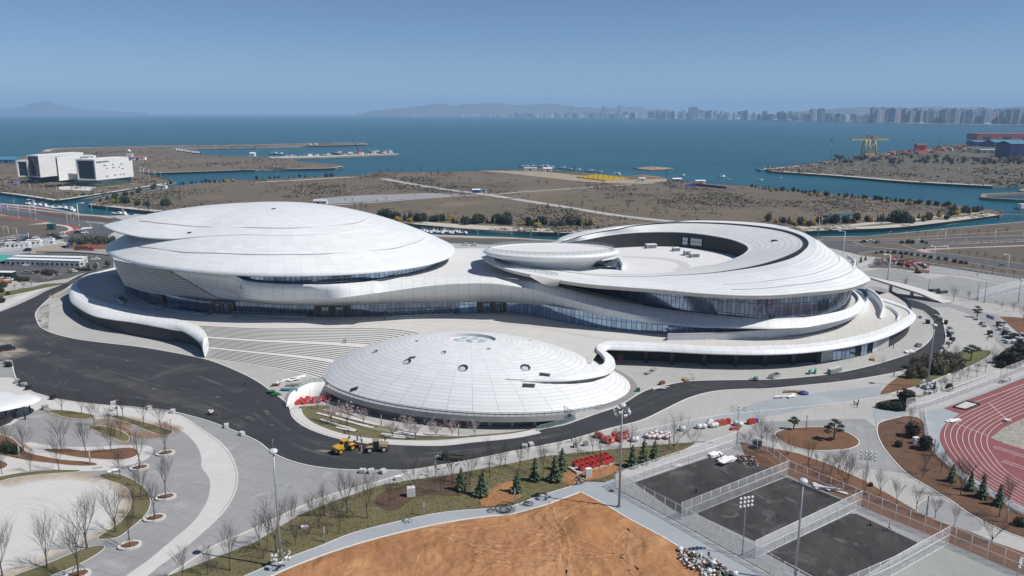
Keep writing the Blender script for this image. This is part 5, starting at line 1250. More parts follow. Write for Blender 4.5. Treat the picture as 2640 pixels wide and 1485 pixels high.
list(put(vase,parkT,'bare vase-shaped tree in the park beds below the asphalt road, %s from the left','bare trees in the park beds',HV,rg))
courtT=lst('b1 285,475,200 555,465,300 20,500,200 1125,540,260 1270,610,140 1320,720,255 1250,870,210 1080,1040,390 815,1190,450 440,1375,450 25,1449,440 1090,1090,180 -40,1330,300')
list(put(vase,courtT,'tall leafless tree around the dusty round court, %s from the left','bare trees around the round court',HV,rg))
ringT=lst('b1 1545,305,240 1305,440,310 1548,715,360 1445,912,330 1213,1168,310 730,1440,430')
st_=[baretree(s,8.0,2.9,5,.33,.95,.11,group='g',label='l',stakes=True,split=(0,6,6,5)) for s in (5,6)]
list(put(st_,ringT,'staked young tree in an oval stone planter, %s from the left','staked trees in planters',[8.0]*2,rg,z=.45))
for i,(x,y,h) in enumerate(sorted(ringT)):
    q=P(x,y+1,0); t=thing('tree_planter','pale oval stone planter with brown soil on grey paving, %s from the left'%nth(i+1),'planter',(q.x,q.y,0),.35,'oval tree planters')
    mb=MB(); n=28
    def rg_(a,b,z): return [Vector((a*math.cos(6.283*k/n),b*math.sin(6.283*k/n),z)) for k in range(n)]
    mb.loft([rg_(2.3,1.75,0),rg_(2.3,1.75,.42),rg_(1.72,1.2,.42),rg_(1.72,1.2,.2)],0,True,False); mb.build('rim',MK['lightpath'],t)
    mb=MB(); mb.poly(rg_(1.72,1.2,.28)); mb.build('soil',MK['bedsoil'],t)
lawnT=lst('b1 1715,1500,290 1940,1440,260 2150,1400,380 b2 30,1160,240 110,1110,230 190,1230,480 330,1030,300 370,1165,180 590,1005,270 640,890,260 785,980,270 855,855,340 930,740,160 1040,910,400 505,890,190 700,900,170 1245,800,240 1725,670,230 1835,570,240 2000,600,320 2185,530,310 2270,490,210 2330,420,200 1600,560,130 b3 75,450,240 290,500,290 150,350,110 615,330,190 755,290,180 825,320,210 1105,270,210 1000,250,190 820,480,170 430,300,150')
list(put(vase,lawnT,'bare tree on the lawn strip below the asphalt road, %s from the left','bare trees on the lawn strip',HV,rg))
multi=[baretree(s,6.5,.7,7,.85,.6,.11,group='g',label='l',split=(0,5,6,5)) for s in (8,9)]
mul=lst('b2 1480,610,300 b3 1510,270,300 1690,220,150 2330,190,240 2190,220,130 b4 2090,1130,270 180,320,170 720,580,240')
list(put(multi,mul,'low-branching spreading bare tree with several stems, %s from the left','spreading multi-stem trees',[6.5]*2,rg))
rowT=lst('b4 40,300,200 375,440,240 510,470,150 580,520,180 655,500,230 745,590,250 885,650,210 1045,700,220 1205,770,210 1385,830,210 1560,910,210 1740,980,170 450,420,120 b3 2380,200,150')
list(put(vase,rowT,'bare tree in the soil strip behind the court fence, %s from the left','bare trees behind the courts',HV,rg))
bedT=lst('b4 1330,30,140 1250,210,110 1460,500,220 1440,540,120 1615,480,180 1650,410,120 1800,700,340 1830,620,230 2160,900,290 2000,640,150 2250,750,220 1380,300,120 1700,560,180 1560,330,130')
list(put(vase,bedT,'leafless tree in the brown bed beside the running track, %s from the left','bare trees beside the track',HV,rg))
upT=lst('l4 1620,690,130 1720,600,120 1790,590,120 1860,570,120 1950,550,150 2030,500,140 2090,450,170 1650,660,110 1480,520,150 1560,500,130 1600,510,150 1680,490,170 1760,470,190 1360,560,170 1340,500,150 1440,540,160')
list(put(vase,upT,'bare tree near the curved lawn below the ring road, %s from the left','bare trees by the curved lawn',HV,rg))
farR=lst('q3 85,1230,150 345,1240,190 1170,1430,240 1430,1420,160 q4 1985,120,120 2190,160,150 2350,320,270 q3 1340,840,130 1190,830,90 1710,720,110 1870,760,100 2020,760,90 1425,690,100 1270,660,90 1570,680,80 2190,780,100 2340,800,90 290,690,80 560,330,110 690,340,90 1170,330,110 1440,330,90 1590,310,100 1740,310,90 1940,290,110 2070,300,120 1210,470,60 1490,480,70 1640,470,60 1770,465,60 1945,460,60 2070,455,60 2210,450,60 930,800,100 1050,820,110 750,770,90 1660,920,120 1830,960,110 1500,910,90 1990,980,100 2190,1000,110')
list(put(vase,farR,'small bare tree along the avenues behind the halls, %s from the left','bare roadside trees along the avenues',HV,rg))
pinkb=[baretree(s,4.6,1.3,7,.62,.55,.09,'twigr','blossom_tree',group='g',label='l',blossom=420,split=(0,5,5,4)) for s in (21,22)]
pk=lst('l2 575,850,110 700,985,200 850,1010,210 1005,990,130 1275,1120,140 1400,1055,150 1440,1095,140 1490,1130,140 1630,1085,130 1680,1115,140 1830,1110,150 2045,1100,130')
list(put(pinkb,pk,'small pale blossoming tree on the sunken court lawn, %s from the left','blossom trees of the sunken court',[4.6]*2,rg,fz=onlawn))
pk=lst('q2 760,960,110 850,960,90 930,930,100 1020,910,100 1110,870,110 410,1080,110 250,1090,90 540,1040,100 680,930,110')
list(put(pinkb,pk,'white blossoming shrub tree beside the car park verge, %s from the left','blossom trees by the car park',[4.6]*2,rg))
con=[conifer(s,7.5,1.9,group='g',label='l') for s in (31,32)]
cn=lst('b2 1920,650,230 2110,700,260 b3 45,670,230 220,560,230 405,565,250 465,460,220 1130,430,220 1230,395,240 1330,360,190')
list(put(con,cn,'dark green spruce tree on the lawn strip, %s from the left','spruce trees on the lawn strip',[7.5]*2,rg))
cn=lst('b4 1890,650,200 2000,720,240 2150,790,220 1720,570,180 l4 1550,690,110')
list(put(con,cn,'ragged grey-green cypress between the brown bed and the track, %s from the left','cypresses by the track',[7.5]*2,rg))
cn=lst('q2 1505,780,150 1620,770,140 1840,720,150 1240,330,150 1340,320,130 1420,330,160 1540,310,140 1660,310,150 1740,310,140 1840,300,150 1930,290,120 1180,300,90 q3 300,690,90')
pb=[shrub(81,2.0,(1,1,1.35),600,.3,('dark2','scrubB','needle'),'pine_tree','l','g','tree',1.3),conifer(82,7.5,2.4,'pine_tree',('needle','dark2'),12,'l','g')]
cn+=lst('q2 1210,345,140 1380,335,130 1480,320,150 1600,330,140 1700,330,130 1790,320,150 1890,310,150 1560,290,120 1420,290,120 1300,300,120')
list(put(pb,cn,'dark pine tree between car park and arena, %s from the left','dark pines by the arena',[7.0,7.5],rg))
cn=lst('m4 795,640,60 865,640,70 910,620,50 820,660,45')
list(put(con,cn,'small dark cypress behind the spiral hall, %s from the left','cypresses behind the spiral hall',[7.5]*2,rg))
# round clipped shrubs
rb=shrub(41,1.5,(1,1,1),900,.16,('maroon','dark'),'round_shrub','l','g'); 
rs_=lst('l4 1290,790,130 1465,1225,135 1345,1110,140 2290,450,140 2220,430,110 1690,680,75 2350,400,150 l3 2290,1215,80 l4 2140,420,80')
list(put([rb],rs_,'dark round clipped shrub in the right-hand beds, %s from the left','round clipped shrubs',[2.85],rg))
# cloud-pruned pines
def cloudpine(seed,pads,h,label,sc=1.0):
    g=random.Random(seed); t=thing('pine_tree',label,'tree',(0,0,-900),0,'cloud-pruned pines'); mb=MB(); mb.tube([(0,0,-.1),(.25,.1,h*.35),(-.1,0,h*.7),(0,0,h*.95)],[.22,.17,.12,.05],6,0,False)
    for (x,y,z,r) in pads: mb.tube([(0,0,z-.6),(x*.6,y*.6,z-.25),(x,y,z)],[.07,.06,.04],4,0,False)
    mb.build('trunk',PM['bark'],t)
    for (x,y,z,r) in pads:
        mb=MB(); leafball(mb,(x,y,z),r,int(260*r),.15,g,(1,1,.34),(0,1),.3); mb.build('crown_pad',[PM['pine'],PM['needle2']],t)
    return t
pads=[(0,0,5.6,1.0),(1.0,.2,4.9,.9),(-1.0,-.3,4.6,.95),(1.6,-.2,4.0,1.0),(-1.5,.4,3.5,1.1),(.9,-.7,3.1,1.0),(-1.8,-.5,2.6,1.1),(1.9,.5,2.5,1.0),(-.3,.8,4.1,.9)]
q=W('l4 610,1140')[0]; cloudpine(1,pads,5.6,'large cloud-pruned pine on the oval soil bed').location=(q.x,q.y,.05)
q=W('l4 235,1040')[0]; o=cloudpine(2,[(0,0,3.3,1.0),(.9,0,2.6,.8),(-.9,.1,2.5,.8),(.3,-.4,2.1,.9)],3.3,'small cloud-pruned pine at the far edge of the oval soil bed'); o.location=(q.x,q.y,.05)
q=W('l4 1890,400')[0]; o=cloudpine(3,[(0,0,5.4,1.5),(1.8,.1,4.6,1.3),(-1.7,0,4.5,1.3),(2.6,-.3,4.0,1.0),(-2.4,-.2,3.7,1.1),(.6,-.6,3.9,1.2),(-.8,-.6,3.2,1.0)],5.0,'broad umbrella-shaped pine beside the curved lawn'); o.location=(q.x,q.y,.05)
q=P(2518,818); o=cloudpine(4,[(0,0,4.6,1.3),(1.0,0,3.4,1.2),(-1.0,.1,3.2,1.2),(0,-.5,2.4,1.6)],4.4,'dense dark pine on the sandy corner beyond the pale paving'); o.location=(q.x,q.y,0)
# tall olive bushes on the curved lawn
ob=[shrub(51,1.9,(1,1,1.15),800,.2,('olive','scrubB'),'bush','l','g'),shrub(52,1.8,(1,1,1.1),800,.2,('scrubB','dark2'),'bush','l','g')]
bs=lst('l4 1400,520,110 1480,480,150 1540,520,130 1620,520,150 1700,500,150 1330,560,120 1660,430,130 1580,440,130 1740,440,110 1780,470,110 1450,560,100 1380,470,120')
list(put(ob,bs,'twiggy olive bush in the thicket on the curved lawn, %s from the left','bushes on the curved lawn',[4.0,3.8],rg))
bs=lst('l4 1060,840,60 1110,850,70 1160,855,70 1210,860,80 1250,850,80 2210,400,90 2260,380,100 2330,340,110 2380,330,110 2180,460,70 2240,440,80 2300,420,90 b4 960,610,40 1220,240,60 2350,980,80 b1 60,280,90 110,290,80 160,300,70 m4 1010,560,22 1060,552,26 1120,552,24 1180,556,30 1240,562,26 1290,566,28 1340,575,30 1400,580,26 1460,590,30 1520,600,28 1590,612,30 1660,620,34 1740,640,36 1800,650,30 1850,655,26 1010,462,20 1250,462,30 1310,460,36 1350,462,34 1440,460,34 1480,465,24 q2 830,860,110 760,850,100 900,850,90 380,960,90 300,940,80 60,1060,100 20,1140,90 140,1180,60 10,1320,110 450,950,80 960,860,80')
list(put([shrub(53,1.5,(1.1,1.1,.9),700,.17,('dark','dark2'),'bush','l','g')],bs,'low dark evergreen bush in a bed or hedge, %s from the left','low dark bushes',[2.6],rg))
bs=lst('b2 505,1060,130 670,1060,110 780,1050,60 70,1290,130 b2 1300,740,60')
list(put([baretree(61,2.6,.4,8,.9,.4,.05,'twigr','red_shrub',group='g',label='l',split=(0,4,5,4))],bs,'small reddish bare shrub on the lawn strip, %s from the left','reddish shrubs on the lawn strip',[2.6],rg))
# evergreen hedges and yellow forsythia on the canal banks
hd=[shrub(71,2.2,(1,1,1.15),420,.33,('dark','dark2'),'evergreen_shrub','l','g'),conifer(72,5.5,2.0,'evergreen_shrub',('dark','dark2'),9,'l','g')]
ye=[shrub(73,1.9,(1.25,1,.9),420,.28,('yellow','yellow','olive'),'yellow_shrub','l','g')]
def rowpx(s,n,j,h): 
    a=crom([Vector((x,y,0)) for x,y in px(s)],6); q=resamp(a,n); return [(p.x+rg.gauss(0,j),p.y+rg.gauss(0,j*.18),h*(.7+.6*rg.random())) for p in q]
D1=rowpx('t4 -120,882 0,900 400,942 800,978 1250,1022 1700,1060',78,5,3.9)+rowpx('t4 1720,1120 1850,1118 1960,1110 2000,1100',15,6,5.5)
list(put(hd,D1,'dark evergreen shrub in the hedge facing the sea on the right, %s from the left','seaside hedge shrubs',[4.4,5.5],rg,zed=.4))
D2=rowpx('t4 10,1200 150,1208 370,1240',6,5,5.5)+rowpx('t4 480,1210 660,1215 830,1215',14,6,6)+rowpx('t4 870,1190 1050,1205',8,6,6)+rowpx('t4 1130,1195 1320,1215',10,6,7)+[(2380,571,5.5),(2368,563,5),(2395,568,6.5),(2440,566,4.5),(2420,555,6),(2452,557,5)]
list(put(hd,D2,'dark evergreen shrub beside the canal promenade on the right, %s from the left','canal hedge shrubs on the right',[4.4,5.5],rg,zed=.4))
D3=rowpx('t2 1180,1160 1320,1172',8,5,6)+rowpx('t2 1400,1190 1760,1198',22,5,5)+rowpx('t2 1870,1215 1940,1215',6,4,5.5)+rowpx('t2 1975,1225 2280,1205',20,6,5.5)+rowpx('t2 2330,1225 2391,1230',4,4,7)+rowpx('t3 130,1235 300,1235',11,5,5.5)+rowpx('t3 370,1240 760,1240',16,5,5.5)
list(put(hd,D3,'dark evergreen shrub beside the canal behind both halls, %s from the left','canal hedge shrubs in the middle',[4.4,5.5],rg,zed=.4))
D4=rowpx('t1 950,1000 1100,985 1330,920 1500,870 1780,848',18,7,4.5)+rowpx('t1 985,1015 1140,1030 1300,1040 1520,1065',11,8,5.5)+rowpx('t1 1810,840 2080,832',10,4,4)+rowpx('t2 10,812 150,800 400,792 740,780',14,4,4.5)
list(put(hd,D4,'dark evergreen shrub on the canal bank behind the arena, %s from the left','canal hedge shrubs on the left',[4.4,5.5],rg,zed=.4))
Y=[(x,y,3.2*(.7+.6*rg.random())) for x,y in px('t4 80,1215 230,1225 260,1235 345,1205 340,1235 430,1235 520,1205 600,1205 800,1195 935,1195 960,1200 1110,1190 1450,1175 1470,1170 1600,1160 1700,1080 1720,1140 1755,1140 1775,1130 1850,1110 1870,1115 30,918 400,958 470,962 660,985 900,1005 1070,1020 1120,1025 1320,1045 t3 75,1235 220,1245 250,1255 630,1235 680,1232 740,1232 t2 1320,1195 1800,1190 1820,1185 1840,1195 1440,1200 t1 1055,1020 1215,1020 1220,1015 2180,828 2110,830')]
list(put(ye,Y,'yellow flowering shrub among the dark canal hedges, %s from the left','yellow forsythia shrubs',[3.3],rg,zed=.4))
mt=lst('t2 1165,770,60 1230,760,55 1360,755,55 1540,760,65 1640,800,60 1700,790,60 1290,840,70 1390,850,70 1460,865,70 1520,870,80 1570,890,90 1640,890,80 1710,900,70 1200,820,60 1100,810,50 1830,900,70 1925,970,70 2130,960,60 1830,980,60 1900,840,60 2000,850,50 1130,800,50 1500,790,50 750,930,90 820,930,90 640,930,70 700,920,70 590,930,60 t3 250,870,60 330,880,60 150,1010,60 330,1100,70 440,1080,60 550,1100,80 650,1090,80 780,1130,70 850,1140,70 1080,1110,100 1170,1140,70 1340,1140,80 1440,1150,60 700,900,60 800,920,60 880,930,60 960,935,70 1050,940,70 1150,940,60 1260,940,60 1360,940,60 1440,800,60 580,740,50 1670,1010,70 t2 830,1020,40 900,1020,40 1130,1030,40 1220,1010,40 1480,980,40 920,1100,80 980,1100,80 1030,1120,90',.4)
list(put(vase,mt,'grey leafless tree on the brown scrubland, %s from the left','bare trees on the scrubland',HV,rg,zed=.4))
mt=lst('q1 60,660,90 150,680,110 250,690,120 370,700,120 460,720,120 560,730,120 650,720,100 720,730,110 800,740,110 880,730,90 1000,720,90 1080,700,80 1220,730,100 1290,720,80 1370,730,80 200,640,90 420,640,80 600,660,90 30,620,80',.4)
list(put(vase,mt,'bare tree in front of the white museum blocks, %s from the left','bare trees before the museum',HV,rg,zed=.4))
# ground cover nobody could count: scrub across the scrubland and headlands
def inside(poly,x,y):
    r=False;j=len(poly)-1
    for i in range(len(poly)):
        a,b=poly[i],poly[j]
        if (a.y>y)!=(b.y>y) and x<(b.x-a.x)*(y-a.y)/(b.y-a.y)+a.x: r=not r
        j=i
    return r
from mathutils import noise as mnoise
BARE=[W('t2 680,1040 540,1010 560,990 900,963 1600,938 1900,945 1880,962 1450,990 1000,1025'),W('t3 -300,725 300,735 620,770 1100,812 1440,800 1450,830 1100,850 700,835 300,790'),W('t4 520,1150 640,1135 800,1132 880,1140 800,1155 640,1165'),
 offs(W('t2 1190,800 1500,858 1800,905 2100,940 2391,985 t3 500,1065 1000,1145 1450,1195 1560,1215'),-8)+offs(W('t2 1190,800 1500,858 1800,905 2100,940 2391,985 t3 500,1065 1000,1145 1450,1195 1560,1215'),8)[::-1],
 offs(W('t2 690,1047 1000,1030 1500,988 1900,960 2391,935 t3 600,890 1100,855 1330,838'),-4)+offs(W('t2 690,1047 1000,1030 1500,988 1900,960 2391,935 t3 600,890 1100,855 1330,838'),4)[::-1]]
def scrub(name,poly,n,smin,smax,label,seed,z=.4,thr=-.2):
    g=random.Random(seed); xs=[p.x for p in poly]; ys=[p.y for p in poly]; mb=MB(); k=0;tries=0
    x0,x1,y0,y1=max(min(xs),-1300),min(max(xs),1500),min(ys),max(ys)
    while k<n and tries<n*12:
        tries+=1; x=g.uniform(x0,x1); y=y0+(y1-y0)*g.random()**1.35
        if not inside(poly,x,y) or any(inside(b,x,y) for b in BARE): continue
        v=mnoise.noise(Vector((x*.012,y*.007,seed)))+.5*mnoise.noise(Vector((x*.05,y*.03,seed+3)))
        if v<thr+g.random()*.8: continue
        k+=1; s=g.uniform(smin,smax)*(1+max(0,v)); m=(3 if v>.45 else (1 if v>.12 else 0)) if g.random()<.72 else g.choice((0,1,2,2,3))
        for j in range(6):
            a=g.random()*6.28; d=Vector((math.cos(a),math.sin(a),0)); e=Vector((-d.y,d.x,0))*s*g.uniform(.3,.9); p=Vector((x+g.gauss(0,s*.8),y+g.gauss(0,s*.8),z-.05)); h=s*(.15+.35*g.random())
            mb.poly([p-d*s*.45,p+d*s*.45,p+d*s*.35+e+Vector((0,0,h)),p-d*s*.2+e+Vector((0,0,h*.8))],m)
    o=mb.build(name,[PM['scrubA'],PM['scrubB'],PM['scrubC'],PM['scrubD']]); kind(o,'stuff',label); return o
scrub('undergrowth',waste,12000,.6,1.7,'brown scrub and dry reeds on the scrubland',4)
scrub('undergrowth',penR,3200,1.2,3.4,'grey thicket covering the headland',9,thr=-.35)
scrub('undergrowth',penL,2600,1.0,2.6,'dry scrub on the far peninsula',13)
thick=W('t4 640,610 900,595 1300,590 1700,600 2100,610 2391,620 2391,660 1900,665 1500,660 1100,650 700,645')
g=random.Random(5)
dk=[(x,y,6.5*(.6+.7*g.random())) for x,y in [((2150+ (2640-2150)*g.random()),0) for k in range(130)]]
dk=[(x,240+ (600+58*g.random()+ (x-2150)*.03)/3.6227,h) for x,y,h in dk]
hd2=[shrub(75,2.2,(1,1,1.15),300,.33,('dark2','scrubB'),'belt_tree','l','g','tree'),conifer(76,5.5,2.0,'belt_tree',('dark2','scrubD'),9,'l','g')]
list(put(hd2,dk,'dark tree in the wooded belt behind the headland scrub, %s from the left','trees of the headland belt',[4.4,5.5],g,zed=.4))
# grass tufts and pebbles give the near lawns and soil a broken surface
def tufts(name,poly,n,s,mats,label,seed,z=.05,cards=3):
    g=random.Random(seed); xs=[p.x for p in poly]; ys=[p.y for p in poly]; mb=MB(); k=0;tr=0
    while k<n and tr<n*20:
        tr+=1; x=g.uniform(min(xs),max(xs)); y=g.uniform(min(ys),max(ys))
        if y<112 or not inside(poly,x,y): continue
        k+=1
        for j in range(cards):
            a=g.random()*6.28; d=Vector((math.cos(a),math.sin(a),0)); e=s*(.5+g.random()); p=Vector((x+g.gauss(0,s),y+g.gauss(0,s),z))
            mb.poly([p-d*e*.5,p+d*e*.5,p+Vector((g.gauss(0,.3)*e,g.gauss(0,.3)*e,e*.9))],g.randrange(len(mats)))
    o=mb.build(name,mats); kind(o,'stuff',label); return o
tufts('grass',lawn,5000,.16,[PM['olive'],PM['scrubC'],PM['dark2']],'tufts of dry grass on the lawn strip',3)
tufts('pebbles',so_out,1500,.10,[MK['bedsoil'],MK['tan'] if False else MK['soil'],MK['lightpath']],'loose stones and clods on the orange soil',6,.2)
# ---------------------------------------------------------------- paints
TM=dict(steel=plain('galvanised_steel',(.36,.37,.38),.45,.55),white=MK['white'],lamp=plain('lamp_glass',(.72,.74,.75),.25),black=plain('black_rubber',(.018,.018,.019),.75),yellow=plain('yellow_machine_paint',(.52,.30,.035),.45,var=.2),dirty=plain('dusty_machine_paint',(.27,.22,.14),.75,var=.3),dark=plain('dark_metal',(.035,.036,.04),.5,.3),
 red=plain('red_paint',(.46,.035,.03),.45),redfade=plain('faded_red',(.42,.09,.075),.6),blue=plain('blue_paint',(.03,.09,.33),.45),navy=plain('navy_tarp',(.025,.035,.16),.6),olive=plain('olive_paint',(.05,.062,.035),.6),green=plain('green_paint',(.03,.14,.075),.5),teal=plain('teal_netting',(.06,.33,.27),.7),grey=plain('grey_paint',(.28,.29,.30),.6),lgrey=plain('light_grey',(.5,.51,.52),.6),
 silver=plain('silver_paint',(.42,.43,.45),.3,.5),win=plain('window_glass',(.025,.032,.04),.12,.2),skin=plain('skin',(.42,.26,.18),.6),hair=plain('dark_hair',(.02,.017,.015),.7),cl_dark=plain('dark_clothing',(.03,.032,.04),.85),cl_blue=plain('blue_workwear',(.05,.08,.16),.85),cl_white=plain('white_shirt',(.6,.6,.58),.8),cl_brown=plain('brown_jacket',(.17,.09,.05),.85),hat=plain('yellow_helmet',(.6,.38,.05),.4),
 net=netmat('white_wire_mesh',(.66,.67,.69),.30),netg=netmat('grey_wire_mesh',(.42,.43,.44),.22),wood=plain('timber',(.33,.22,.12),.8),stone=plain('grey_stone',(.34,.34,.33),.85,var=.2),bag=plain('white_bag',(.62,.62,.61),.7),orange=plain('orange_paint',(.55,.17,.03),.5),brown=plain('rust_brown',(.16,.075,.045),.8),cblue=plain('blue_roof_sheet',(.07,.21,.33),.5),cream=plain('cream_wall',(.55,.53,.48),.7))
def at(s,z=0.0): return W(s,z)[0]
# ---------------------------------------------------------------- fences
def fence(label,pts,h,net,name='mesh_fence',step=3.0,z=.05,pm='white',pr=.05,rails=(0.03,.52,1.0)):
    pts=[Vector((p.x,p.y,z)) for p in pts]; t=thing(name,label,'fence',pts[0])
    mb=MB(); mb.loft([[p for p in pts],[p+Vector((0,0,h)) for p in pts]],0,False,False); mb.build('mesh_panel',TM[net],t,True)
    L=sum((b-a).length for a,b in zip(pts,pts[1:])); n=max(2,int(L/step)+1); q=resamp(pts,n)
    for p in q:
        mb=MB(); mb.tube([p,p+Vector((0,0,h+.08))],pr,5); mb.build('post',TM[pm],t,True)
    for f in rails:
        mb=MB(); mb.tube([p+Vector((0,0,max(h*f,.05))) for p in pts],pr,4); mb.build('rail',TM[pm],t,True)
    return t
fence('white mesh fence along the far side of the first asphalt court',W('b3 965,632 1480,455 2100,238'),4.05,'net')
fence('mesh fence dividing the first and second asphalt courts',W('b3 1580,925 2391,595 b4 185,520'),4.05,'net')
fence('mesh fence dividing the second and third asphalt courts',W('b3 2270,1290 2391,1232 b4 865,812'),4.05,'net')
fence('mesh fence dividing the third court from the grey court',W('b4 620,1690 1150,1455 1685,1152'),4.05,'net')
fence('mesh fence between the courts and the grey footpath',W('b3 965,632 1540,938 2240,1330 2391,1415 2800,1650'),4.05,'netg')
fence('mesh fence behind the courts in front of the orange soil strip',W('b3 2100,238 2391,355 b4 190,520 870,812 1690,1152 2391,1452 2700,1590'),4.05,'netg')
fence('white mesh fence curving along the top of the running track',crom(W('l4 1285,880 1470,850 1700,770 2160,600'),4),4.2,'net',step=3.2)
fence('white mesh fence ending beside the red track gate',W('l4 2225,562 2290,540 2391,500 2800,340'),4.2,'net')
fence('grey gate panel in the running track fence',W('l4 2160,600 2225,562'),4.2,'netg','fence_gate')
fence('low white fence between brown bed and track apron',crom(W('l4 1455,870 1470,990 1500,1110 b4 1545,290 1700,440 1900,615 2391,885'),3),1.4,'net',rails=(.05,1.0))
fence('mesh fence behind the grey sports lot',[P(2280+x/6.586,560+y/6.586) for x,y in ((740,935),(1500,1010),(2250,1155),(2600,1240))],4,'netg')
fence('white mesh fence crossing the grey sports lot',[P(2280+x/6.586,560+y/6.586) for x,y in ((1600,1412),(2371,1212),(2800,1100))],5,'net')
fence('short mesh fence at the corner of the sports lot',W('m4 850,700 1000,665 1160,690'),3,'net')
# ---------------------------------------------------------------- masts, floodlights, street lamps
def mast(base,h,label,cluster=None,ball=True,r=.28):
    t=thing('lamp_mast',label,'light mast',base); mb=MB(); mb.cyl((0,0,0),.55,.25,10); mb.tube([(0,0,.2),(0,0,h*.5),(0,0,h)],[r,r*.78,r*.5],8); mb.build('pole',TM['steel'],t)
    if ball:
        mb=MB(); mb.ball((0,0,h+.15),.85,14,8,0,(1,1,.62)); mb.build('dome_cap',TM['lgrey'],t); mb=MB(); mb.tube([(0,0,h+.5),(0,0,h+2.6)],.03,4); mb.build('lightning_rod',TM['steel'],t)
    if cluster is not None:
        rgx=random.Random(int(h*7)); mb=MB()
        for z in (cluster-.35,cluster+.35): mb.loft([[Vector((1.25*math.cos(6.283*i/16),1.25*math.sin(6.283*i/16),z+d)) for i in range(16)] for d in (-.05,.05)],0,True,False)
        for i in range(4): a=6.283*i/4; mb.tube([(0,0,cluster),(1.25*math.cos(a),1.25*math.sin(a),cluster)],.05,4)
        mb.build('ring_frame',TM['steel'],t)
        for i in range(10):
            a=6.283*i/10; z=cluster+(.3 if i%2 else -.4); M=Matrix.Translation((1.65*math.cos(a),1.65*math.sin(a),z))@Matrix.Rotation(a,4,'Z')@Matrix.Rotation(.55,4,'Y'); mb=MB(); mb.box(-.2,-.38,-.3,.2,.38,.3,0,M); f=mb.build('floodlight',TM['lgrey'],t); mb=MB(); mb.box(.2,-.33,-.25,.225,.33,.25,0,M); mb.build('lens',TM['lamp'],f)
    return t
mast(at('b2 235,1365'),23.9,'tall grey mast with its floodlights lowered near the base',2.2)
mast(at('b3 1000,805'),23.9,'tall grey mast crowned with a ring of floodlights beside the soil field',22.6)
q=P(2049,1500); mast(q,hgt(2049,1500,1242),'tall mast with a domed cap standing by the second court',None)
mast(at('l4 1487,650'),20.5,'leaning-looking tall mast beside the curved lawn and track',1.6)
for i,(a,b) in enumerate((((1695,1449),1030),((2270,1460),1065),((745,1262),1000),((1575,1412),1070),((50,1060),620),((1580,975),790))):
    q=P(2280+a[0]/6.586,560+a[1]/6.586); h=hgt(2280+a[0]/6.586,560+a[1]/6.586,560+b/6.586); mast(q,h,'slim grey floodlight mast on the sports lot, %s one listed from the pale ramp outward'%nth(i+1) if False else ['thick grey pole on the sports lot beyond the pale ramp','grey mast with a white lamp cap at the white lot fence','slim pole at the near edge of the sports lot','slim pole beside the white sports lot fence','slim pole near the left corner of the sports lot','thin pole along the back fence of the sports lot'][i],None,i==1,.2)
def floodpost(base,h,label,rows,cols,w,rz=0.0):
    t=thing('floodlight_post',label,'floodlight',base,rz); mb=MB(); mb.tube([(0,0,0),(0,0,h)],[.12,.07],6); mb.build('pole',TM['steel'],t)
    for r in range(rows):
        z=h-.1-r*.85; mb=MB(); mb.tube([(-w/2,0,z),(w/2,0,z)],.05,4); mb.build('crossarm',TM['steel'],t)
        for c in range(cols):
            x=-w/2+w*c/(cols-1); M=Matrix.Translation((x,-.15,z-.12))@Matrix.Rotation(.6,4,'X'); mb=MB(); mb.cyl((0,0,-.18),.3,.36,10,0,.22,M); mb.build('lamp_head',TM['lgrey'],t)
    return t
floodpost(at('b3 2150,1255'),12.7,'court floodlight post with rows of round lamps in the second court',3,4,2.6,.3)
q=at('b4 900,690'); floodpost(q,hgt(*px('b4 900,690')[0],px('b4 930,280')[0][1]),'floodlight post with three crossarms behind the court fence',3,4,3.0,-.25)
q=at('l3 2095,1190'); floodpost(q,hgt(*px('l3 2095,1190')[0],px('l3 2110,818')[0][1]),'floodlight post with one wide crossarm at the corner of the first court',2,3,3.2,-.2)
floodpost(P(2617,1520),hgt(2617,1520,1442),'floodlight post with white round lamps at the grey court edge',2,3,2.0,.9)
def bollardlamp(s,h,label):
    t=thing('lamp_post',label,'lamp post',at(s),0,'short square lamp posts'); mb=MB(); mb.box(-.13,-.13,0,.13,.13,h*.55); mb.build('post',TM['steel'],t); mb=MB(); mb.box(-.1,-.1,h*.55,.1,.1,h*.98); mb.build('light_column',TM['lgrey'],t); mb=MB(); mb.box(-.15,-.15,h*.98,.15,.15,h); mb.build('cap',TM['dark'],t)
bollardlamp('b2 1570,885',3.8,'short square lamp post on the lawn beside the mulch bed'); bollardlamp('b2 640,1130',3.8,'short square lamp post on the lawn near the lowered floodlights'); bollardlamp('b3 25,770',3.8,'short square lamp post by the black cable coil'); bollardlamp('b3 872,572',3.6,'short square lamp post at the path corner by the courts'); bollardlamp('b1 845,405',3.6,'short square lamp post in the orange crescent bed'); bollardlamp('b1 185,345',3.6,'short square lamp post by the dark bushes of the park'); bollardlamp('l1 1600,1060',3.6,'thin lamp post at the tip of the upper park bed'); bollardlamp('l2 1172,1010',3.6,'lamp post between the two lawns of the sunken court'); bollardlamp('l2 1893,1095',3.6,'lamp post among the blossom trees of the sunken court'); bollardlamp('b4 1480,885',4.5,'bare square lamp post behind the back court fence'); bollardlamp('b4 1545,330',4.5,'square lamp post beside the round maroon shrub'); bollardlamp('l4 355,1045',4.2,'thin lamp post behind the oval pine bed'); bollardlamp('b3 1465,250',4,'thin lamp post behind the first court fence')
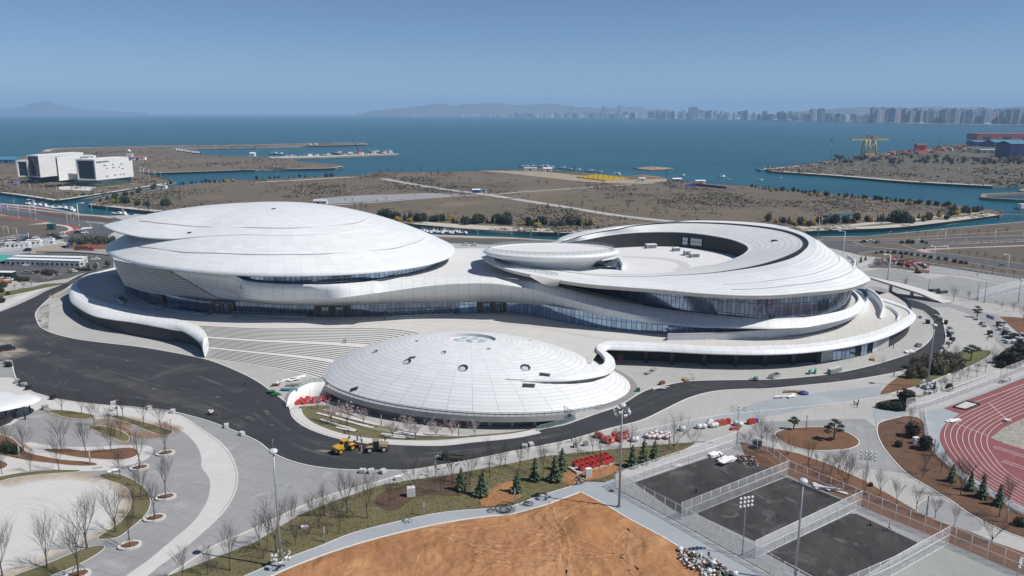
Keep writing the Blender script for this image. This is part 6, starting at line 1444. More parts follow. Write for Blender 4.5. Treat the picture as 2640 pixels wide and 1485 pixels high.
def camerapost(s,h,label):
    t=thing('camera_post',label,'camera post',at(s)); mb=MB(); mb.tube([(0,0,0),(0,0,h)],[.1,.07],6); mb.build('pole',TM['steel'],t); mb=MB(); mb.tube([(0,0,h-.3),(.55,-.1,h-.1)],.04,4); mb.build('arm',TM['steel'],t); mb=MB(); mb.box(.4,-.3,h-.25,.75,.1,h+.05); mb.build('camera',TM['lgrey'],t); mb=MB(); mb.box(-.3,-.28,h*.45,.3,-.08,h*.62); mb.build('cabinet',TM['grey'],t)
camerapost('l1 1100,920',5.2,'camera post with a grey cabinet among the park trees'); camerapost('b2 1680,520',5.5,'camera post at the road kerb above the mulch bed')
camerapost('b4 2225,950',5.0,'camera post with a cabinet in the brown bed near the track')
def streetlamp(proto={}):
    t=thing('street_lamp','l','street lamp',(0,0,-900),0,'street lamps on the avenues'); mb=MB(); mb.cyl((0,0,0),.28,.4,8); mb.tube([(0,0,.3),(0,0,10)],[.17,.10],6); mb.build('pole',TM['white'],t); mb=MB(); mb.tube([(0,0,9.8),(.9,0,10.2),(2.0,0,10.3)],[.07,.06,.05],5); mb.build('arm',TM['white'],t); mb=MB(); mb.box(1.6,-.28,10.2,3.1,.28,10.42,0,None,.8); mb.build('lamp_head',TM['white'],t); return t
lp=streetlamp()
Q1=[(0+x/6.586,380+y/6.586,380+t/6.586) for x,y,t in ((110,690,570),(315,710,595),(520,740,610),(748,760,630),(968,780,650),(440,620,550),(640,640,570),(850,650,590),(1070,680,610),(1280,690,625),(320,1180,970),(615,1225,880),(525,1210,990),(1215,1265,1090),(1265,1305,1180),(1350,1330,945),(1565,1130,975),(1820,1115,990),(2100,1170,1030),(2060,1190,1095),(30,1130,980),(245,990,870),(1545,1440,1270),(1150,1310,1130))]
Q1+=[(x/6.586,580+y/6.586,580+t/6.586) for x,y,t in ((155,200,20),(70,150,20),(295,220,50),(1690,790,640),(1135,560,480))]
for i,(x,y,t) in enumerate(sorted(Q1)):
    h=hgt(x,y,t,.3); place(lp,P(x,y,.1),(0,3.14,.3,3.4)[i%4],'white street lamp on the left side near museum and canal, %s from the left'%nth(i+1),'street lamps by the museum canal',h/10.3)
Q3=[(2280+x/6.586,560+y/6.586,560+t/6.586) for x,y,t in ((75,380,235),(370,350,230),(890,440,250),(1020,480,215),(1290,310,205),(540,540,370),(830,800,480),(1385,500,375),(1865,470,195),(2085,960,630))]+[(a,b,c) for a,b,c in ((2110,606,564),(2174,654,595),(2206,646,628),(2289,731,655),(1144,612,587),(1232,615,594),(1369,619,595),(1440,615,600))]
for i,(x,y,t) in enumerate(sorted(Q3)):
    h=hgt(x,y,t,.3); place(lp,P(x,y,.1),(0,3.14,.3,3.4)[i%4],'white street lamp on the avenues behind the spiral hall, %s from the left'%nth(i+1),'street lamps behind the halls',h/10.3)
L4=[(x,y,t) for x,y,t in ((363,461,431),(372,462,434),(385,465,437),(400,460,440),(415,458,443),(715,461,448),(953,450,441),(1064,571,557),(1172,575,559),(1275,580,565),(1388,588,567),(1500,594,573),(2118,590,559),(2258,580,560),(2337,571,556))]
for i,(x,y,t) in enumerate(L4):
    h=hgt(x,y,t,.4); place(lp,P(x,y,.4),1.5,'slim white lamp on the scrubland banks across the canal, %s from the left'%nth(i+1),'lamps on the canal banks',h/10.3)
# gantry and road signs
def sign(x,y,ty,w,h,label,z=.1):
    q=P(x,y,z); H_=hgt(x,y,ty,z); t=thing('road_sign',label,'road sign',q,.12); mb=MB(); mb.tube([(0,0,0),(0,0,H_)],.14,6); mb.tube([(0,0,H_-1.0),(-w,0,H_-1.0)],.08,5); mb.build('pole',TM['white'],t); mb=MB(); mb.box(-w-.6,-.15,H_-h,-.5,-.08,H_); p=mb.build('panel',TM['blue'],t)
    for r in range(2):
        mb=MB()
        for k in range(5): x0=-w-.2+k*(w-.4)/5; z0=H_-h*.42-r*h*.4; mb.box(x0,-.17,z0,x0+(w-.4)/7,-.151,z0+h*.2)
        kind(mb.build('lettering',TM['white'],p),'thing')
sign(75,623,600,4.8,2.7,'blue direction sign over the crowded road beside the white cabins'); sign(53,486,466,6.4,3.6,'blue road sign among the bare trees before the museum',.4); sign(22,550,530,5,2.6,'blue road sign at the boulevard beside the left edge')
gq=P(2442,658.5); t=thing('traffic_gantry','white traffic gantry arm reaching over the avenue behind the ramp','gantry',gq); hh_=hgt(2442,658.5,634); mb=MB(); mb.tube([(0,0,0),(0,0,hh_)],.22,8); mb.build('pole',TM['white'],t); mb=MB(); mb.tube([(0,0,hh_),(-15,2,hh_-1.2)],.16,6); mb.build('arm',TM['white'],t); mb=MB(); mb.box(-14,1.6,hh_-2.4,-13,2.0,hh_-1.1); mb.build('signal_head',TM['dark'],t)
# ---------------------------------------------------------------- people
def person(label,loc,rz=0.0,pose='stand',top='cl_dark',legs='cl_dark',sc=1.0,cap=None):
    t=thing('person',label,'person',loc,rz)
    J=dict(pel=(0,0,.95),che=(0,.0,1.28),nek=(0,.01,1.48),hed=(0,.03,1.60),top=(0,.02,1.74))
    if pose=='walk': L=dict(kl=(.10,.22,.52),fl=(.10,.12,.06),tl=(.1,.28,.03),kr=(-.10,.08,.5),fr=(-.10,-.38,.14),tr=(-.1,-.30,.03),el=(.26,-.16,1.16),hl=(.27,-.02,.96),er=(-.26,.18,1.16),hr=(-.24,.34,1.02))
    elif pose=='run': L=dict(kl=(.10,.34,.58),fl=(.10,.30,.12),tl=(.1,.44,.08),kr=(-.10,-.1,.5),fr=(-.10,-.52,.42),tr=(-.1,-.55,.3),el=(.28,-.26,1.2),hl=(.26,-.05,1.05),er=(-.28,.14,1.16),hr=(-.2,.36,1.22))
    elif pose=='crouch':
        J=dict(pel=(0,-.12,.36),che=(0,.1,.66),nek=(0,.17,.84),hed=(0,.22,.95),top=(0,.22,1.08)); L=dict(kl=(.16,.28,.46),fl=(.14,.1,.06),tl=(.15,.28,.03),kr=(-.16,.28,.46),fr=(-.14,.1,.06),tr=(-.15,.28,.03),el=(.28,.22,.52),hl=(.16,.44,.42),er=(-.28,.22,.52),hr=(-.16,.44,.36))
    elif pose=='bend':
        J=dict(pel=(0,-.1,.92),che=(0,.18,1.12),nek=(0,.36,1.2),hed=(0,.47,1.2),top=(0,.57,1.18)); L=dict(kl=(.11,-.02,.5),fl=(.12,-.06,.06),tl=(.12,.1,.03),kr=(-.11,.0,.5),fr=(-.12,-.06,.06),tr=(-.12,.1,.03),el=(.26,.3,.9),hl=(.18,.48,.72),er=(-.26,.3,.9),hr=(-.18,.5,.7))
    else: L=dict(kl=(.10,.03,.5),fl=(.11,-.02,.06),tl=(.12,.14,.03),kr=(-.10,.02,.5),fr=(-.11,-.03,.06),tr=(-.12,.13,.03),el=(.27,-.04,1.15),hl=(.27,.08,.92),er=(-.27,-.03,1.15),hr=(-.25,.12,.95))
    V=lambda a: Vector(a)
    pel,che,nek,hed,top_=[V(J[k]) for k in('pel','che','nek','hed','top')]
    sw=.19
    mb=MB()
    def limb(a,b,r0,r1,m,n=7): mb.tube([a,V(a).lerp(V(b),.5),b],[r0,(r0+r1)/2*1.04,r1],n,m)
    mb.tube([pel-Vector((0,0,.10)),pel,pel.lerp(che,.5),che,nek.lerp(che,.15),nek],[.13,.155,.14,.17,.12,.055],10,0)
    mb.tube([nek,hed-Vector((0,0,.05)),hed,hed.lerp(top_,.6),top_],[.05,.08,.098,.09,.03],9,2)
    mb.ball(tuple(hed+Vector((0,.095,-.02))),.02,6,4,2)
    for s,k,f,tt,e,h in ((1,'kl','fl','tl','el','hl'),(-1,'kr','fr','tr','er','hr')):
        hip=pel+Vector((s*.095,0,-.05)); sh=nek.lerp(che,.25)+Vector((s*sw,0,0))
        limb(hip,L[k],.088,.062,1); limb(L[k],L[f],.062,.042,1); limb(V(L[f])+Vector((0,-.04,-.01)),L[tt],.045,.035,3)
        limb(nek.lerp(che,.3)+Vector((s*.08,0,0)),sh,.09,.07,0); limb(sh,L[e],.058,.044,0); limb(L[e],L[h],.042,.03,0)
        hv=(V(L[h])-V(L[e])).normalized(); limb(V(L[h]),V(L[h])+hv*.09,.032,.026,2)
        for q in range(4): limb(V(L[h])+hv*.08+Vector((s*.0,-.027+.018*q,0)),V(L[h])+hv*(.16-.01*abs(q-1))+Vector((0,-.027+.018*q,-.01)),.009,.007,2,4)
        limb(V(L[h])+hv*.03+Vector((-s*.02,.02,0)),V(L[h])+hv*.09+Vector((-s*.035,.045,0)),.01,.008,2,4)
    mb.build('body',[TM[top],TM[legs],TM['skin'],TM['black']],t)
    mb=MB(); mb.ball(tuple(hed+Vector((0,-.015,.06))),.105,10,6,0,(1,1.05,.85)); mb.build('helmet' if cap else 'hair',TM[cap] if cap else TM['hair'],t)
    t.scale=(sc,sc,sc); return t
PP=[('b4 1130,1028',.07,1.9,'run','cl_white','cl_dark','person in a white shirt jogging across the third court',None),('b4 965,980',.07,1.0,'crouch','cl_brown','cl_dark','person in a brown jacket crouching on the third court',None),('b3 1725,668',.07,2.5,'crouch','cl_dark','cl_dark','person in dark clothes squatting on the first court',None),('b3 1835,1290',.05,2.6,'stand','cl_blue','cl_dark','worker in a yellow helmet standing by the rubble heap','hat'),('b3 1945,350',.08,.6,'bend','cl_dark','cl_dark','worker bending over the white boards on the first court',None),
('l1 2290,636',.03,1.2,'stand','cl_dark','cl_dark','person in dark clothes standing alone on the black asphalt road',None),('qs 902,1131',.06,2,'crouch','cl_dark','cl_blue','worker crouching behind the yellow loader cab',None),('qs 921.7,1136',.06,2.8,'bend','cl_dark','cl_dark','worker bending by the rusty loader bucket',None),('qs 930,1133',.06,1.5,'stand','cl_brown','cl_brown','person in brown standing on the pale path behind the loaders',None),('qs 933,1146',.03,1,'stand','cl_dark','cl_dark','worker in dark clothes standing between both loaders',None),('qs 993,1141',.06,.4,'walk','cl_dark','cl_blue','person walking on the pale path behind the dusty loader',None),('qs 889,1118',.05,.4,'crouch','cl_dark','cl_dark','worker sitting on the kerb path above the yellow loader',None),('qs 900,1119',.05,2.2,'bend','cl_dark','cl_blue','worker bending beside the seated worker above the yellow loader',None),
('l3 557,1155',.03,.5,'stand','cl_blue','cl_dark','worker in blue standing at the road edge by red barriers',None),('l4 808,815',.04,.4,'bend','cl_blue','cl_dark','leftmost of three workers bending on the service lane',None),('l4 830,835',.04,2.2,'stand','cl_dark','cl_dark','nearest of three workers standing on the service lane','hat'),('l4 842,808',.04,1.3,'stand','cl_brown','cl_dark','rightmost of three workers on the service lane',None),('l4 1175,550',.03,.8,'walk','cl_dark','cl_brown','person walking along the pale strip below the ring road',None),('qs 2303,898',.03,.7,'stand','cl_dark','cl_dark','person standing outside the shop windows of the right podium',None),('qs 2546,879',.03,1,'bend','cl_dark','cl_blue','worker bending over slabs on the pale paving',None),('l4 1205,725',.06,.4,'stand','cl_dark','cl_dark','person standing behind the dark hedge bed by the track',None),('m1 495,962',.03,.4,'stand','cl_dark','cl_dark','person at the road kerb left of the podium',None),('m1 737,1132',.03,.8,'stand','cl_dark','cl_dark','person in the shade beside the dark podium wall',None)]
for s,z,rz,po,tp,lg,lb_,cp in PP:
    xy=px(s.replace('qs','s'))[0]; person(lb_,P(xy[0],xy[1],z),rz,po,tp,lg,1.0,cp)
person('person in a pale top walking down the grand stair',P(886,884,4.6),2.8,'walk','cl_white','cl_dark'); person('person in dark clothes walking on the grand stair beside a pale one',P(890.5,885.5,4.5),2.7,'walk','cl_dark','cl_dark')
# ---------------------------------------------------------------- vehicles
def wheel(t,x,y,r,w,tm='black',rm='grey'):
    M=Matrix.Translation((x,y,r))@Matrix.Rotation(math.pi/2,4,'Y')
    e=bpy.data.objects.new('wheel',None); COL.objects.link(e); e.parent=t; e.empty_display_size=.1
    mb=MB(); mb.cyl((0,0,-w/2),r,w,18,0,None,M); mb.build('tyre',TM[tm],e); mb=MB(); mb.cyl((0,0,-w/2-.03),r*.55,w+.06,12,0,None,M); mb.build('rim',TM[rm],e)
def hull(mb,prof,w,m=0,bev=.12,side=.0):
    """extrude a side profile (y,z) across x with softened sides"""
    rows=[]
    for x,k in ((-w/2,1-bev),(-w/2+.14*w,1.0),(w/2-.14*w,1.0),(w/2,1-bev)):
        cy_=sum(p[0] for p in prof)/len(prof); cz=min(p[1] for p in prof)
        rows.append([Vector((x,cy_+(p[0]-cy_)*(1-(1-k)*.25),cz+(p[1]-cz)*(1-(1-k)*.5))) for p in prof])
    n=len(prof); idx=[mb.add(r) for r in rows]
    for a in range(3):
        for i in range(n): j=(i+1)%n; mb.face((idx[a]+i,idx[a+1]+i,idx[a+1]+j,idx[a]+j),m)
    mb.face([idx[0]+i for i in range(n)],m); mb.face([idx[3]+n-1-i for i in range(n)],m)
def car(paint,label,van=False,group=None):
    t=thing('parked_car',label,'car',(0,0,-900),0,group)
    mb=MB(); hull(mb,[(-2.2,.28),(-2.25,.62),(-2.1,.86),(-1.25,.95),(1.5,.92),(2.15,.8),(2.25,.55),(2.2,.28)] if not van else [(-2.3,.28),(-2.35,1.0),(-2.1,1.15),(1.4,1.1),(2.2,.95),(2.3,.5),(2.25,.28)],1.8); mb.build('body',TM[paint],t)
    mb=MB(); hull(mb,[(-1.75,.93),(-1.2,1.36),(.35,1.38),(1.2,.92)] if not van else [(-2.2,1.1),(-2.05,1.78),(.9,1.8),(1.6,1.08)],1.6,0,.2); mb.build('window',TM['win'],t)
    mb=MB(); hull(mb,[(-1.25,1.35),(-1.15,1.45),(.3,1.47),(.42,1.36)] if not van else [(-2.0,1.77),(-1.95,1.87),(.85,1.89),(.95,1.77)],1.42,0,.05); mb.build('roof',TM[paint],t)
    for x in (-.82,.82):
        for y in (-1.35,1.38): wheel(t,x,y,.33,.22)
    for x in (-.6,.6):
        mb=MB(); mb.box(x-.22,2.1,.58,x+.22,2.26,.74); mb.build('headlight',TM['lamp'],t)
    return t
CW=car('white','l'); CD=car('dark','l'); CS=car('silver','l'); VW=car('white','l',True); VD=car('dark','l',True)
def cars(lst_,label,group,rzs):
    byp={}
    for k,(p,x,y) in enumerate(sorted(lst_,key=lambda q:q[1])):
        nm={id(CW):'white car',id(CD):'dark car',id(CS):'silver car',id(VW):'white van',id(VD):'dark van'}[id(p)]; byp[nm]=byp.get(nm,0)+1
        place(p,P(x,y,.05),rzs+rg.gauss(0,.12),label%(nm,nth(byp[nm])),group,1.0 if len(group)<1 else 1.05)
z2=lambda x,y:(x/6.586,580+y/6.586)
place(VD,at('l1 75,300',.03),-1.0,'black car parked on the dusty corner at the left edge','dark car by the road',1.1)
cars([(CW,*z2(600,225)),(CW,*z2(660,265)),(CW,*z2(1090,200)),(CW,*z2(1295,105)),(CW,*z2(850,245)),(CW,*z2(20,310)),(CW,*z2(35,405)),(CD,*z2(940,210)),(CD,*z2(1000,235)),(VD,*z2(1310,140)),(CS,*z2(740,190)),(CD,*z2(790,185)),(CW,*z2(1050,148)),(CD,*z2(480,235)),(CS,*z2(530,265)),(CD,*z2(230,290)),(VW,*z2(200,265)),(CD,*z2(420,265)),(CD,*z2(880,185)),(CS,*z2(960,160)),(CS,*z2(910,160)),(CD,*z2(110,305)),(CW,*z2(1440,140)),(CS,*z2(1380,170))],'%s on the road above white cabins, %s of its kind from left','cars on the crowded road',1.9)
cars([(CW,*z2(545,690)),(CW,*z2(465,695)),(CW,*z2(1090,575)),(CW,*z2(1625,595)),(CW,*z2(1235,805)),(CS,*z2(440,820)),(CS,*z2(570,810)),(CD,*z2(620,820)),(CD,*z2(815,550)),(CD,*z2(265,685)),(VD,*z2(465,445)),(CD,*z2(1310,780)),(CD,*z2(1405,775)),(CS,*z2(1180,810)),(CS,*z2(720,545)),(CW,*z2(20,935)),(CS,*z2(90,940)),(CW,*z2(140,945)),(CS,*z2(500,830)),(CD,*z2(60,850))],'%s in the car park beside the arena, %s of its kind from left','cars in the car park',1.75)
cars([(CW,2243,624),(CS,2262,625),(CD,2226,625),(CW,1198,632),(CW,1222,633),(CS,2580,686)],'%s on the avenues behind the halls, %s of its kind from the left','cars on the avenues',1.5)
cars([(CD,1449,545),(CW,1630,603),(CS,1140,478)],'%s on the gravel road across the canal, %s of its kind from the left','cars on the gravel road',-.5)
def loader(paint,label,loc,rz,rimc):
    t=thing('wheel_loader',label,'wheel loader',loc,rz)   # +y is the bucket end
    mb=MB(); hull(mb,[(-3.3,.9),(-3.4,1.2),(-3.3,2.0),(-2.9,2.15),(-.9,2.25),(-.7,.8)],2.0); mb.build('engine_hood',TM[paint],t)
    mb=MB(); mb.box(-1.02,-3.3,1.2,1.02,-3.05,1.9); mb.box(-.9,-3.55,.7,.9,-3.2,1.2); mb.build('grille',TM['dark'],t)
    mb=MB(); mb.box(-.75,-.9,.7,.75,2.1,1.25); mb.build('chassis',TM['dark'],t)
    mb=MB(); mb.box(-.82,-.85,1.25,.82,.75,2.9,0,None,.9); mb.build('cab',TM['win'],t); mb=MB(); mb.box(-.92,-.95,2.9,.92,.8,3.12); mb.build('cab_roof',TM[paint],t)
    for x in (-.78,.78):
        for y in (-.8,.68): mb=MB(); mb.box(x-.06,y-.06,1.25,x+.06,y+.06,2.95); mb.build('cab_post',TM[paint],t)
    for x in (-.6,.6): mb=MB(); mb.tube([(x,.9,1.9),(x,2.4,1.5),(x,3.6,.55)],[.16,.18,.13],6); mb.build('lift_arm',TM[paint],t)
    mb=MB(); mb.tube([(0,1.0,2.0),(0,2.6,1.8),(0,3.6,1.0)],.1,6); mb.build('tilt_ram',TM['dark'],t)
    mb=MB(); prof=[(4.75,.12),(3.9,.10),(3.5,.3),(3.45,.9),(3.75,1.35)]
    a=[Vector((-1.35,y,z)) for y,z in prof]; b=[Vector((1.35,y,z)) for y,z in prof]; a2=[Vector((-1.35,y-.08 if y<4 else y,z-.06)) for y,z in prof]
    mb.loft([a,b],0,False,False); mb.poly(a); mb.poly(b[::-1]); mb.build('bucket',TM['brown' if paint=='yellow' else 'dirty'],t)
    for x in (-1.1,1.1):
        for y in (-2.1,1.55): wheel(t,x,y,.78,.62,'black',rimc)
        for y in (-2.1,1.55): mb=MB(); mb.box(x-.34,y-.8,1.58,x+.34,y+.8,1.68); mb.build('mudguard',TM[paint],t)
    mb=MB(); mb.tube([(.5,-1.5,2.2),(.5,-1.5,2.9)],.07,6); mb.build('exhaust',TM['dark'],t)
    return t
a=P(862,1172,.03); b=P(918,1152,.03); d=b-a; loader('yellow','yellow wheel loader seen from behind on the asphalt road',(a+b)/2-d*.02,math.atan2(-d.x,d.y),'yellow')
a=P(1003,1160,.03); b=P(935,1165,.03); d=b-a; loader('dirty','dusty brown wheel loader with its bucket towards the yellow one',(a+b)/2,math.atan2(-d.x,d.y),'lgrey')
def truck(label,loc,rz,cabc,bedc,L=5.5,load=None,sc=1.0):
    t=thing('flatbed_truck',label,'truck',loc,rz); mb=MB(); mb.box(-.8,-L/2,.45,.8,L/2,.65); mb.build('chassis',TM['dark'],t)
    mb=MB(); hull(mb,[(L/2-1.5,.6),(L/2-1.5,2.0),(L/2-.5,2.05),(L/2+.1,1.35),(L/2+.15,.5)],1.8); mb.build('cab',TM[cabc],t); mb=MB(); mb.box(-.8,L/2-.45,1.35,.8,L/2+.02,1.85,0,None,.9); mb.build('window',TM['win'],t)
    for x0,x1,y0,y1 in ((-.95,-.88,-L/2,L/2-1.7),(.88,.95,-L/2,L/2-1.7),(-.95,.95,-L/2,-L/2+.07),(-.95,.95,L/2-1.77,L/2-1.7)): mb=MB(); mb.box(x0,y0,.7,x1,y1,1.15); mb.build('side_board',TM[bedc],t)
    mb=MB(); mb.box(-.95,-L/2,.66,.95,L/2-1.7,.74); mb.build('bed',TM[bedc],t)
    if load: mb=MB(); mb.box(-.85,-L/2+.15,.74,.85,L/2-1.9,2.0,0,None,.85); mb.build('load',TM[load],t)
    for x in (-.78,.78):
        for y in (-L/2+1.0,L/2-.7): wheel(t,x,y,.42,.26)
    t.scale=(sc,sc,sc); return t
truck('small dark green flatbed truck at the kerb of the asphalt road',at('l2 1840,1325',.03),1.45,'dark','olive')
truck('red lorry with a rusty load parked in the yard by the arena',P(218,645,.05),-1.75,'red','redfade',10,'brown',1.35)
truck('orange machine truck among the trees below the car park',P(17,730,.05),1.7,'orange','orange',5)
truck('blue tipper beside the dark pines near the arena',P(176,636,.05),.4,'blue','blue',4.5)
def trike(label,loc,rz,c,load,top=None):
    t=thing('cargo_tricycle',label,'tricycle',loc,rz); mb=MB(); mb.box(-.6,-1.5,.5,.6,.1,.6); mb.build('cargo_bed',TM[c],t)
    mb=MB(); mb.tube([(0,.1,.5),(0,.9,.55),(0,1.15,1.05)],.06,5); mb.tube([(-.35,1.1,1.08),(.35,1.1,1.08)],.03,4); mb.build('frame',TM[c],t); mb=MB(); mb.box(-.2,.15,.7,.2,.7,.82); mb.build('seat',TM['black'],t)
    for x,y in ((-.58,-.9),(.58,-.9),(0,1.25)): wheel(t,x,y,.3,.14)
    g=random.Random(len(label)); 
    for k in range(5): mb=MB(); mb.ball((g.uniform(-.4,.4),g.uniform(-1.3,-.1),.85+.25*(k%3)),.36,9,6,0,(1,1.1,.75)); mb.build('load_bag',TM[load],t)
    return t
trike('cargo tricycle heaped with white bags on the asphalt road',at('l1 1990,905',.03),-2.0,'brown','bag'); trike('red cargo tricycle with a white load on the plaza edge',at('l2 180,635',.02),2.2,'red','bag')
trike('dark cargo tricycle beside the sunlit plaza road edge',at('l3 2255,585',.03),1.5,'green','teal')
person('rider in a red jacket beside the red cargo tricycle',at('l2 160,640',.02),1.5,'crouch','cl_brown','cl_dark')
def roller(): pass
# excavator and rust heap on the sports lot
t=thing('excavator','small excavator with a raised red boom on the sports lot','excavator',P(2367,704,.05),.6)
mb=MB(); 
for x in (-.9,.9): mb=MB(); hull(mb,[(-1.5,0),(-1.7,.35),(-1.5,.7),(1.5,.7),(1.7,.35),(1.5,0)],.5); o=mb.build('track',TM['black'],t); o.location.x=x
mb=MB(); mb.box(-1.1,-1.6,.75,1.1,1.1,1.7); mb.build('body',TM['brown'],t); mb=MB(); mb.box(-1.0,.2,1.7,0,1.3,2.8,0,None,.9); mb.build('cab',TM['win'],t); mb=MB(); mb.tube([(.4,1,1.5),(.6,2.5,4.2),(1.0,5.0,4.6)],[.3,.26,.2],6); mb.build('boom',TM['redfade'],t); mb=MB(); mb.tube([(1.0,5.0,4.7),(1.1,6.0,2.4)],[.2,.14],6); mb.build('stick',TM['redfade'],t); mb=MB(); mb.ball((1.1,6.2,2.0),.5,8,6); mb.build('bucket',TM['dark'],t)
def heap(name,poly,n,hmax,mats,label,seed,z=.05,s=(.2,.9),cat=None):
    g=random.Random(seed); mb=MB(); xs=[p.x for p in poly]; ys=[p.y for p in poly]; k=0
    while k<n:
        x=g.uniform(min(xs),max(xs)); y=g.uniform(min(ys),max(ys))
        if not inside(poly,x,y): continue
        k+=1; e=g.uniform(*s); M=Matrix.Translation((x,y,z+g.random()**2*hmax))@Matrix.Rotation(g.random()*6.3,4,'Z')@Matrix.Rotation(g.gauss(0,.5),4,'X'); mb.box(-e,-e*.6,-e*.25,e,e*.6,e*.25,g.randrange(len(mats)),M,.8)
    o=mb.build(name,[TM[m] if m in TM else MK[m] for m in mats]); kind(o,'stuff',label); return o
heap('rubble',W('m4 1000,640 1200,620 1500,680 1480,700 1150,660 1010,660'),420,2.0,['brown','redfade','dark','stone'],'rusty scaffold heap behind the sports lot',1,.05,(.4,1.8))
heap('rubble',W('b3 1530,1215 1580,1190 1750,1260 1900,1310 2010,1400 2090,1470 1800,1480 1640,1370 1550,1290'),620,.7,['stone','dark','brown','dark','lgrey','bag'],'heap of rubble and rubbish by the footpath',2,.05,(.1,.45))
heap('rubble',W('l3 2090,1290 2260,1300 2300,1380 2220,1390 2100,1340'),160,.5,['dark','brown','dark','stone'],'dark rubbish on the first court',3,.08,(.1,.4))
heap('rubble',W('b2 1360,930 1460,915 1470,950 1380,965'),60,.3,['stone','cblue','bag'],'small stone heap on the footpath',4,.05,(.08,.25))
heap('rubble',W('b2 1680,440 1930,385 1930,410 1700,460'),60,.3,['stone','bag'],'broken kerb stones along the road edge',5,.05,(.08,.35))
heap('rubble',W('l4 2130,600 2270,560 2270,590 2160,620'),70,.4,['bag','stone','dark'],'rubbish by the track gate',6,.08,(.1,.4))
heap('rubble',W('b3 590,500 690,520 680,600 590,600'),90,.5,['dark','cl_blue','stone'],'tools and parts by the path corner',7,.06,(.08,.3))
# ---------------------------------------------------------------- site stock
def crate(c,s=(1.3,1.3,1.15)):
    t=thing('open_crate','l','crate',(0,0,-900),0,'g'); x,y,z=s; mb=MB()
    for a in ((-x/2,-y/2,0,x/2,-y/2+.08,z),(-x/2,y/2-.08,0,x/2,y/2,z),(-x/2,-y/2+.08,0,-x/2+.08,y/2-.08,z),(x/2-.08,-y/2+.08,0,x/2,y/2-.08,z)): mb.box(*a)
    mb.build('side_panel',TM[c],t); mb=MB(); mb.box(-x/2+.08,-y/2+.08,.05,x/2-.08,y/2-.08,.12); mb.build('base',TM['dark'],t); mb=MB()
    for a in ((-x/2-.03,-y/2-.03,z,x/2+.03,-y/2+.16,z+.07),(-x/2-.03,y/2-.16,z,x/2+.03,y/2+.03,z+.07),(-x/2-.03,-y/2+.16,z,-x/2+.16,y/2-.16,z+.07),(x/2-.16,-y/2+.16,z,x/2+.03,y/2-.16,z+.07)): mb.box(*a)
    mb.build('rim',TM['red'],t); mb=MB(); mb.box(-x*.3,-y/2-.02,.25,x*.3,-y/2-.003,z*.8); mb.build('front_recess',TM['redfade'],t); return t
cr_=crate('red')
for nm,row in (('front',((650,455),(697,440),(747,428),(795,415),(845,400),(885,392),(918,380))),('back',((597,420),(643,405),(690,395),(738,380),(785,370),(825,358),(872,348)))):
    for i,(x,y) in enumerate(row): place(cr_,P(*px('b3 %d,%d'%(x,y))[0],.62),.42,'red open crate in the %s row on the concrete slab, %s from the left'%(nm,nth(i+1)),'red crates on the concrete slab')
a=W('b3 585,475 610,492 935,402 935,370 590,440'); t=thing('concrete_slab','white concrete block wall carrying the red crates','slab',a[1]); mb=MB(); c=(a[1]+a[2])/2; d=a[2]-a[1]; M=Matrix.Translation(c)@Matrix.Rotation(math.atan2(d.y,d.x),4,'Z'); mb.box(-d.length/2-.4,-.3,0,d.length/2+.4,3.3,.6,0,M); mb.build('block',MK['lightpath'],t,True); mb=MB()
for k in range(8): x=-d.length/2+k*d.length/7; mb.box(x-.02,-.33,0,x+.02,-.301,.6,0,M)
mb.build('joint',TM['grey'],t,True)
def barrier(c):
    t=thing('water_barrier','l','barrier',(0,0,-900),0,'g'); mb=MB(); hull(mb,[(-.75,0),(-.78,.3),(-.6,.42),(-.5,.95),(.5,.95),(.6,.42),(.78,.3),(.75,0)],.55); mb.build('body',TM[c],t); mb=MB(); mb.box(-.29,-.35,.5,.29,.35,.7); mb.build('reflective_band',TM['bag'],t); return t
br=barrier('red'); pos=px('l2 390,800 410,795 435,800 425,775 445,785 485,795 485,765 505,780 545,790 545,770 600,780 620,765 640,775 635,760 670,770 695,770 690,750')
for i,(x,y) in enumerate(sorted(pos)): place(br,P(x,y,-4.15),.3*i,'red plastic barrier against the white wall in the sunken court, %s from the left'%nth(i+1),'red barriers in the sunken court',1.35)
br2=barrier('redfade'); pos=px('l3 790,1110 830,1120 870,1165 885,1150 900,1165 915,1150 930,1165 960,1120 985,1125 1010,1110 1035,1130 1055,1125 1060,1100 1000,1150 945,1110')
for i,(x,y) in enumerate(sorted(pos)): place(br2,P(x,y,.03),.4*i,'faded red barrier in the stack along the road edge, %s from the left'%nth(i+1),'red barriers along the road',1.5)
def bag(c,c2=None):
    t=thing('bulk_bag','l','bag',(0,0,-900),0,'g'); mb=MB(); mb.ball((0,0,.42),.55,12,8,0,(1,1,.8)); mb.build('sack',TM[c],t); mb=MB(); mb.tube([(-.2,0,.8),(-.1,.05,1.05),(.12,0,.82)],.05,4); mb.build('loop',TM[c2 or c],t)
    if c2: mb=MB(); mb.loft([[Vector((.56*math.cos(6.28*k/12),.56*math.sin(6.28*k/12),.42+d)) for k in range(12)] for d in (-.09,.09)],0,True); mb.build('band',TM[c2],t)
    return t
bg1=bag('bag'); pos=px('l3 1745,1030 1790,1028 1840,1010 1870,1020 1900,1015 1850,985 1155,1150 1130,1150 1590,1050 2095,1000 2130,1010')
for i,(x,y) in enumerate(sorted(pos)): place(bg1,P(x,y,.03),i*1.1,'white bulk bag on the pale paving beside the lane, %s from the left'%nth(i+1),'white bulk bags',1.7)
bg2=bag('bag','red'); pos=px('l3 1255,1115 1280,1125 1300,1095 1320,1125 1340,1080 1350,1110 1370,1130 1390,1090 1400,1120 1430,1085 1435,1110 1455,1095 1445,1130 1465,1120')
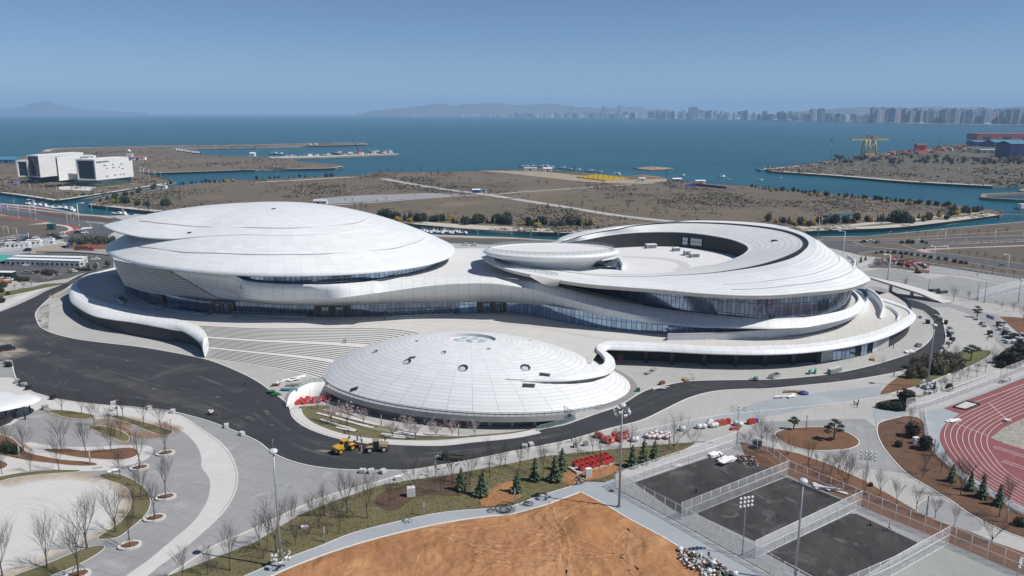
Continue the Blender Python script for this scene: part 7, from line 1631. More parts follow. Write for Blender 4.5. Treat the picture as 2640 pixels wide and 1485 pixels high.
for i,(x,y) in enumerate(sorted(pos)): place(bg2,P(x,y,.03),i*1.3,'red and white striped sack in the pile behind the spruces, %s from the left'%nth(i+1),'red and white sacks',1.4)
bg3=px('b3 1870,1340 1840,1420 1570,1215 2080,1440')
for i,(x,y) in enumerate(sorted(bg3)): place(bg1,P(x,y,.3),i*.9,'white rubbish bag lying on the rubble heap, %s from the left'%nth(i+1),'white bags on the rubble heap',1.15)
def stack(c,n,s=(1.2,1.0),hh=.16,label='',group='g',name='slab_stack',cat='stack'):
    t=thing(name,label or 'l',cat,(0,0,-900),0,group); g=random.Random(n+len(label)); 
    for k in range(n):
        mb=MB(); ox,oy=g.gauss(0,.05),g.gauss(0,.05); mb.box(-s[0]/2+ox,-s[1]/2+oy,k*(hh+.03)+.1,s[0]/2+ox,s[1]/2+oy,k*(hh+.03)+.1+hh); mb.build('slab',TM[c],t)
    mb=MB(); mb.box(-s[0]/2,-s[1]/2,0,s[0]/2,-s[1]/2+.15,.1); mb.box(-s[0]/2,s[1]/2-.15,0,s[0]/2,s[1]/2,.1); mb.build('pallet',TM['wood'],t); return t
sk=[stack('stone',5),stack('lgrey',4),stack('dark',6),stack('stone',3,(1.6,1.0))]
pos=[(2280+x/6.586,780+y/6.586) for x,y in ((1115,465),(1100,510),(1140,530),(1100,575),(1145,660),(1110,690),(1080,720),(1040,760),(1020,790),(950,300),(620,260),(735,355),(580,745),(1560,290),(1700,410),(1660,375),(1790,545),(1820,580),(1040,365),(885,245))]
for i,(x,y) in enumerate(sorted(pos)): place(sk[i%4],P(x,y,.03),i*.7,'stack of grey paving slabs left beside the ring road bend, %s from the left'%nth(i+1),'slab stacks by the road bend',1.35)
pos=[(2280+x/6.586,780+y/6.586) for x,y in ((1945,400),(1990,430),(2060,460),(1960,470),(2060,510),(2110,540),(2040,550),(2150,560),(2190,580),(2080,600),(2220,600),(2280,590),(2330,580),(2090,650),(2150,640),(2200,660),(2260,650),(2310,640),(2350,620),(2160,690),(2240,690),(2300,700),(2090,690),(2000,355),(2340,680))]
for i,(x,y) in enumerate(sorted(pos)): place(sk[(i*3+2)%4],P(x,y,.03),i*.9,'palleted stack of dark and pale stone near the right edge, %s from the left'%nth(i+1),'palleted stone stacks',1.5)
pos=px('l1 60,425 85,430 75,450 90,455 160,605 200,625 225,640 265,670 425,850 495,757')
for i,(x,y) in enumerate(sorted(pos)): place(sk[(i*2)%4],P(x,y,.03),i*.5,'stone stack on the pale kerb left of the asphalt, %s from the left'%nth(i+1),'stone stacks on the left kerb',1.25)
pos=px('b2 1000,485 1080,485 1190,487 l3 120,1212 180,1195 l1 1055,808 1390,850 1610,885 2115,1020 2260,1095 m1 380,1190')
for i,(x,y) in enumerate(sorted(pos)): place(sk[1],P(x,y,.03),i*.5,'pale block stack at the edge of the asphalt road, %s from the left'%nth(i+1),'pale blocks along the asphalt',1.2)
pos=px('l4 590,520 620,510 655,500 60,555 l3 1270,520 1320,490 l4 390,520 440,515 975,390 1070,405 1400,265 1300,325 1340,320 l3 1680,570 1620,585')
kinds=['grey crate','grey crate','grey crate','long steel trough','grey mesh panel','grey mesh panel','glass pallet','glass pallet','timber pallet','pipe rack','slab pallet','white board stack','white board stack','pipe rack','timber pallet']
for i,((x,y),kd) in enumerate(zip(pos,kinds)):
    c={'grey crate':'grey','long steel trough':'silver','grey mesh panel':'grey','glass pallet':'teal','timber pallet':'wood','pipe rack':'steel','slab pallet':'stone','white board stack':'white'}[kd]
    t=thing(kd.replace(' ','_'),'%s on the paving between right podium and ring road, %s one along'%(kd,nth(i+1)),'site stock',P(x,y,.03),.4+.1*i); mb=MB()
    if 'crate' in kd: mb.box(-1,-.8,.12,1,.8,1.7); mb.build('box',TM[c],t); mb=MB(); mb.box(-1.05,-.85,1.7,1.05,.85,1.8); mb.build('lid',TM['lgrey'],t)
    elif 'trough' in kd:
        mb.box(-2.2,-.9,0,2.2,-.8,1.2); mb.box(-2.2,.8,0,2.2,.9,1.2); mb.box(-2.2,-.8,0,-2.1,.8,1.2); mb.box(2.1,-.8,0,2.2,.8,1.2); mb.build('wall',TM[c],t); mb=MB(); mb.box(-2.1,-.8,.05,2.1,.8,.1); mb.build('bottom',TM['dark'],t)
    elif 'glass' in kd: mb.box(-1,-.3,.1,1,.3,1.5); mb.build('pane_stack',TM[c],t); mb=MB(); mb.box(-1.1,-.5,0,1.1,.5,.1); mb.build('pallet',TM['wood'],t)
    elif 'rack' in kd:
        for k in range(4): mb=MB(); mb.tube([(-1,-.5+k*.33,0),(-1,-.5+k*.33,1.6)],.05,5); mb.tube([(-1,-.5+k*.33,1.5),(1.2,-.5+k*.33,1.5)],.04,4); mb.build('bar',TM[c],t)
    else:
        for k in range(4): mb=MB(); mb.box(-1.3,-.7,.1+k*.14,1.3,.7,.2+k*.14); mb.build('board',TM[c],t)
        mb=MB(); mb.box(-1.3,-.7,0,1.3,.7,.09); mb.build('pallet',TM['wood'],t)
# toilets, cabinets, coils, white boards, tarp
for i,s in enumerate(('b2 1432,703','b2 1462,700')):
    t=thing('portable_toilet',['white portable toilet cabin in the mulch bed, the shaded one','white portable toilet cabin in the mulch bed, beside the tree'][i],'toilet cabin',at(s,.07),.25,'portable toilets'); mb=MB(); mb.box(-.55,-.55,0,.55,.55,2.2); mb.build('cabin',TM['white'],t); mb=MB(); mb.box(-.4,-.57,.1,.4,-.552,2.0); d=mb.build('door',TM['lgrey'],t); mb=MB(); mb.box(.22,-.6,1.0,.3,-.57,1.15); mb.build('handle',TM['dark'],d); mb=MB(); mb.box(-.6,-.6,2.2,.6,.6,2.35,0,None,.7); mb.build('roof',TM['lgrey'],t)
for s,l,h in (('b3 712,525','white electric cabinet beside the red crates',2.3),('l4 1375,1170','white cabinet beside the maroon shrub',1.8),('l1 1080,862','grey cabinet on the pale walk by the park trees',1.3),('b2 1330,548','small white box post on the pale pavement',.9),('b2 455,1000','white box frame lying on the lawn strip',.5)):
    t=thing('electric_cabinet',l,'cabinet',at(s,.06),.3); mb=MB(); mb.box(-.75,-.4,.1,.75,.4,h); mb.build('casing',TM['white'],t); mb=MB(); mb.box(-.7,-.42,.2,-.03,-.402,h-.1); mb.box(.03,-.42,.2,.7,-.402,h-.1); mb.build('door',TM['lgrey'],t); mb=MB(); mb.box(-.8,-.45,0,.8,.45,.1); mb.build('plinth',TM['stone'],t)
def coil(s,r,n,label,m='black'):
    q=at(s,.06); g=random.Random(n); t=thing('cable_coil',label,'coil',q)
    for k in range(n):
        mb=MB(); rr=r*(.25+.7*g.random()); ox,oy=g.gauss(0,.28*r),g.gauss(0,.22*r); mb.tube([(ox+rr*math.cos(6.283*j/20),oy+rr*math.sin(6.283*j/20),.04+k*.025+.04*math.sin(j*1.7+k)) for j in range(21)],.032,4,0,False); mb.build('loop',TM[m],t)
coil('b2 2330,835',2.4,16,'large tangled coil of black cable on the footpath'); coil('b3 135,778',1.3,9,'small coil of black cable on the footpath'); coil('b3 930,655',.9,7,'small black coil at the fence corner'); coil('b2 2190,835',.9,5,'loose black hose beside the large cable coil')
def boards(s,w,d,n,label,c='white',rz=.4):
    t=thing('board_pile',label,'boards',at(s,.08),rz); g=random.Random(len(label))
    for k in range(n): mb=MB(); M=Matrix.Translation((g.gauss(0,w*.25),g.gauss(0,d*.25),.06+k*.11))@Matrix.Rotation(g.gauss(0,.35),4,'Z'); mb.box(-w/2,-d/2,0,w/2,d/2,.09,0,M); mb.build('board',TM[c],t)
boards('l3 2020,1340',3.6,1.8,9,'pile of white foam boards on the first court'); boards('l3 1910,1290',2.6,1.6,6,'scattered white boards by the bending worker'); boards('b3 1540,430',1.6,.8,4,'small white bags of boards at the court fence','bag'); boards('l4 200,735',4.5,.8,5,'long white boards beside the blue tarp',rz=.35); boards('l4 250,685',5,.7,4,'timber beams beside the blue tarp','wood',.15); boards('l4 1740,960',3.6,1.2,4,'white boards at the bend of the track',rz=.6); boards('l2 310,585',4,1.0,4,'long white boards lying on the plaza',rz=.3); boards('l2 420,555',4.5,.9,4,'white strips on the plaza behind the long boards',rz=.4); boards('l2 300,675',3,1.2,5,'blue wrapped panels on the plaza','cblue',.3); boards('l2 370,630',2.6,1.2,6,'grey glass panels stacked on the plaza','silver',.3); boards('b4 560,640',4.5,.8,5,'white rails lying behind the second court','white',-.45); boards('l3 1390,655',4.5,.7,4,'pale pipes lying on the road edge','lgrey',.5); boards('l2 140,700',1.8,1.2,7,'green frames at the plaza corner','green',.2); boards('l2 185,720',1.6,1.2,6,'green wire crates beside the green frames','green',.6); boards('b1 930,430',2.2,1.0,2,'grey board lying on the pale park walk','bluepath' if False else 'lgrey',.5); boards('b1 1075,470',1.8,1.2,3,'white square frame on the pale park walk','white',.3)
q=at('l4 330,710',.03); t=thing('tarp_pile','blue tarpaulin heap on the service lane','tarp',q); mb=MB(); mb.ball((0,0,.3),1.4,16,8,0,(1.2,.9,.5)); mb.build('sheet',TM['navy'],t)
for i,(x,y,c) in enumerate(((2548,816,'navy'),(2553,818,'navy'),(2559,820,'navy'))):
    t=thing('pipe_bundle','blue pipe bundle lying by the sandy bed, %s from the left'%nth(i+1),'pipes',P(x,y,.05),1.1,'blue pipe bundles')
    for k in range(4): mb=MB(); mb.tube([(-2.6,-.3+k*.25,.2),(2.6,-.3+k*.25,.2)],.14,6); mb.build('pipe',TM['navy'],t)
for i,(x,y) in enumerate(((2408,751.5),(2428,756))):
    t=thing('pipe_roll','dark rolled mat at the sports lot edge, %s from the left'%nth(i+1),'roll',P(x,y,.05),.25,'rolled mats'); mb=MB(); M=Matrix.Rotation(math.pi/2,4,'Y'); mb.cyl((-.7,0,-3),.7,6,14,0,None,M); mb.build('roll',TM['dark'],t); mb=MB(); mb.cyl((-.7,0,-3.02),.3,6.04,10,0,None,M); mb.build('core',TM['lgrey'],t)
# stacked red and pink crates by the lane
def framebox(c,s,label,loc,rz):
    t=thing('barrier_stack',label,'stack',loc,rz); x,y,z=s; n=int(x/.5)
    for k in range(n): mb=MB(); x0=-x/2+k*x/n; mb.box(x0+.04,-y/2,.1,x0+x/n-.04,y/2,z*(.85+.15*((k*7)%3)/2)); mb.build('panel',TM[c],t)
    mb=MB(); mb.box(-x/2,-y/2,0,x/2,y/2,.1); mb.build('pallet',TM['wood'],t)
framebox('redfade',(3.6,1.3,1.6),'stack of upright red barriers beside the lane post',at('l3 1945,1000',.03),.35); framebox('red',(1.6,1.2,1.4),'short red barrier stack right of the lane post',at('l3 2010,985',.03),.35); framebox('redfade',(2.4,1.2,.8),'low brown-red stack below the lane post',at('l3 2080,1040',.03),.2); framebox('red',(2.6,1.2,1.4),'bright red barrier stack at the right of the lane',at('l3 2235,985',.03),.5); framebox('grey',(1.0,1.0,1.4),'grey frame stack behind the bare lawn trees',at('l3 590,1205',.03),.3); framebox('grey',(1.2,1.0,1.4),'grey frame stack nearest the red barriers',at('l3 690,1190',.03),.3); framebox('blue',(1.0,1.0,1.2),'small blue stack beside the bright red barriers',at('l3 2280,975',.03),.3); framebox('brown',(2.4,.8,1.2),'brown frame rack at the road edge by the dome',at('l3 1400,620',.03),.7); framebox('green',(1.2,1.0,1.3),'small green cabinet stack right of the dome foot',at('l3 1175,685',.03),.1); framebox('redfade',(2.5,1.2,1.8),'red scaffold parts under the right podium ribbon',at('l3 1010,385',.03),.3); framebox('green',(1.2,1.0,1.4),'green stack under the right podium ribbon',at('l3 1230,385',.03),.1)
# pavilion on the left
t=thing('pavilion','small pavilion with a white wavy leaf-shaped roof at the left edge','pavilion',at('l1 100,930'))
ro=crom(W('l1 -260,700 -100,678 60,685 160,712 250,716 330,716 383,745 340,782 250,812 120,842 0,866 -200,900 -400,860',4.2),5,True); n=len(ro); c=sum(ro,Vector())/n
mb=MB(); r1=[c.lerp(p,.75)+Vector((0,0,.55)) for p in ro]; r2=[c.lerp(p,.35)+Vector((0,0,.8)) for p in ro]; mb.loft([[p-Vector((0,0,.28)) for p in ro],ro,r1,r2],0,True); b=mb.add([c+Vector((0,0,.8))]); k0=len(mb.v)-1-n
for i in range(n): mb.face((k0+i,k0+(i+1)%n,b))
mb.poly([p-Vector((0,0,.29)) for p in ro][::-1]); mb.build('roof',BM['smooth'],t,True)
for s in ('l1 237,950','l1 282,882','l1 155,868','l1 60,960'): q=at(s); mb=MB(); mb.cyl((q.x,q.y,0),.2,4.1,10); mb.build('column',TM['dark'],t,True)
w=crom(W('l1 150,885 145,925 110,965 40,1000 -100,1040 -250,1060'),4); mb=MB(); mb.loft([w,[p+Vector((0,0,2.6)) for p in w],[p+Vector((0,0,2.6)) for p in offs(w,.4)]],0,False); mb.build('wall',TM['dark'],t,True)
# white ramp beside the sports lot
t=thing('pedestrian_ramp','long white sloping ramp descending beside the grey sports lot','ramp',P(2350,735)); 
up_=[(0,1060,6.2),(400,1150,4.6),(700,1240,3.2),(950,1330,1.8),(1150,1440,.3)]; lo2=[(0,1100,6.0),(300,1195,4.4),(600,1290,3.0),(800,1375,1.6),(990,1455,.2)]
A_=crom([P(2280+x/6.586,560+y/6.586,z) for x,y,z in up_],5); B_=crom([P(2280+x/6.586,560+y/6.586,z) for x,y,z in lo2],5); A_.insert(0,A_[0]+(A_[0]-A_[4])*1.2); B_.insert(0,B_[0]+(B_[0]-B_[4])*1.2)
mb=MB(); mb.loft([[p-Vector((0,0,.9 if p.z>1 else .2)) for p in B_],B_,A_,[p-Vector((0,0,.9 if p.z>1 else .2)) for p in A_],[p-Vector((0,0,.9 if p.z>1 else .2)) for p in B_]],0,False,False); mb.build('deck',MK['lightpath'],t,True)
for i in (3,8,12): q=(A_[i]+B_[i])/2; mb=MB(); mb.box(q.x-.5,q.y-.8,0,q.x+.5,q.y+.8,max(q.z-.8,.2)); mb.build('pier',BM['conc'],t,True)
# sand pit on the track
a=W('l4 1725,835 1850,775 1985,810 1850,860',.1); t=thing('sand_pit','rectangular sand pit with dark rim on the red track','sand pit',a[0]); mb=MB(); mb.poly(a); mb.build('sand',MK['tan'] if False else MK['lightpath'],t,True); mb=MB(); c=a+[a[0]]; mb.loft([[p+Vector((0,0,.0)) for p in c],[p+Vector((0,0,.35)) for p in c],[p+Vector((0,0,.35)) for p in offs(c,-.35)]],0,False,False); mb.build('rim',TM['dark'],t,True)
boards('l4 2235,965',1.5,.8,6,'white cushions stacked at the infield edge','bag',.2)
tr=[(1460,650),(1520,650),(1490,670),(1540,672),(1500,690),(1545,695),(1480,705),(1520,708),(1555,655),(1550,680),(1485,655),(1515,690)]
for i,(x,y) in enumerate(sorted(tr)): place(sk[1],P(*px('l4 %d,%d'%(x,y))[0],.07),.1*i,'white topped pallet beside the mast at the track fence, %s from the left'%nth(i+1),'white topped pallets',1.0)
# ---------------------------------------------------------------- museum on the peninsula
Z4=.4
def q1(x,y,z): return P(x/6.586,380+y/6.586,z)
mus=thing('museum','museum of four white cantilevered blocks with dark glazed ends','museum',q1(1500,600,Z4))
mw=panel('museum_cladding',(.74,.74,.73),(.45,.45,.44),7,2.0,.1,.12,.6)
def prism(front_bl,front_br,front_tr,front_tl,depth,zb,zt,name,extra=None):
    pass
mgl=glassmat('museum_glass',(.05,.06,.075),(.03,.032,.036),2.2,2.2,.2,.2,.6)
def block(a,b,c,zb,zt,lean=3.0,frame=1.6):
    """a: near left corner, b: near right corner (dark end a-b), c: far end along the white side; pixels at the bottom edge"""
    A,B,C=[q1(x,y,zb) for x,y in (a,b,c)]; D=A+(C-B); up=Vector((0,0,zt-zb)); off=(A-B).normalized()*0+ (B-C).normalized()*-lean*0
    cen=(A+B+C+D)/4
    top=[p+up+(p-cen).normalized()*1.5*0 for p in (A,B,C,D)]
    mb=MB(); bot=[A,B,C,D]
    for i,j in ((1,2),(2,3),(3,0)):
        L=(bot[j]-bot[i]).length; mb.poly([bot[i],bot[j],top[j],top[i]],0,[(0,0),(L,0),(L,zt-zb),(0,zt-zb)])
    mb.poly(top); mb.poly(bot[::-1]); 
    n=(top[1]-A).cross(B-A); inn=(C-B).normalized()*1.2; ex=(B-A); e=ex.normalized()*frame; f=Vector((0,0,frame))
    o=[A,B,top[1],top[0]]; i_=[A+e+f,B-e+f,top[1]-e-f,top[0]+e-f]
    for k in range(4): j=(k+1)%4; mb.poly([o[k],o[j],i_[j],i_[k]]); mb.poly([i_[k],i_[j],i_[j]+inn,i_[k]+inn])
    w=mb.build('gallery_block',mw,mus,True)
    mb=MB(); g=[p+inn*.98 for p in i_]; L=(g[1]-g[0]).length; hh=(g[2]-g[1]).length; mb.poly(g,0,[(0,0),(L,0),(L,hh),(0,hh)]); mb.build('glazed_end',mgl,w,True)
    return A,B,C,D,top,w
zb=8
def zt_for(x,yb,yt): return zb+hgt(x/6.586,380+yb/6.586,380+yt/6.586,zb)
b4=block((1320,555),(1640,562),(2272,497),zb,zt_for(1640,562,205)); 
b3_=block((985,562),(1010,568),(1620,500),zb,zt_for(1000,568,170),frame=.3)
b2_=block((500,497),(690,512),(1450,430),zb,zt_for(690,512,140))
b1_=block((305,505),(500,503),(1000,440),zb,zt_for(305,505,222))
mb=MB(); base=[q1(1250,640,Z4),q1(1720,668,Z4),q1(2235,600,Z4),q1(1800,560,Z4)]; bt=[Vector((p.x,p.y,zb+.2)) for p in base]
for i in range(4): j=(i+1)%4; L=(base[j]-base[i]).length; mb.poly([base[i],base[j],bt[j],bt[i]],0,[(0,0),(L,0),(L,8),(0,8)])
mb.build('glass_base',glassmat('museum_base_glass',(.12,.2,.2),(.05,.06,.06),3,4,.2,.2,.6),mus,True)
mb=MB(); base=[q1(480,530,Z4),q1(960,590,Z4),q1(1250,600,Z4),q1(900,510,Z4)]; mb.loft([base+[base[0]],[Vector((p.x,p.y,zb+.2)) for p in base+[base[0]]]],0,False,False); mb.build('dark_base',BM['void'],mus,True)
# slit windows and name on the long white side
A,B,C,D,top,w=b4; ux=(C-B).normalized(); nz=Vector((ux.y,-ux.x,0)); 
if nz.y>0: nz=-nz
Ls=(C-B).length; Hs=top[1].z-B.z
def uv_side(x,y):
    f=(x-1620)/(2262-1620); yb=562+(497-562)*f; yt=212+(168-212)*f; return f*Ls,(yb-y)/(yb-yt)*Hs
for x,y,wd in ((1778,320,55),(1808,365,28),(1920,306,34),(1918,353,42),(2063,292,38),(2020,345,26),(2080,371,36),(1798,495,55),(1938,478,42),(2028,470,24),(2088,462,38)):
    a,h=uv_side(x,y); l=wd/640*Ls; mb=MB(); p=B+ux*(a-l/2)+Vector((0,0,h))+nz*.12; mb.poly([p,p+ux*l,p+ux*l+Vector((0,0,.9)),p+Vector((0,0,.9))]); mb.build('slit_window',BM['void'],w,True)
try:
    cu=bpy.data.curves.new('name_lettering','FONT'); cu.body='\u9752\u5c9b\u897f\u6d77\u5cb8\u4ea7\u4e1a\u5c55\u793a\u4e2d\u5fc3'; a,h=uv_side(1640,268); a2,_=uv_side(1855,250); cu.size=(a2-a)/11*1.0; cu.extrude=.1
    to=bpy.data.objects.new('name_lettering',cu); COL.objects.link(to); cu.materials.append(BM['void'])
    xa=ux; za=Vector((0,0,1)); ya=nz
    M=Matrix(((xa.x,za.x,ya.x,0),(xa.y,za.y,ya.y,0),(xa.z,za.z,ya.z,0),(0,0,0,1))); to.matrix_world=M; to.parent=w; wl_=Vector((0,0,0)); q=w
    while q is not None: wl_+=q.location; q=q.parent
    to.location=B+ux*a+Vector((0,0,h))+nz*.25-wl_
    bpy.context.view_layer.update(); me=bpy.data.meshes.new_from_object(to); n2=link(me,'name_lettering',w); n2.location=to.location; n2.rotation_euler=M.to_euler(); bpy.data.objects.remove(to)
except Exception as ex: print('text',ex)
for x,y,ww,hh in ((1040,178,10,2.5),(1450,168,10,2),(1560,160,7,2.5),(2210,150,6,4)):
    p=q1(x,y+12,top[1].z); mb=MB(); mb.box(p.x-ww/2,p.y-3,top[1].z-.2,p.x+ww/2,p.y+3,top[1].z+hh); mb.build('roof_plant',TM['lgrey'] if x!=1560 else TM['white'],mus,True)
p=q1(2198,128,top[1].z); mb=MB(); mb.ball((p.x,p.y,top[1].z+5),2.2,12,8); mb.build('radome',TM['bag'],mus,True)
# sheds on the peninsula
def shed(label,x,y,w,d,h,wall,roof,pitch=1.5,rz=0.0,z=Z4,name='shed'):
    t=thing(name,label,'shed',P(x,y,z),rz); mb=MB(); mb.box(-w/2,-d/2,0,w/2,d/2,h); mb.build('wall',TM[wall],t); mb=MB(); e=.4
    mb.loft([[Vector((-w/2-e,y_,z_)) for y_,z_ in ((-d/2-e,h),(0,h+pitch),(d/2+e,h))],[Vector((w/2+e,y_,z_)) for y_,z_ in ((-d/2-e,h),(0,h+pitch),(d/2+e,h))]],0,False,False); mb.poly([(-w/2,-d/2,h),(-w/2,0,h+pitch),(-w/2,d/2,h)]); mb.poly([(w/2,-d/2,h),(w/2,d/2,h),(w/2,0,h+pitch)]); mb.build('roof',TM[roof],t)
    mb=MB(); mb.box(-w*.12,-d/2-.12,.1,w*.05,-d/2-.01,h*.75); mb.build('door',TM['dark'],t)
    for k in range(3): mb=MB(); mb.box(-w*.4+k*w*.3,-d/2-.1,h*.45,-w*.3+k*w*.3,-d/2-.01,h*.8); mb.build('window',TM['win'],t)
    return t
shed('white shed with an orange roof band behind the museum',358,412,26,8,5,'white','orange',1.2); shed('blue curved roof shed at the sea edge left of the museum',24,420,30,14,6,'cblue','cblue',5)
shed('white harbour office building by the fishing pier',652,403,10,8,6,'white','white',2); shed('white kiosk on the gravel road with blue stripes',1228,497,8.5,4,3.4,'blue','white',1); shed('blue and white kiosk beside the first kiosk',1247,496,6,4,3,'white','cblue',1)
shed('white gabled shed at the end of the gravel lot',822,525.5,9,6,3,'white','lgrey',1.5); shed('smaller white shed joined beyond the gabled one',836,526,6,5,3,'white','lgrey',1.5)
shed('long white shed near the yellow cage frames',1368,439.5,19,7,3.6,'white','lgrey',1.2); shed('white shed beside the long one at the shore',1412,441,13,7,4,'white','white',1.5); shed('white shed between the yellow frames and the water',1655,468,8.5,6,4,'white','lgrey',1.4); shed('grey shed with a white roof by the landing stage',1745,468,11,6,3.4,'grey','white',1.2)
shed('white roofed bus shelter on the blue hoarding',1805,473,12,5,3.4,'white','white',1); shed('white kiosk on the canal bank behind the museum',420,486,9,5,3.5,'white','lgrey',.8)
t=thing('hoarding','blue site hoarding along the shore of the scrubland','hoarding',P(1800,480,Z4)); a=crom(W('t3 1620,878 1720,868 2000,895',Z4),3); mb=MB(); mb.loft([[p for p in a],[p+Vector((0,0,2.6)) for p in a],[p+Vector((0,0,2.6)) for p in offs(a,.4)]],0,False,False); mb.build('panel',TM['navy'],t,True); mb=MB(); q=P(1798,476,Z4+1); mb.box(q.x-6,q.y-.6,1,q.x+6,q.y-.2,3.4); mb.build('red_banner',TM['red'],t,True)
# containers and cabins near the arena
def cabin(label,x,y,w,d,h,rz,c='white'):
    t=thing('site_cabin',label,'cabin',P(x,y,.05),rz); mb=MB(); mb.box(-w/2,-d/2,.15,w/2,d/2,h); mb.build('wall',TM[c],t); mb=MB(); mb.box(-w/2-.1,-d/2-.1,h,w/2+.1,d/2+.1,h+.18); mb.build('roof',TM['white'],t)
    n=max(2,int(w/3))
    for k in range(n):
        mb=MB(); x0=-w/2+(k+.3)*w/n; mb.box(x0,-d/2-.06,1.0,x0+w/n*.45,-d/2-.003,2.2); mb.build('window',TM['win'],t)
    mb=MB(); mb.box(-w*.05,-d/2-.06,.2,w*.05,-d/2-.003,2.2); mb.build('door',TM['grey'],t)
    mb=MB(); mb.box(w/2-.01,-d*.3,1.0,w/2+.05,d*.1,2.2); mb.build('end_window',TM['win'],t)
for i,(x,y,w) in enumerate(((390,385,9),(235,385,9),(585,345,9),(700,330,6),(810,325,8),(860,330,5))): cabin('white site cabin in the row below the crowded road, %s from the left'%nth((2,1,3,4,5,6)[i]),x/6.586,580+y/6.586,w,3.2,3.6,.12)
cabin('long grey row of container offices in the car park',118,580+690/6.586,46,5,3.6,-.13,'lgrey'); cabin('white roofed office row behind the grey one in the car park',130,580+640/6.586,44,5,3.6,-.12,'lgrey'); cabin('dark railed kiosk at the left edge below the car park',14,580+890/6.586,10,4,3,-.1,'dark')
t=thing('tarpaulin','teal green netting sheet stretched at the left edge of the yard','netting',P(25,665,2.2)); mb=MB(); a=[P(x/6.586,580+y/6.586,2.2) for x,y in ((-100,510),(0,502),(220,512),(400,525),(300,570),(0,612),(-100,620))]; mb.poly(a); b=[Vector((p.x,p.y,1.9)) for p in a]; mb.loft([a+[a[0]],b+[b[0]]],0,False,False); mb.build('sheet',TM['teal'],t,True)
for i in (1,3,5): mb=MB(); mb.tube([Vector((a[i].x,a[i].y,0)),a[i]],.08,5); mb.build('post',TM['steel'],t,True)
t=thing('utility_box','dark teal utility cabin on the dry lot','utility box',P(134,592,.06),.1); mb=MB(); mb.box(-2.6,-1.6,0,2.6,1.6,4.4); mb.build('casing',plain('dark_teal',(.02,.09,.085),.6),t); mb=MB(); mb.box(-2.75,-1.75,4.4,2.75,1.75,4.6); mb.build('roof',TM['teal'],t); mb=MB(); mb.box(-.8,-1.66,.2,.8,-1.605,3.2); mb.build('door',TM['dark'],t)
fence('pale panel fence between white cabins and the yard',[P(x/6.586,580+y/6.586) for x,y in ((0,470),(330,420),(660,370),(760,350),(900,330),(1080,300))],2.2,'net',rails=(.05,1))
fence('green site fence beside the dry lot at the left edge',[P(x/6.586,580+y/6.586) for x,y in ((-60,290),(150,250),(300,215),(460,190))],2.2,'netg',rails=(.05,1))
# ---------------------------------------------------------------- boats
def boat(c,L,w,label,x,y,rz,cabin=True,mast=True,z=-2.5,deck='lgrey',cab='white',sc=1.0,dark=False):
    t=thing('boat',label,'boat',P(x,y,z),rz)
    def rib(y_,hw,zk,zd): return [Vector((-hw,y_,zd)),Vector((-hw*.8,y_,zk+.3)),Vector((0,y_,zk)),Vector((hw*.8,y_,zk+.3)),Vector((hw,y_,zd))]
    mb=MB(); R=[rib(-L/2,w*.42,.0,L*.085),rib(-L*.25,w*.5,-.3,L*.075),rib(L*.1,w*.5,-.3,L*.08),rib(L*.33,w*.34,-.1,L*.11),rib(L*.5,w*.03,L*.07,L*.15)]
    mb.loft(R,0,False); mb.poly(R[0]); mb.build('hull',TM[c],t)
    mb=MB(); mb.poly([r[0]-Vector((0,0,.15)) for r in R]+[r[4]-Vector((0,0,.15)) for r in R[::-1]]); mb.build('deck',TM[deck],t)
    if cabin:
        mb=MB(); mb.box(-w*.3,-L*.32,L*.06,w*.3,-L*.08,L*.2,0,None,.9); k=mb.build('cabin',TM[cab],t); mb=MB(); mb.box(-w*.28,-L*.085,L*.14,w*.28,-L*.07,L*.185); mb.build('window',TM['win'],k)
    if mast:
        mb=MB(); mb.tube([(0,L*.1,L*.06),(0,L*.1,L*.36)],.1,5); mb.tube([(0,-L*.2,L*.18),(0,-L*.2,L*.34)],.07,5); mb.build('mast',TM['white'],t); mb=MB(); mb.tube([(0,L*.1,L*.2),(0,-L*.12,L*.3)],.07,4); mb.build('boom',TM['lgrey'],t)
    t.scale=(sc,sc,sc); return t
g=random.Random(2)
pier=[('dark',36,8,'dark fishing trawler moored at the near end of the pier',790,406.5,1.55),('dark',30,7,'dark trawler with white wheelhouse moored beside the first trawler',810,405,1.5),('grey',28,7,'grey trawler in the middle of the pier',840,402,1.6),('white',16,4.5,'white boat tucked by the middle of the pier',851,405,1.5),('dark',44,9,'large dark barge moored left of the red crane',893,402.5,1.55),('dark',40,8,'dark trawler directly below the red crane',922,403,1.5),('dark',38,8,'dark trawler right of the red crane',955,399.5,1.5),('grey',30,7,'grey trawler second from the pier tip',985,398,1.6),('dark',34,8,'dark trawler nearest the pier tip',999,398.5,1.5),('dark',30,7,'dark trawler behind the red crane on the far side',965,394,1.5),('dark',26,7,'dark trawler farthest along behind the pier tip',1000,394,1.5),('brown',26,7,'brown trawler on the far side of the pier',870,396,1.6),('dark',24,6,'dark boat on the far side near the pier root',705,398,1.5),('navy',24,6,'navy boat at the pier root behind the white boats',720,398.5,1.5),('white',34,9,'large white ship moored at the outer breakwater',808,375.5,1.55),('dark',30,8,'dark trawler beside the large white ship at the breakwater',793,376,1.5),('white',20,5,'white yacht at the root of the pier',748,404,1.5),('white',16,5,'white motor boat second at the pier root',760,406,1.5),('white',14,5,'small white boat third at the pier root',735,405,1.5)]
for c,L,w,lb_,x,y,rz in pier: boat(c,L,w,lb_,x,y,rz+g.gauss(0,.08))
for i in range(9): boat('dark' if i%3 else 'navy',22,6,'dark fishing boat packed in the inner harbour corner, %s from the left'%nth(i+1),450+i*7,388+i*1.0,1.2)
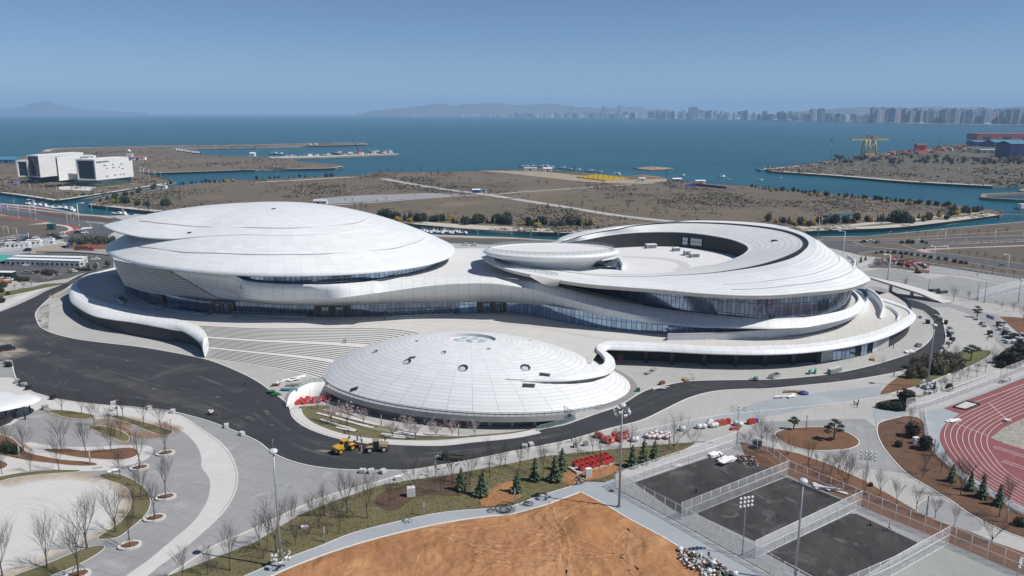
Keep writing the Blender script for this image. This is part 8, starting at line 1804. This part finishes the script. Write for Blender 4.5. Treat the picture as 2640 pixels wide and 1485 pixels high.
sea_=[('white',11,3.6,'white cabin boat at anchor nearest the net rafts',1759,453,2.2),('white',15,4.5,'white fishing boat with masts at anchor',1860,457,1.9),('white',9,3,'low white skiff at anchor below the masted boat',1878,463,1.7),('white',10,3.2,'small white boat at anchor off the headland quay',1960,465.5,1.6),('bag',7,2.4,'tiny pale boat near the headland quay wall',2010,459.5,1.6),('dark',22,6,'dark work barge at the tip of the headland',1965,441,1.55)]
for c,L,w,lb_,x,y,rz in sea_: boat(c,L,w,lb_,x,y,rz,mast=('masts' in lb_),cabin='skiff' not in lb_)
for i,x in enumerate((1347,1356,1368,1376,1395,1405,1412,1420,1450,1470,1490,1520,1548,1590)): boat(('dark','white','cblue')[i%3],12+3*(i%3),3.6,'small fishing boat moored along the scrubland shore, %s from the left'%nth(i+1),x,430.5+max(0,x-1405)*.105,1.4+g.gauss(0,.2))
for i,(x,y) in enumerate(((86,529),(98,531),(112,533),(128,536),(165,538),(178,541),(188,544),(302,553),(318,554),(73,527),(145,538))): boat('white',11+2*(i%3),3.6,'white yacht moored along the near canal quay, %s from the left'%nth([4,3,5,6,8,9,10,11,12,1,7].index(0)+1 if False else sorted([86,98,112,128,165,178,188,302,318,73,145]).index(x)+1),x,y,1.2+g.gauss(0,.2),mast=i%2==0)
for i in range(12): boat('dark' if i%2 else 'navy',10,3,'small dark boat in the flotilla moored in the canal, %s from the left'%nth(i+1),1090+i*9.5,597+(i%3)*1.6+i*.25,.4+g.gauss(0,.3),mast=True)
# red crane on the pier, net rafts, yellow frames
t=thing('pier_crane','red mobile crane with a raised dark boom on the pier','crane',P(925,399,.5)); mb=MB(); mb.box(-5,-3,0,5,3,4); mb.build('carrier',TM['orange'],t); mb=MB(); mb.box(-3,-2.5,4,3,2.5,9,0,None,.8); mb.build('cab',TM['red'],t); mb=MB(); mb.tube([(0,0,7),(-16,0,40)],[.9,.4],6); mb.build('boom',TM['dark'],t)
def raft(label,s,nx,ny,c1,c2,z=-2.2,fill=False,name='net_raft'):
    a=W(s,z); t=thing(name,label,'raft',a[0])
    for i in range(nx+1):
        u=i/nx; mb=MB(); mb.tube([a[0].lerp(a[1],u)+Vector((0,0,.3)),a[3].lerp(a[2],u)+Vector((0,0,.3))],.7,4); mb.build('beam',TM[c1],t,True)
    for j in range(ny+1):
        u=j/ny; mb=MB(); mb.tube([a[0].lerp(a[3],u)+Vector((0,0,.3)),a[1].lerp(a[2],u)+Vector((0,0,.3))],.7,4); mb.build('beam',TM[c1],t,True)
    g=random.Random(nx)
    for i in range(nx):
        for j in range(ny):
            if g.random()<(.8 if fill else .45):
                f=lambda u,v:(a[0].lerp(a[1],u)).lerp(a[3].lerp(a[2],u),v)
                mb=MB(); p=[f((i+.15)/nx,(j+.15)/ny),f((i+.85)/nx,(j+.15)/ny),f((i+.85)/nx,(j+.85)/ny),f((i+.15)/nx,(j+.85)/ny)]; mb.loft([[q for q in p+[p[0]]],[q+Vector((0,0,.9)) for q in p+[p[0]]]],0,False,False); mb.poly([q+Vector((0,0,.9)) for q in p]); mb.build('net_cover',TM[c2],t,True)
    return t
raft('fish farm raft of nets floating apart in open water','t3 1130,706 1300,690 1505,706 1310,723',9,5,'wood','stone'); raft('fish farm raft with huts beside the shore landing','t3 1110,777 1230,768 1430,798 1330,806',9,4,'wood','redfade')
ya=W('t3 600,790 790,765 1085,800 870,822',.5)
g=random.Random(8)
for i in range(6):
    for j in range(4):
        f=lambda u,v:(ya[0].lerp(ya[1],v)).lerp(ya[3].lerp(ya[2],v),u)
        p=[f((i+.06)/6,(j+.06)/4),f((i+.94)/6,(j+.06)/4),f((i+.94)/6,(j+.94)/4),f((i+.06)/6,(j+.94)/4)]; c=sum(p,Vector())/4
        t=thing('cage_frame','yellow sea cage frame drying in the sand yard, row %s, %s along'%(nth(j+1),nth(i+1)),'cage frame',c,0,'yellow cage frames'); mb=MB(); h=Vector((0,0,.9)); q=p+[p[0]]
        mb.loft([[a for a in q],[a+h for a in q]],0,False,False); mb.poly([a+h for a in p]); mb.build('float_deck',plain('yellow_float',(.50,.36,.015),.6,var=.25,scale=.3) if (i,j)==(0,0) else bpy.data.materials['yellow_float'],t,True); mb=MB(); mb.tube([a+h*1.2 for a in q],.35,4); mb.build('rim',bpy.data.materials['yellow_float'],t,True)
# ---------------------------------------------------------------- headland: crane, light, sheds, stacks
def z4(x,y): return (1980+x/3.6227,240+y/3.6227)
base=P(*z4(938,578),Z4); sc=hgt(*z4(938,578),z4(0,370)[1],Z4)
t=thing('container_crane','yellow container crane standing on the wooded headland','crane',base,.12); k=sc/60
cy_=plain('crane_yellow',(.60,.42,.12),.6,var=.15); cb=plain('crane_brown',(.22,.11,.06),.6)
for x,y in ((-16,-7),(16,-7),(-16,7),(16,7)): mb=MB(); mb.tube([(x*k*1.05,y*k,0),(x*k*.98,y*k,24*k),(x*k*.78,y*k*.7,41*k)],[2.1*k,2.0*k,1.7*k],6); mb.build('leg',cy_,t)
mb=MB(); mb.box(-17*k,-8*k,0,17*k,8*k,3*k); mb.build('base_beam',cy_,t); mb=MB(); mb.tube([(-15*k,-7*k,6*k),(14*k,-7*k,34*k)],.7*k,5); mb.tube([(15*k,-7*k,6*k),(-14*k,-7*k,34*k)],.7*k,5); mb.build('bracing',cy_,t); mb=MB(); mb.tube([(0,-2*k,2*k),(-1*k,-2*k,40*k)],2.0*k,6); mb.build('stair_tower',cy_,t)
mb=MB(); mb.box(-55*k,-3.5*k,39.5*k,54*k,3.5*k,43.5*k); mb.build('boom',cy_,t)
mb=MB(); mb.tube([(-12*k,0,42*k),(-5*k,0,60*k)],[1.3*k,1*k],5); mb.tube([(4*k,0,42*k),(-5*k,0,60*k)],[1.3*k,1*k],5); mb.build('apex_frame',cb,t)
for x in (-36,40): mb=MB(); mb.tube([(-5*k,0,60*k),(x*k,0,42*k)],.6*k,4); mb.build('stay',cb,t)
mb=MB(); mb.box(6*k,-4*k,43*k,22*k,4*k,50*k); mb.build('machine_house',TM['grey'],t); mb=MB(); mb.tube([(5*k,0,50*k),(10*k,0,54*k),(20*k,0,50*k)],.7*k,5); mb.build('backstay',cb,t)
q=P(*z4(608,628),Z4); h=hgt(*z4(608,628),z4(0,580)[1],Z4); t=thing('lighthouse','small black and white striped light tower on the headland tip','light tower',q)
for i in range(5): mb=MB(); mb.cyl((0,0,h*.18*i),1.6-.1*i,h*.18,12); mb.build('tower_band',TM['white'] if i%2 else TM['dark'],t)
mb=MB(); mb.cyl((0,0,h*.9),1.0,h*.1,10); mb.build('lantern',TM['dark'],t)
for i,(x,yb,yt) in enumerate(((580,622,440),(1340,520,435),(1592,490,415))):
    q=P(*z4(x,yb),Z4); h=hgt(*z4(x,yb),z4(0,yt)[1],Z4); t=thing('harbour_mast','thin harbour lighting mast on the headland, %s from the left'%nth(i+1),'mast',q,0,'harbour masts'); mb=MB(); mb.tube([(0,0,0),(0,0,h)],[.5,.3],5); mb.build('pole',TM['grey'],t); mb=MB(); mb.box(-1.5,-1,h-1,1.5,1,h+.6); mb.build('lamp_rack',TM['dark'],t)
def hall2(label,x0,x1,yb,yt,d,wall,roof,z=Z4,pitch=3,cat='warehouse',name='warehouse'):
    a=P(*z4(x0,yb),z); b=P(*z4(x1,yb),z); w=(b-a).length; h=hgt(*z4((x0+x1)/2,yb),z4(0,yt)[1],z); t=thing(name,label,cat,(a+b)/2,math.atan2((b-a).y,(b-a).x)); mb=MB(); mb.box(-w/2,0,0,w/2,d,h); mb.build('wall',TM[wall],t); mb=MB(); mb.loft([[Vector((-w/2,y_,z_)) for y_,z_ in ((-.5,h),(d/2,h+pitch),(d+.5,h))],[Vector((w/2,y_,z_)) for y_,z_ in ((-.5,h),(d/2,h+pitch),(d+.5,h))]],0,False,False); mb.build('roof',TM[roof],t)
    for k in range(4): mb=MB(); x=-w/2+(k+.3)*w/4; mb.box(x,-.25,0,x+w/10,-.02,h*.55); mb.build('gate',TM['dark'],t)
    return t
hall2('long red ship hull shed at the right edge behind blue warehouses',1950,2700,440,380,60,'redfade','redfade',pitch=.5); hall2('dark blue warehouse below the red shed',1930,2300,498,455,40,'navy','cblue'); hall2('blue gabled warehouse in the middle of the port',2110,2420,505,460,50,'cl_blue','cblue',pitch=6); hall2('large dark blue warehouse at the right edge',2255,2720,600,475,50,'navy','cblue',pitch=5); hall2('orange block standing on the red shed',2232,2256,430,382,12,'orange','orange',pitch=.3); hall2('grey port building low among pallets',1990,2250,560,530,20,'grey','lgrey',pitch=1)
shed('small red gabled hut among the port stacks',1980+1420/3.6227,240+535/3.6227,22,14,12,'red','brown',4)
g=random.Random(12)
for i in range(34):
    x=1090+ (1960-1090)*(i+.5)/34+g.gauss(0,8); yb=578-(x-1090)*.095+g.uniform(-14,26); q=P(*z4(x,yb),Z4); t=thing('timber_stack','low brown stack in the headland port yard, %s from the left'%nth(i+1),'stack',q,g.random(),'port yard stacks')
    for k in range(2): mb=MB(); w=g.uniform(8,20); d=g.uniform(4,7); mb.box(-w/2,-d/2+k*d*.6,0,w/2,d/2+k*d*.6,g.uniform(2.5,6)); mb.build('pile',TM[g.choice(('brown','brown','stone','wood','redfade','grey'))],t)
q=P(*z4(755,770),Z4+.05); truck('blue truck parked on the headland quay',q,1.2,'blue','navy',8,None,1.6)
# pale piers along the promenade edges
for s,n,lab in (('t2 1985,1280 t3 0,1302 600,1308 t3 800,1306',46,'middle'),('t4 400,1288 700,1277 1200,1258 1700,1205',70,'right')):
    a=resamp(crom(W(s,-.9),4),n)
    t=thing('quay_piles','row of short concrete piles under the canal promenade, %s stretch'%lab,'quay piles',a[0])
    for p in a: mb=MB(); mb.box(p.x-.9,p.y-1.4,-2.6,p.x+.9,p.y-.1,.35); mb.build('pile',MK['quay'],t,True)
t=thing('footbridge','low wooden footbridge crossing the water at the right edge','footbridge',P(2590,550)); a=W('t4 2150,1125 2230,1130 2391,1135 2600,1138',1.2); mb=MB(); mb.loft([offs(a,-1.5),offs(a,1.5)],0,False,False); mb.build('deck',TM['grey'],t,True); mb=MB(); mb.tube([p+Vector((0,-1.5,1.2)) for p in a],.12,4); mb.build('rail',TM['dark'],t,True)
for p in resamp(a,16): mb=MB(); mb.tube([p+Vector((0,-1.2,-3.6)),p+Vector((0,-1.2,1.2))],.15,4); mb.build('post',TM['dark'],t,True)
t=thing('floating_hut','small white hut on a pontoon at the right edge of the water','hut',P(2638,538,-2.3)); mb=MB(); mb.box(-6,-4,0,6,4,.8); mb.build('pontoon',TM['grey'],t); mb=MB(); mb.box(-4,-3,.8,4,3,4.5); mb.build('cabin',TM['white'],t)
# ---------------------------------------------------------------- far shore and city
far=[(x,y) for x,y in ((-300,296.2),(300,296.4),(660,297),(991,299.3),(1320,303),(1734,306.3),(1980,310.5),(2120,313.5),(2228,316),(2394,320.5),(2640,323.5),(2900,326))]
fr1=[P(x,y,-2.5) for x,y in far]; back=[Vector((p.x*1.25,p.y*1.25+1500,0)) for p in fr1]
mb=MB(); mb.loft([[Vector((p.x,p.y,-3)) for p in fr1],[Vector((p.x,p.y+4,1.5)) for p in fr1],[Vector((p.x*1.012,p.y*1.012+30,2.0)) for p in fr1]],1,False,False); mb.loft([[Vector((p.x*1.012,p.y*1.012+30,2.0)) for p in fr1],[Vector((p.x*1.08,p.y*1.08+300,6)) for p in fr1],back],0,False,False)
kind(mb.build('far_shore',[groundmat('far_shore_ground',(.10,.105,.08),(.20,.19,.16),.004,.02),plain('far_beach',(.55,.53,.48),.9)]),'structure','low far shore of the bay')
def far_y(x):
    for (a,b),(c,d) in zip(far,far[1:]):
        if a<=x<=c: return b+(d-b)*(x-a)/(c-a)
    return far[-1][1]
hazed_mats=[panel('tower_%s'%n,c,l,3.4,3.2,.9,1.0,.6,var=.12) for n,c,l in (('brown',(.29,.28,.31),(.19,.19,.21)),('grey',(.47,.50,.55),(.30,.32,.36)),('pale',(.70,.71,.73),(.45,.47,.50)),('dark',(.22,.26,.34),(.14,.17,.23)))]  # blue of the distant haze is mixed into these tower colours
def towermesh(m,w,d,h,crown):
    mb=MB(); mb.box(-w/2,-d/2,0,w/2,d/2,h); mb.box(-w*.28,-d*.3,h,w*.28,d*.3,h*1.05+2); 
    if crown: mb.box(-w/2,-d/2-.8,h*.93,w/2,-d/2+.2,h*1.015)
    mb.box(-w*.16,-d/2-1.6,0,w*.16,-d/2,h*.97)
    return mb.mesh('apartment_tower',m)
TMESH=[(towermesh(hazed_mats[i%4],w,d,h,i%2),w,h) for i,(w,d,h) in enumerate(((46,16,90),(26,18,92),(22,20,100),(58,16,82),(34,18,88),(20,18,70),(28,22,120),(40,16,60)))]
g=random.Random(77)
ZN=[(1000,1330,46,(3,7),(3,8),(2,5,6,1),'the middle far shore'),(590,990,44,(2,4),(2,6),(2,5,6,1),'the hazy far shore left of centre'),(1330,1660,66,(4,11),(6,17),(1,2,4,5,6),'the far shore above the spiral hall'),(1660,1990,60,(9,21),(6,13),(1,2,4,6),'the skyline beside the tall blue towers'),(1990,2250,38,(9,20),(7,14),(1,2,4,0),'the skyline above the container crane'),(2250,2660,44,(23,32),(16,30),(0,3,4,0),'the dark slab row, right end')]
def hw(x): return 1
for x0,x1,n,(hl,hh),(wl2,wh2),ms,zn in ZN:
    for i in range(n):
        x=x0+(x1-x0)*(i+.2+.6*g.random())/n; y=far_y(x)-g.random()*1.6-(.6 if x<2250 else 2.2); b=P(x,y,2); hp=g.uniform(hl,hh)
        if 1330<x<1660: hp*=1+.4*(x-1330)/330
        wp=g.uniform(wl2,wh2); H_=hp*b.length/F*1.02; Wd=wp*b.length/F
        me,w,h=TMESH[g.choice(ms)]; o=link(me,'apartment_tower'); o.location=b; o.rotation_euler=(0,0,g.gauss(-.1 if x<2250 else .5,.2)); o.scale=(Wd/w,min(Wd/w,60/16),H_/h)
        tag(o,'tower block in %s, %s from left'%(zn,nth(i+1)),'tower','far shore tower blocks')
for i,(x,w,h,lb_) in enumerate(((1477,10,24,'tall blue-grey tower standing out left of the twin towers'),(1554,8,27,'taller of the twin blue towers on the far shore'),(1563,10,25,'wider of the twin blue towers on the far shore'),(1597,9,29,'slim tall tower right of the twin towers'),(1786,22,27,'broad dark office block in the dense skyline'),(2115,15,28,'dark square tower above the container crane'),(2094,12,27,'pale tower left of the dark square tower'),(1250,3,19,'single thin tower on the hazy far shore'))):
    b=P(x,far_y(x)-1.0,2); o=link(TMESH[3][0] if i in (4,5) else TMESH[1][0],'office_tower'); me,ww,hh=TMESH[3] if i in (4,5) else TMESH[1]; o.location=b; o.scale=(w*b.length/F/ww,2,h*b.length/F/hh); o.rotation_euler=(0,0,.1); tag(o,lb_,'tower','landmark towers of the far shore')
for i,x in enumerate((1623,1900,1920,2000,2035,2135,2375,2545)):
    b=P(x,far_y(x)-.8,2); t=thing('shore_hall','low white hall by the far waterline, %s from the left'%nth(i+1),'hall',b,0,'low white halls on the far shore'); k=b.length/F; mb=MB(); mb.box(-7*k,-3*k,0,7*k,3*k,1.6*k); mb.build('wall',TM['bag'],t); mb=MB(); mb.ball((0,0,1.6*k),7*k,14,6,0,(1,.5,.16)); mb.build('roof',TM['white'],t)
# hills behind
def hills(name,D,prof,depth,label,c,seed,zb=0):
    xs=[p[0] for p in prof]; n=140; m=12; rows=[]
    for j in range(m+1):
        f=j/m; row=[]
        for i in range(n+1):
            x=xs[0]+(xs[-1]-xs[0])*i/n; k=0
            while k<len(prof)-2 and prof[k+1][0]<x: k+=1
            a,b=prof[k],prof[k+1]; u=(x-a[0])/(b[0]-a[0]); u=u*u*(3-2*u); y=a[1]+(b[1]-a[1])*u
            top=H+(290-y)/F*D; prof_f=math.sin(math.pi*min(1,f*1.0)*.5)**1.2 if f<=.6 else None
            bell=math.exp(-((f-.5)/.22)**2); X=(x-CX)/F*D*(1+ (f-.5)*depth/D); Y=D+(f-.5)*depth
            nz_=mnoise.fractal(Vector((X*.0011,Y*.0011,seed)),1,2,5)*.5
            rid=mnoise.fractal(Vector((X*.0022,seed,2)),1,2,4); hgt_=max(0,top)*bell*(1+nz_*.35*abs(2*f-1)+rid*.10); row.append(Vector((X,Y,zb+hgt_-3)))
        rows.append(row)
    mb=MB(); mb.loft(rows,0,False); kind(mb.build(name,groundmat('hill_'+name,c,tuple(q*1.5 for q in c),.0006,.004)),'structure',label)
hills('hills',26000,[(-120,285),(-40,281),(10,279),(45,277),(60,281),(85,277),(105,270),(120,264.5),(160,263.5),(175,269),(200,275),(230,280),(280,284),(330,287),(400,291)],5000,'hazy mountain across the bay on the left',(.10,.10,.08),3)
hills('hills',21000,[(930,292),(985,284),(1040,279),(1100,273),(1145,267),(1180,272),(1215,270),(1260,265),(1300,268),(1330,271),(1370,270),(1415,267),(1450,271),(1500,277),(1545,280),(1600,275),(1640,275),(1680,282),(1740,288),(1800,292)],4000,'low hazy hills behind the far shore',(.10,.105,.085),5)
hills('hills',15000,[(2000,290),(2100,282),(2160,279),(2200,276),(2260,277),(2320,278),(2370,275),(2420,278),(2470,276),(2540,277),(2600,275),(2700,274),(2800,280)],3000,'low hills behind the brown slab blocks',(.10,.105,.085),8)
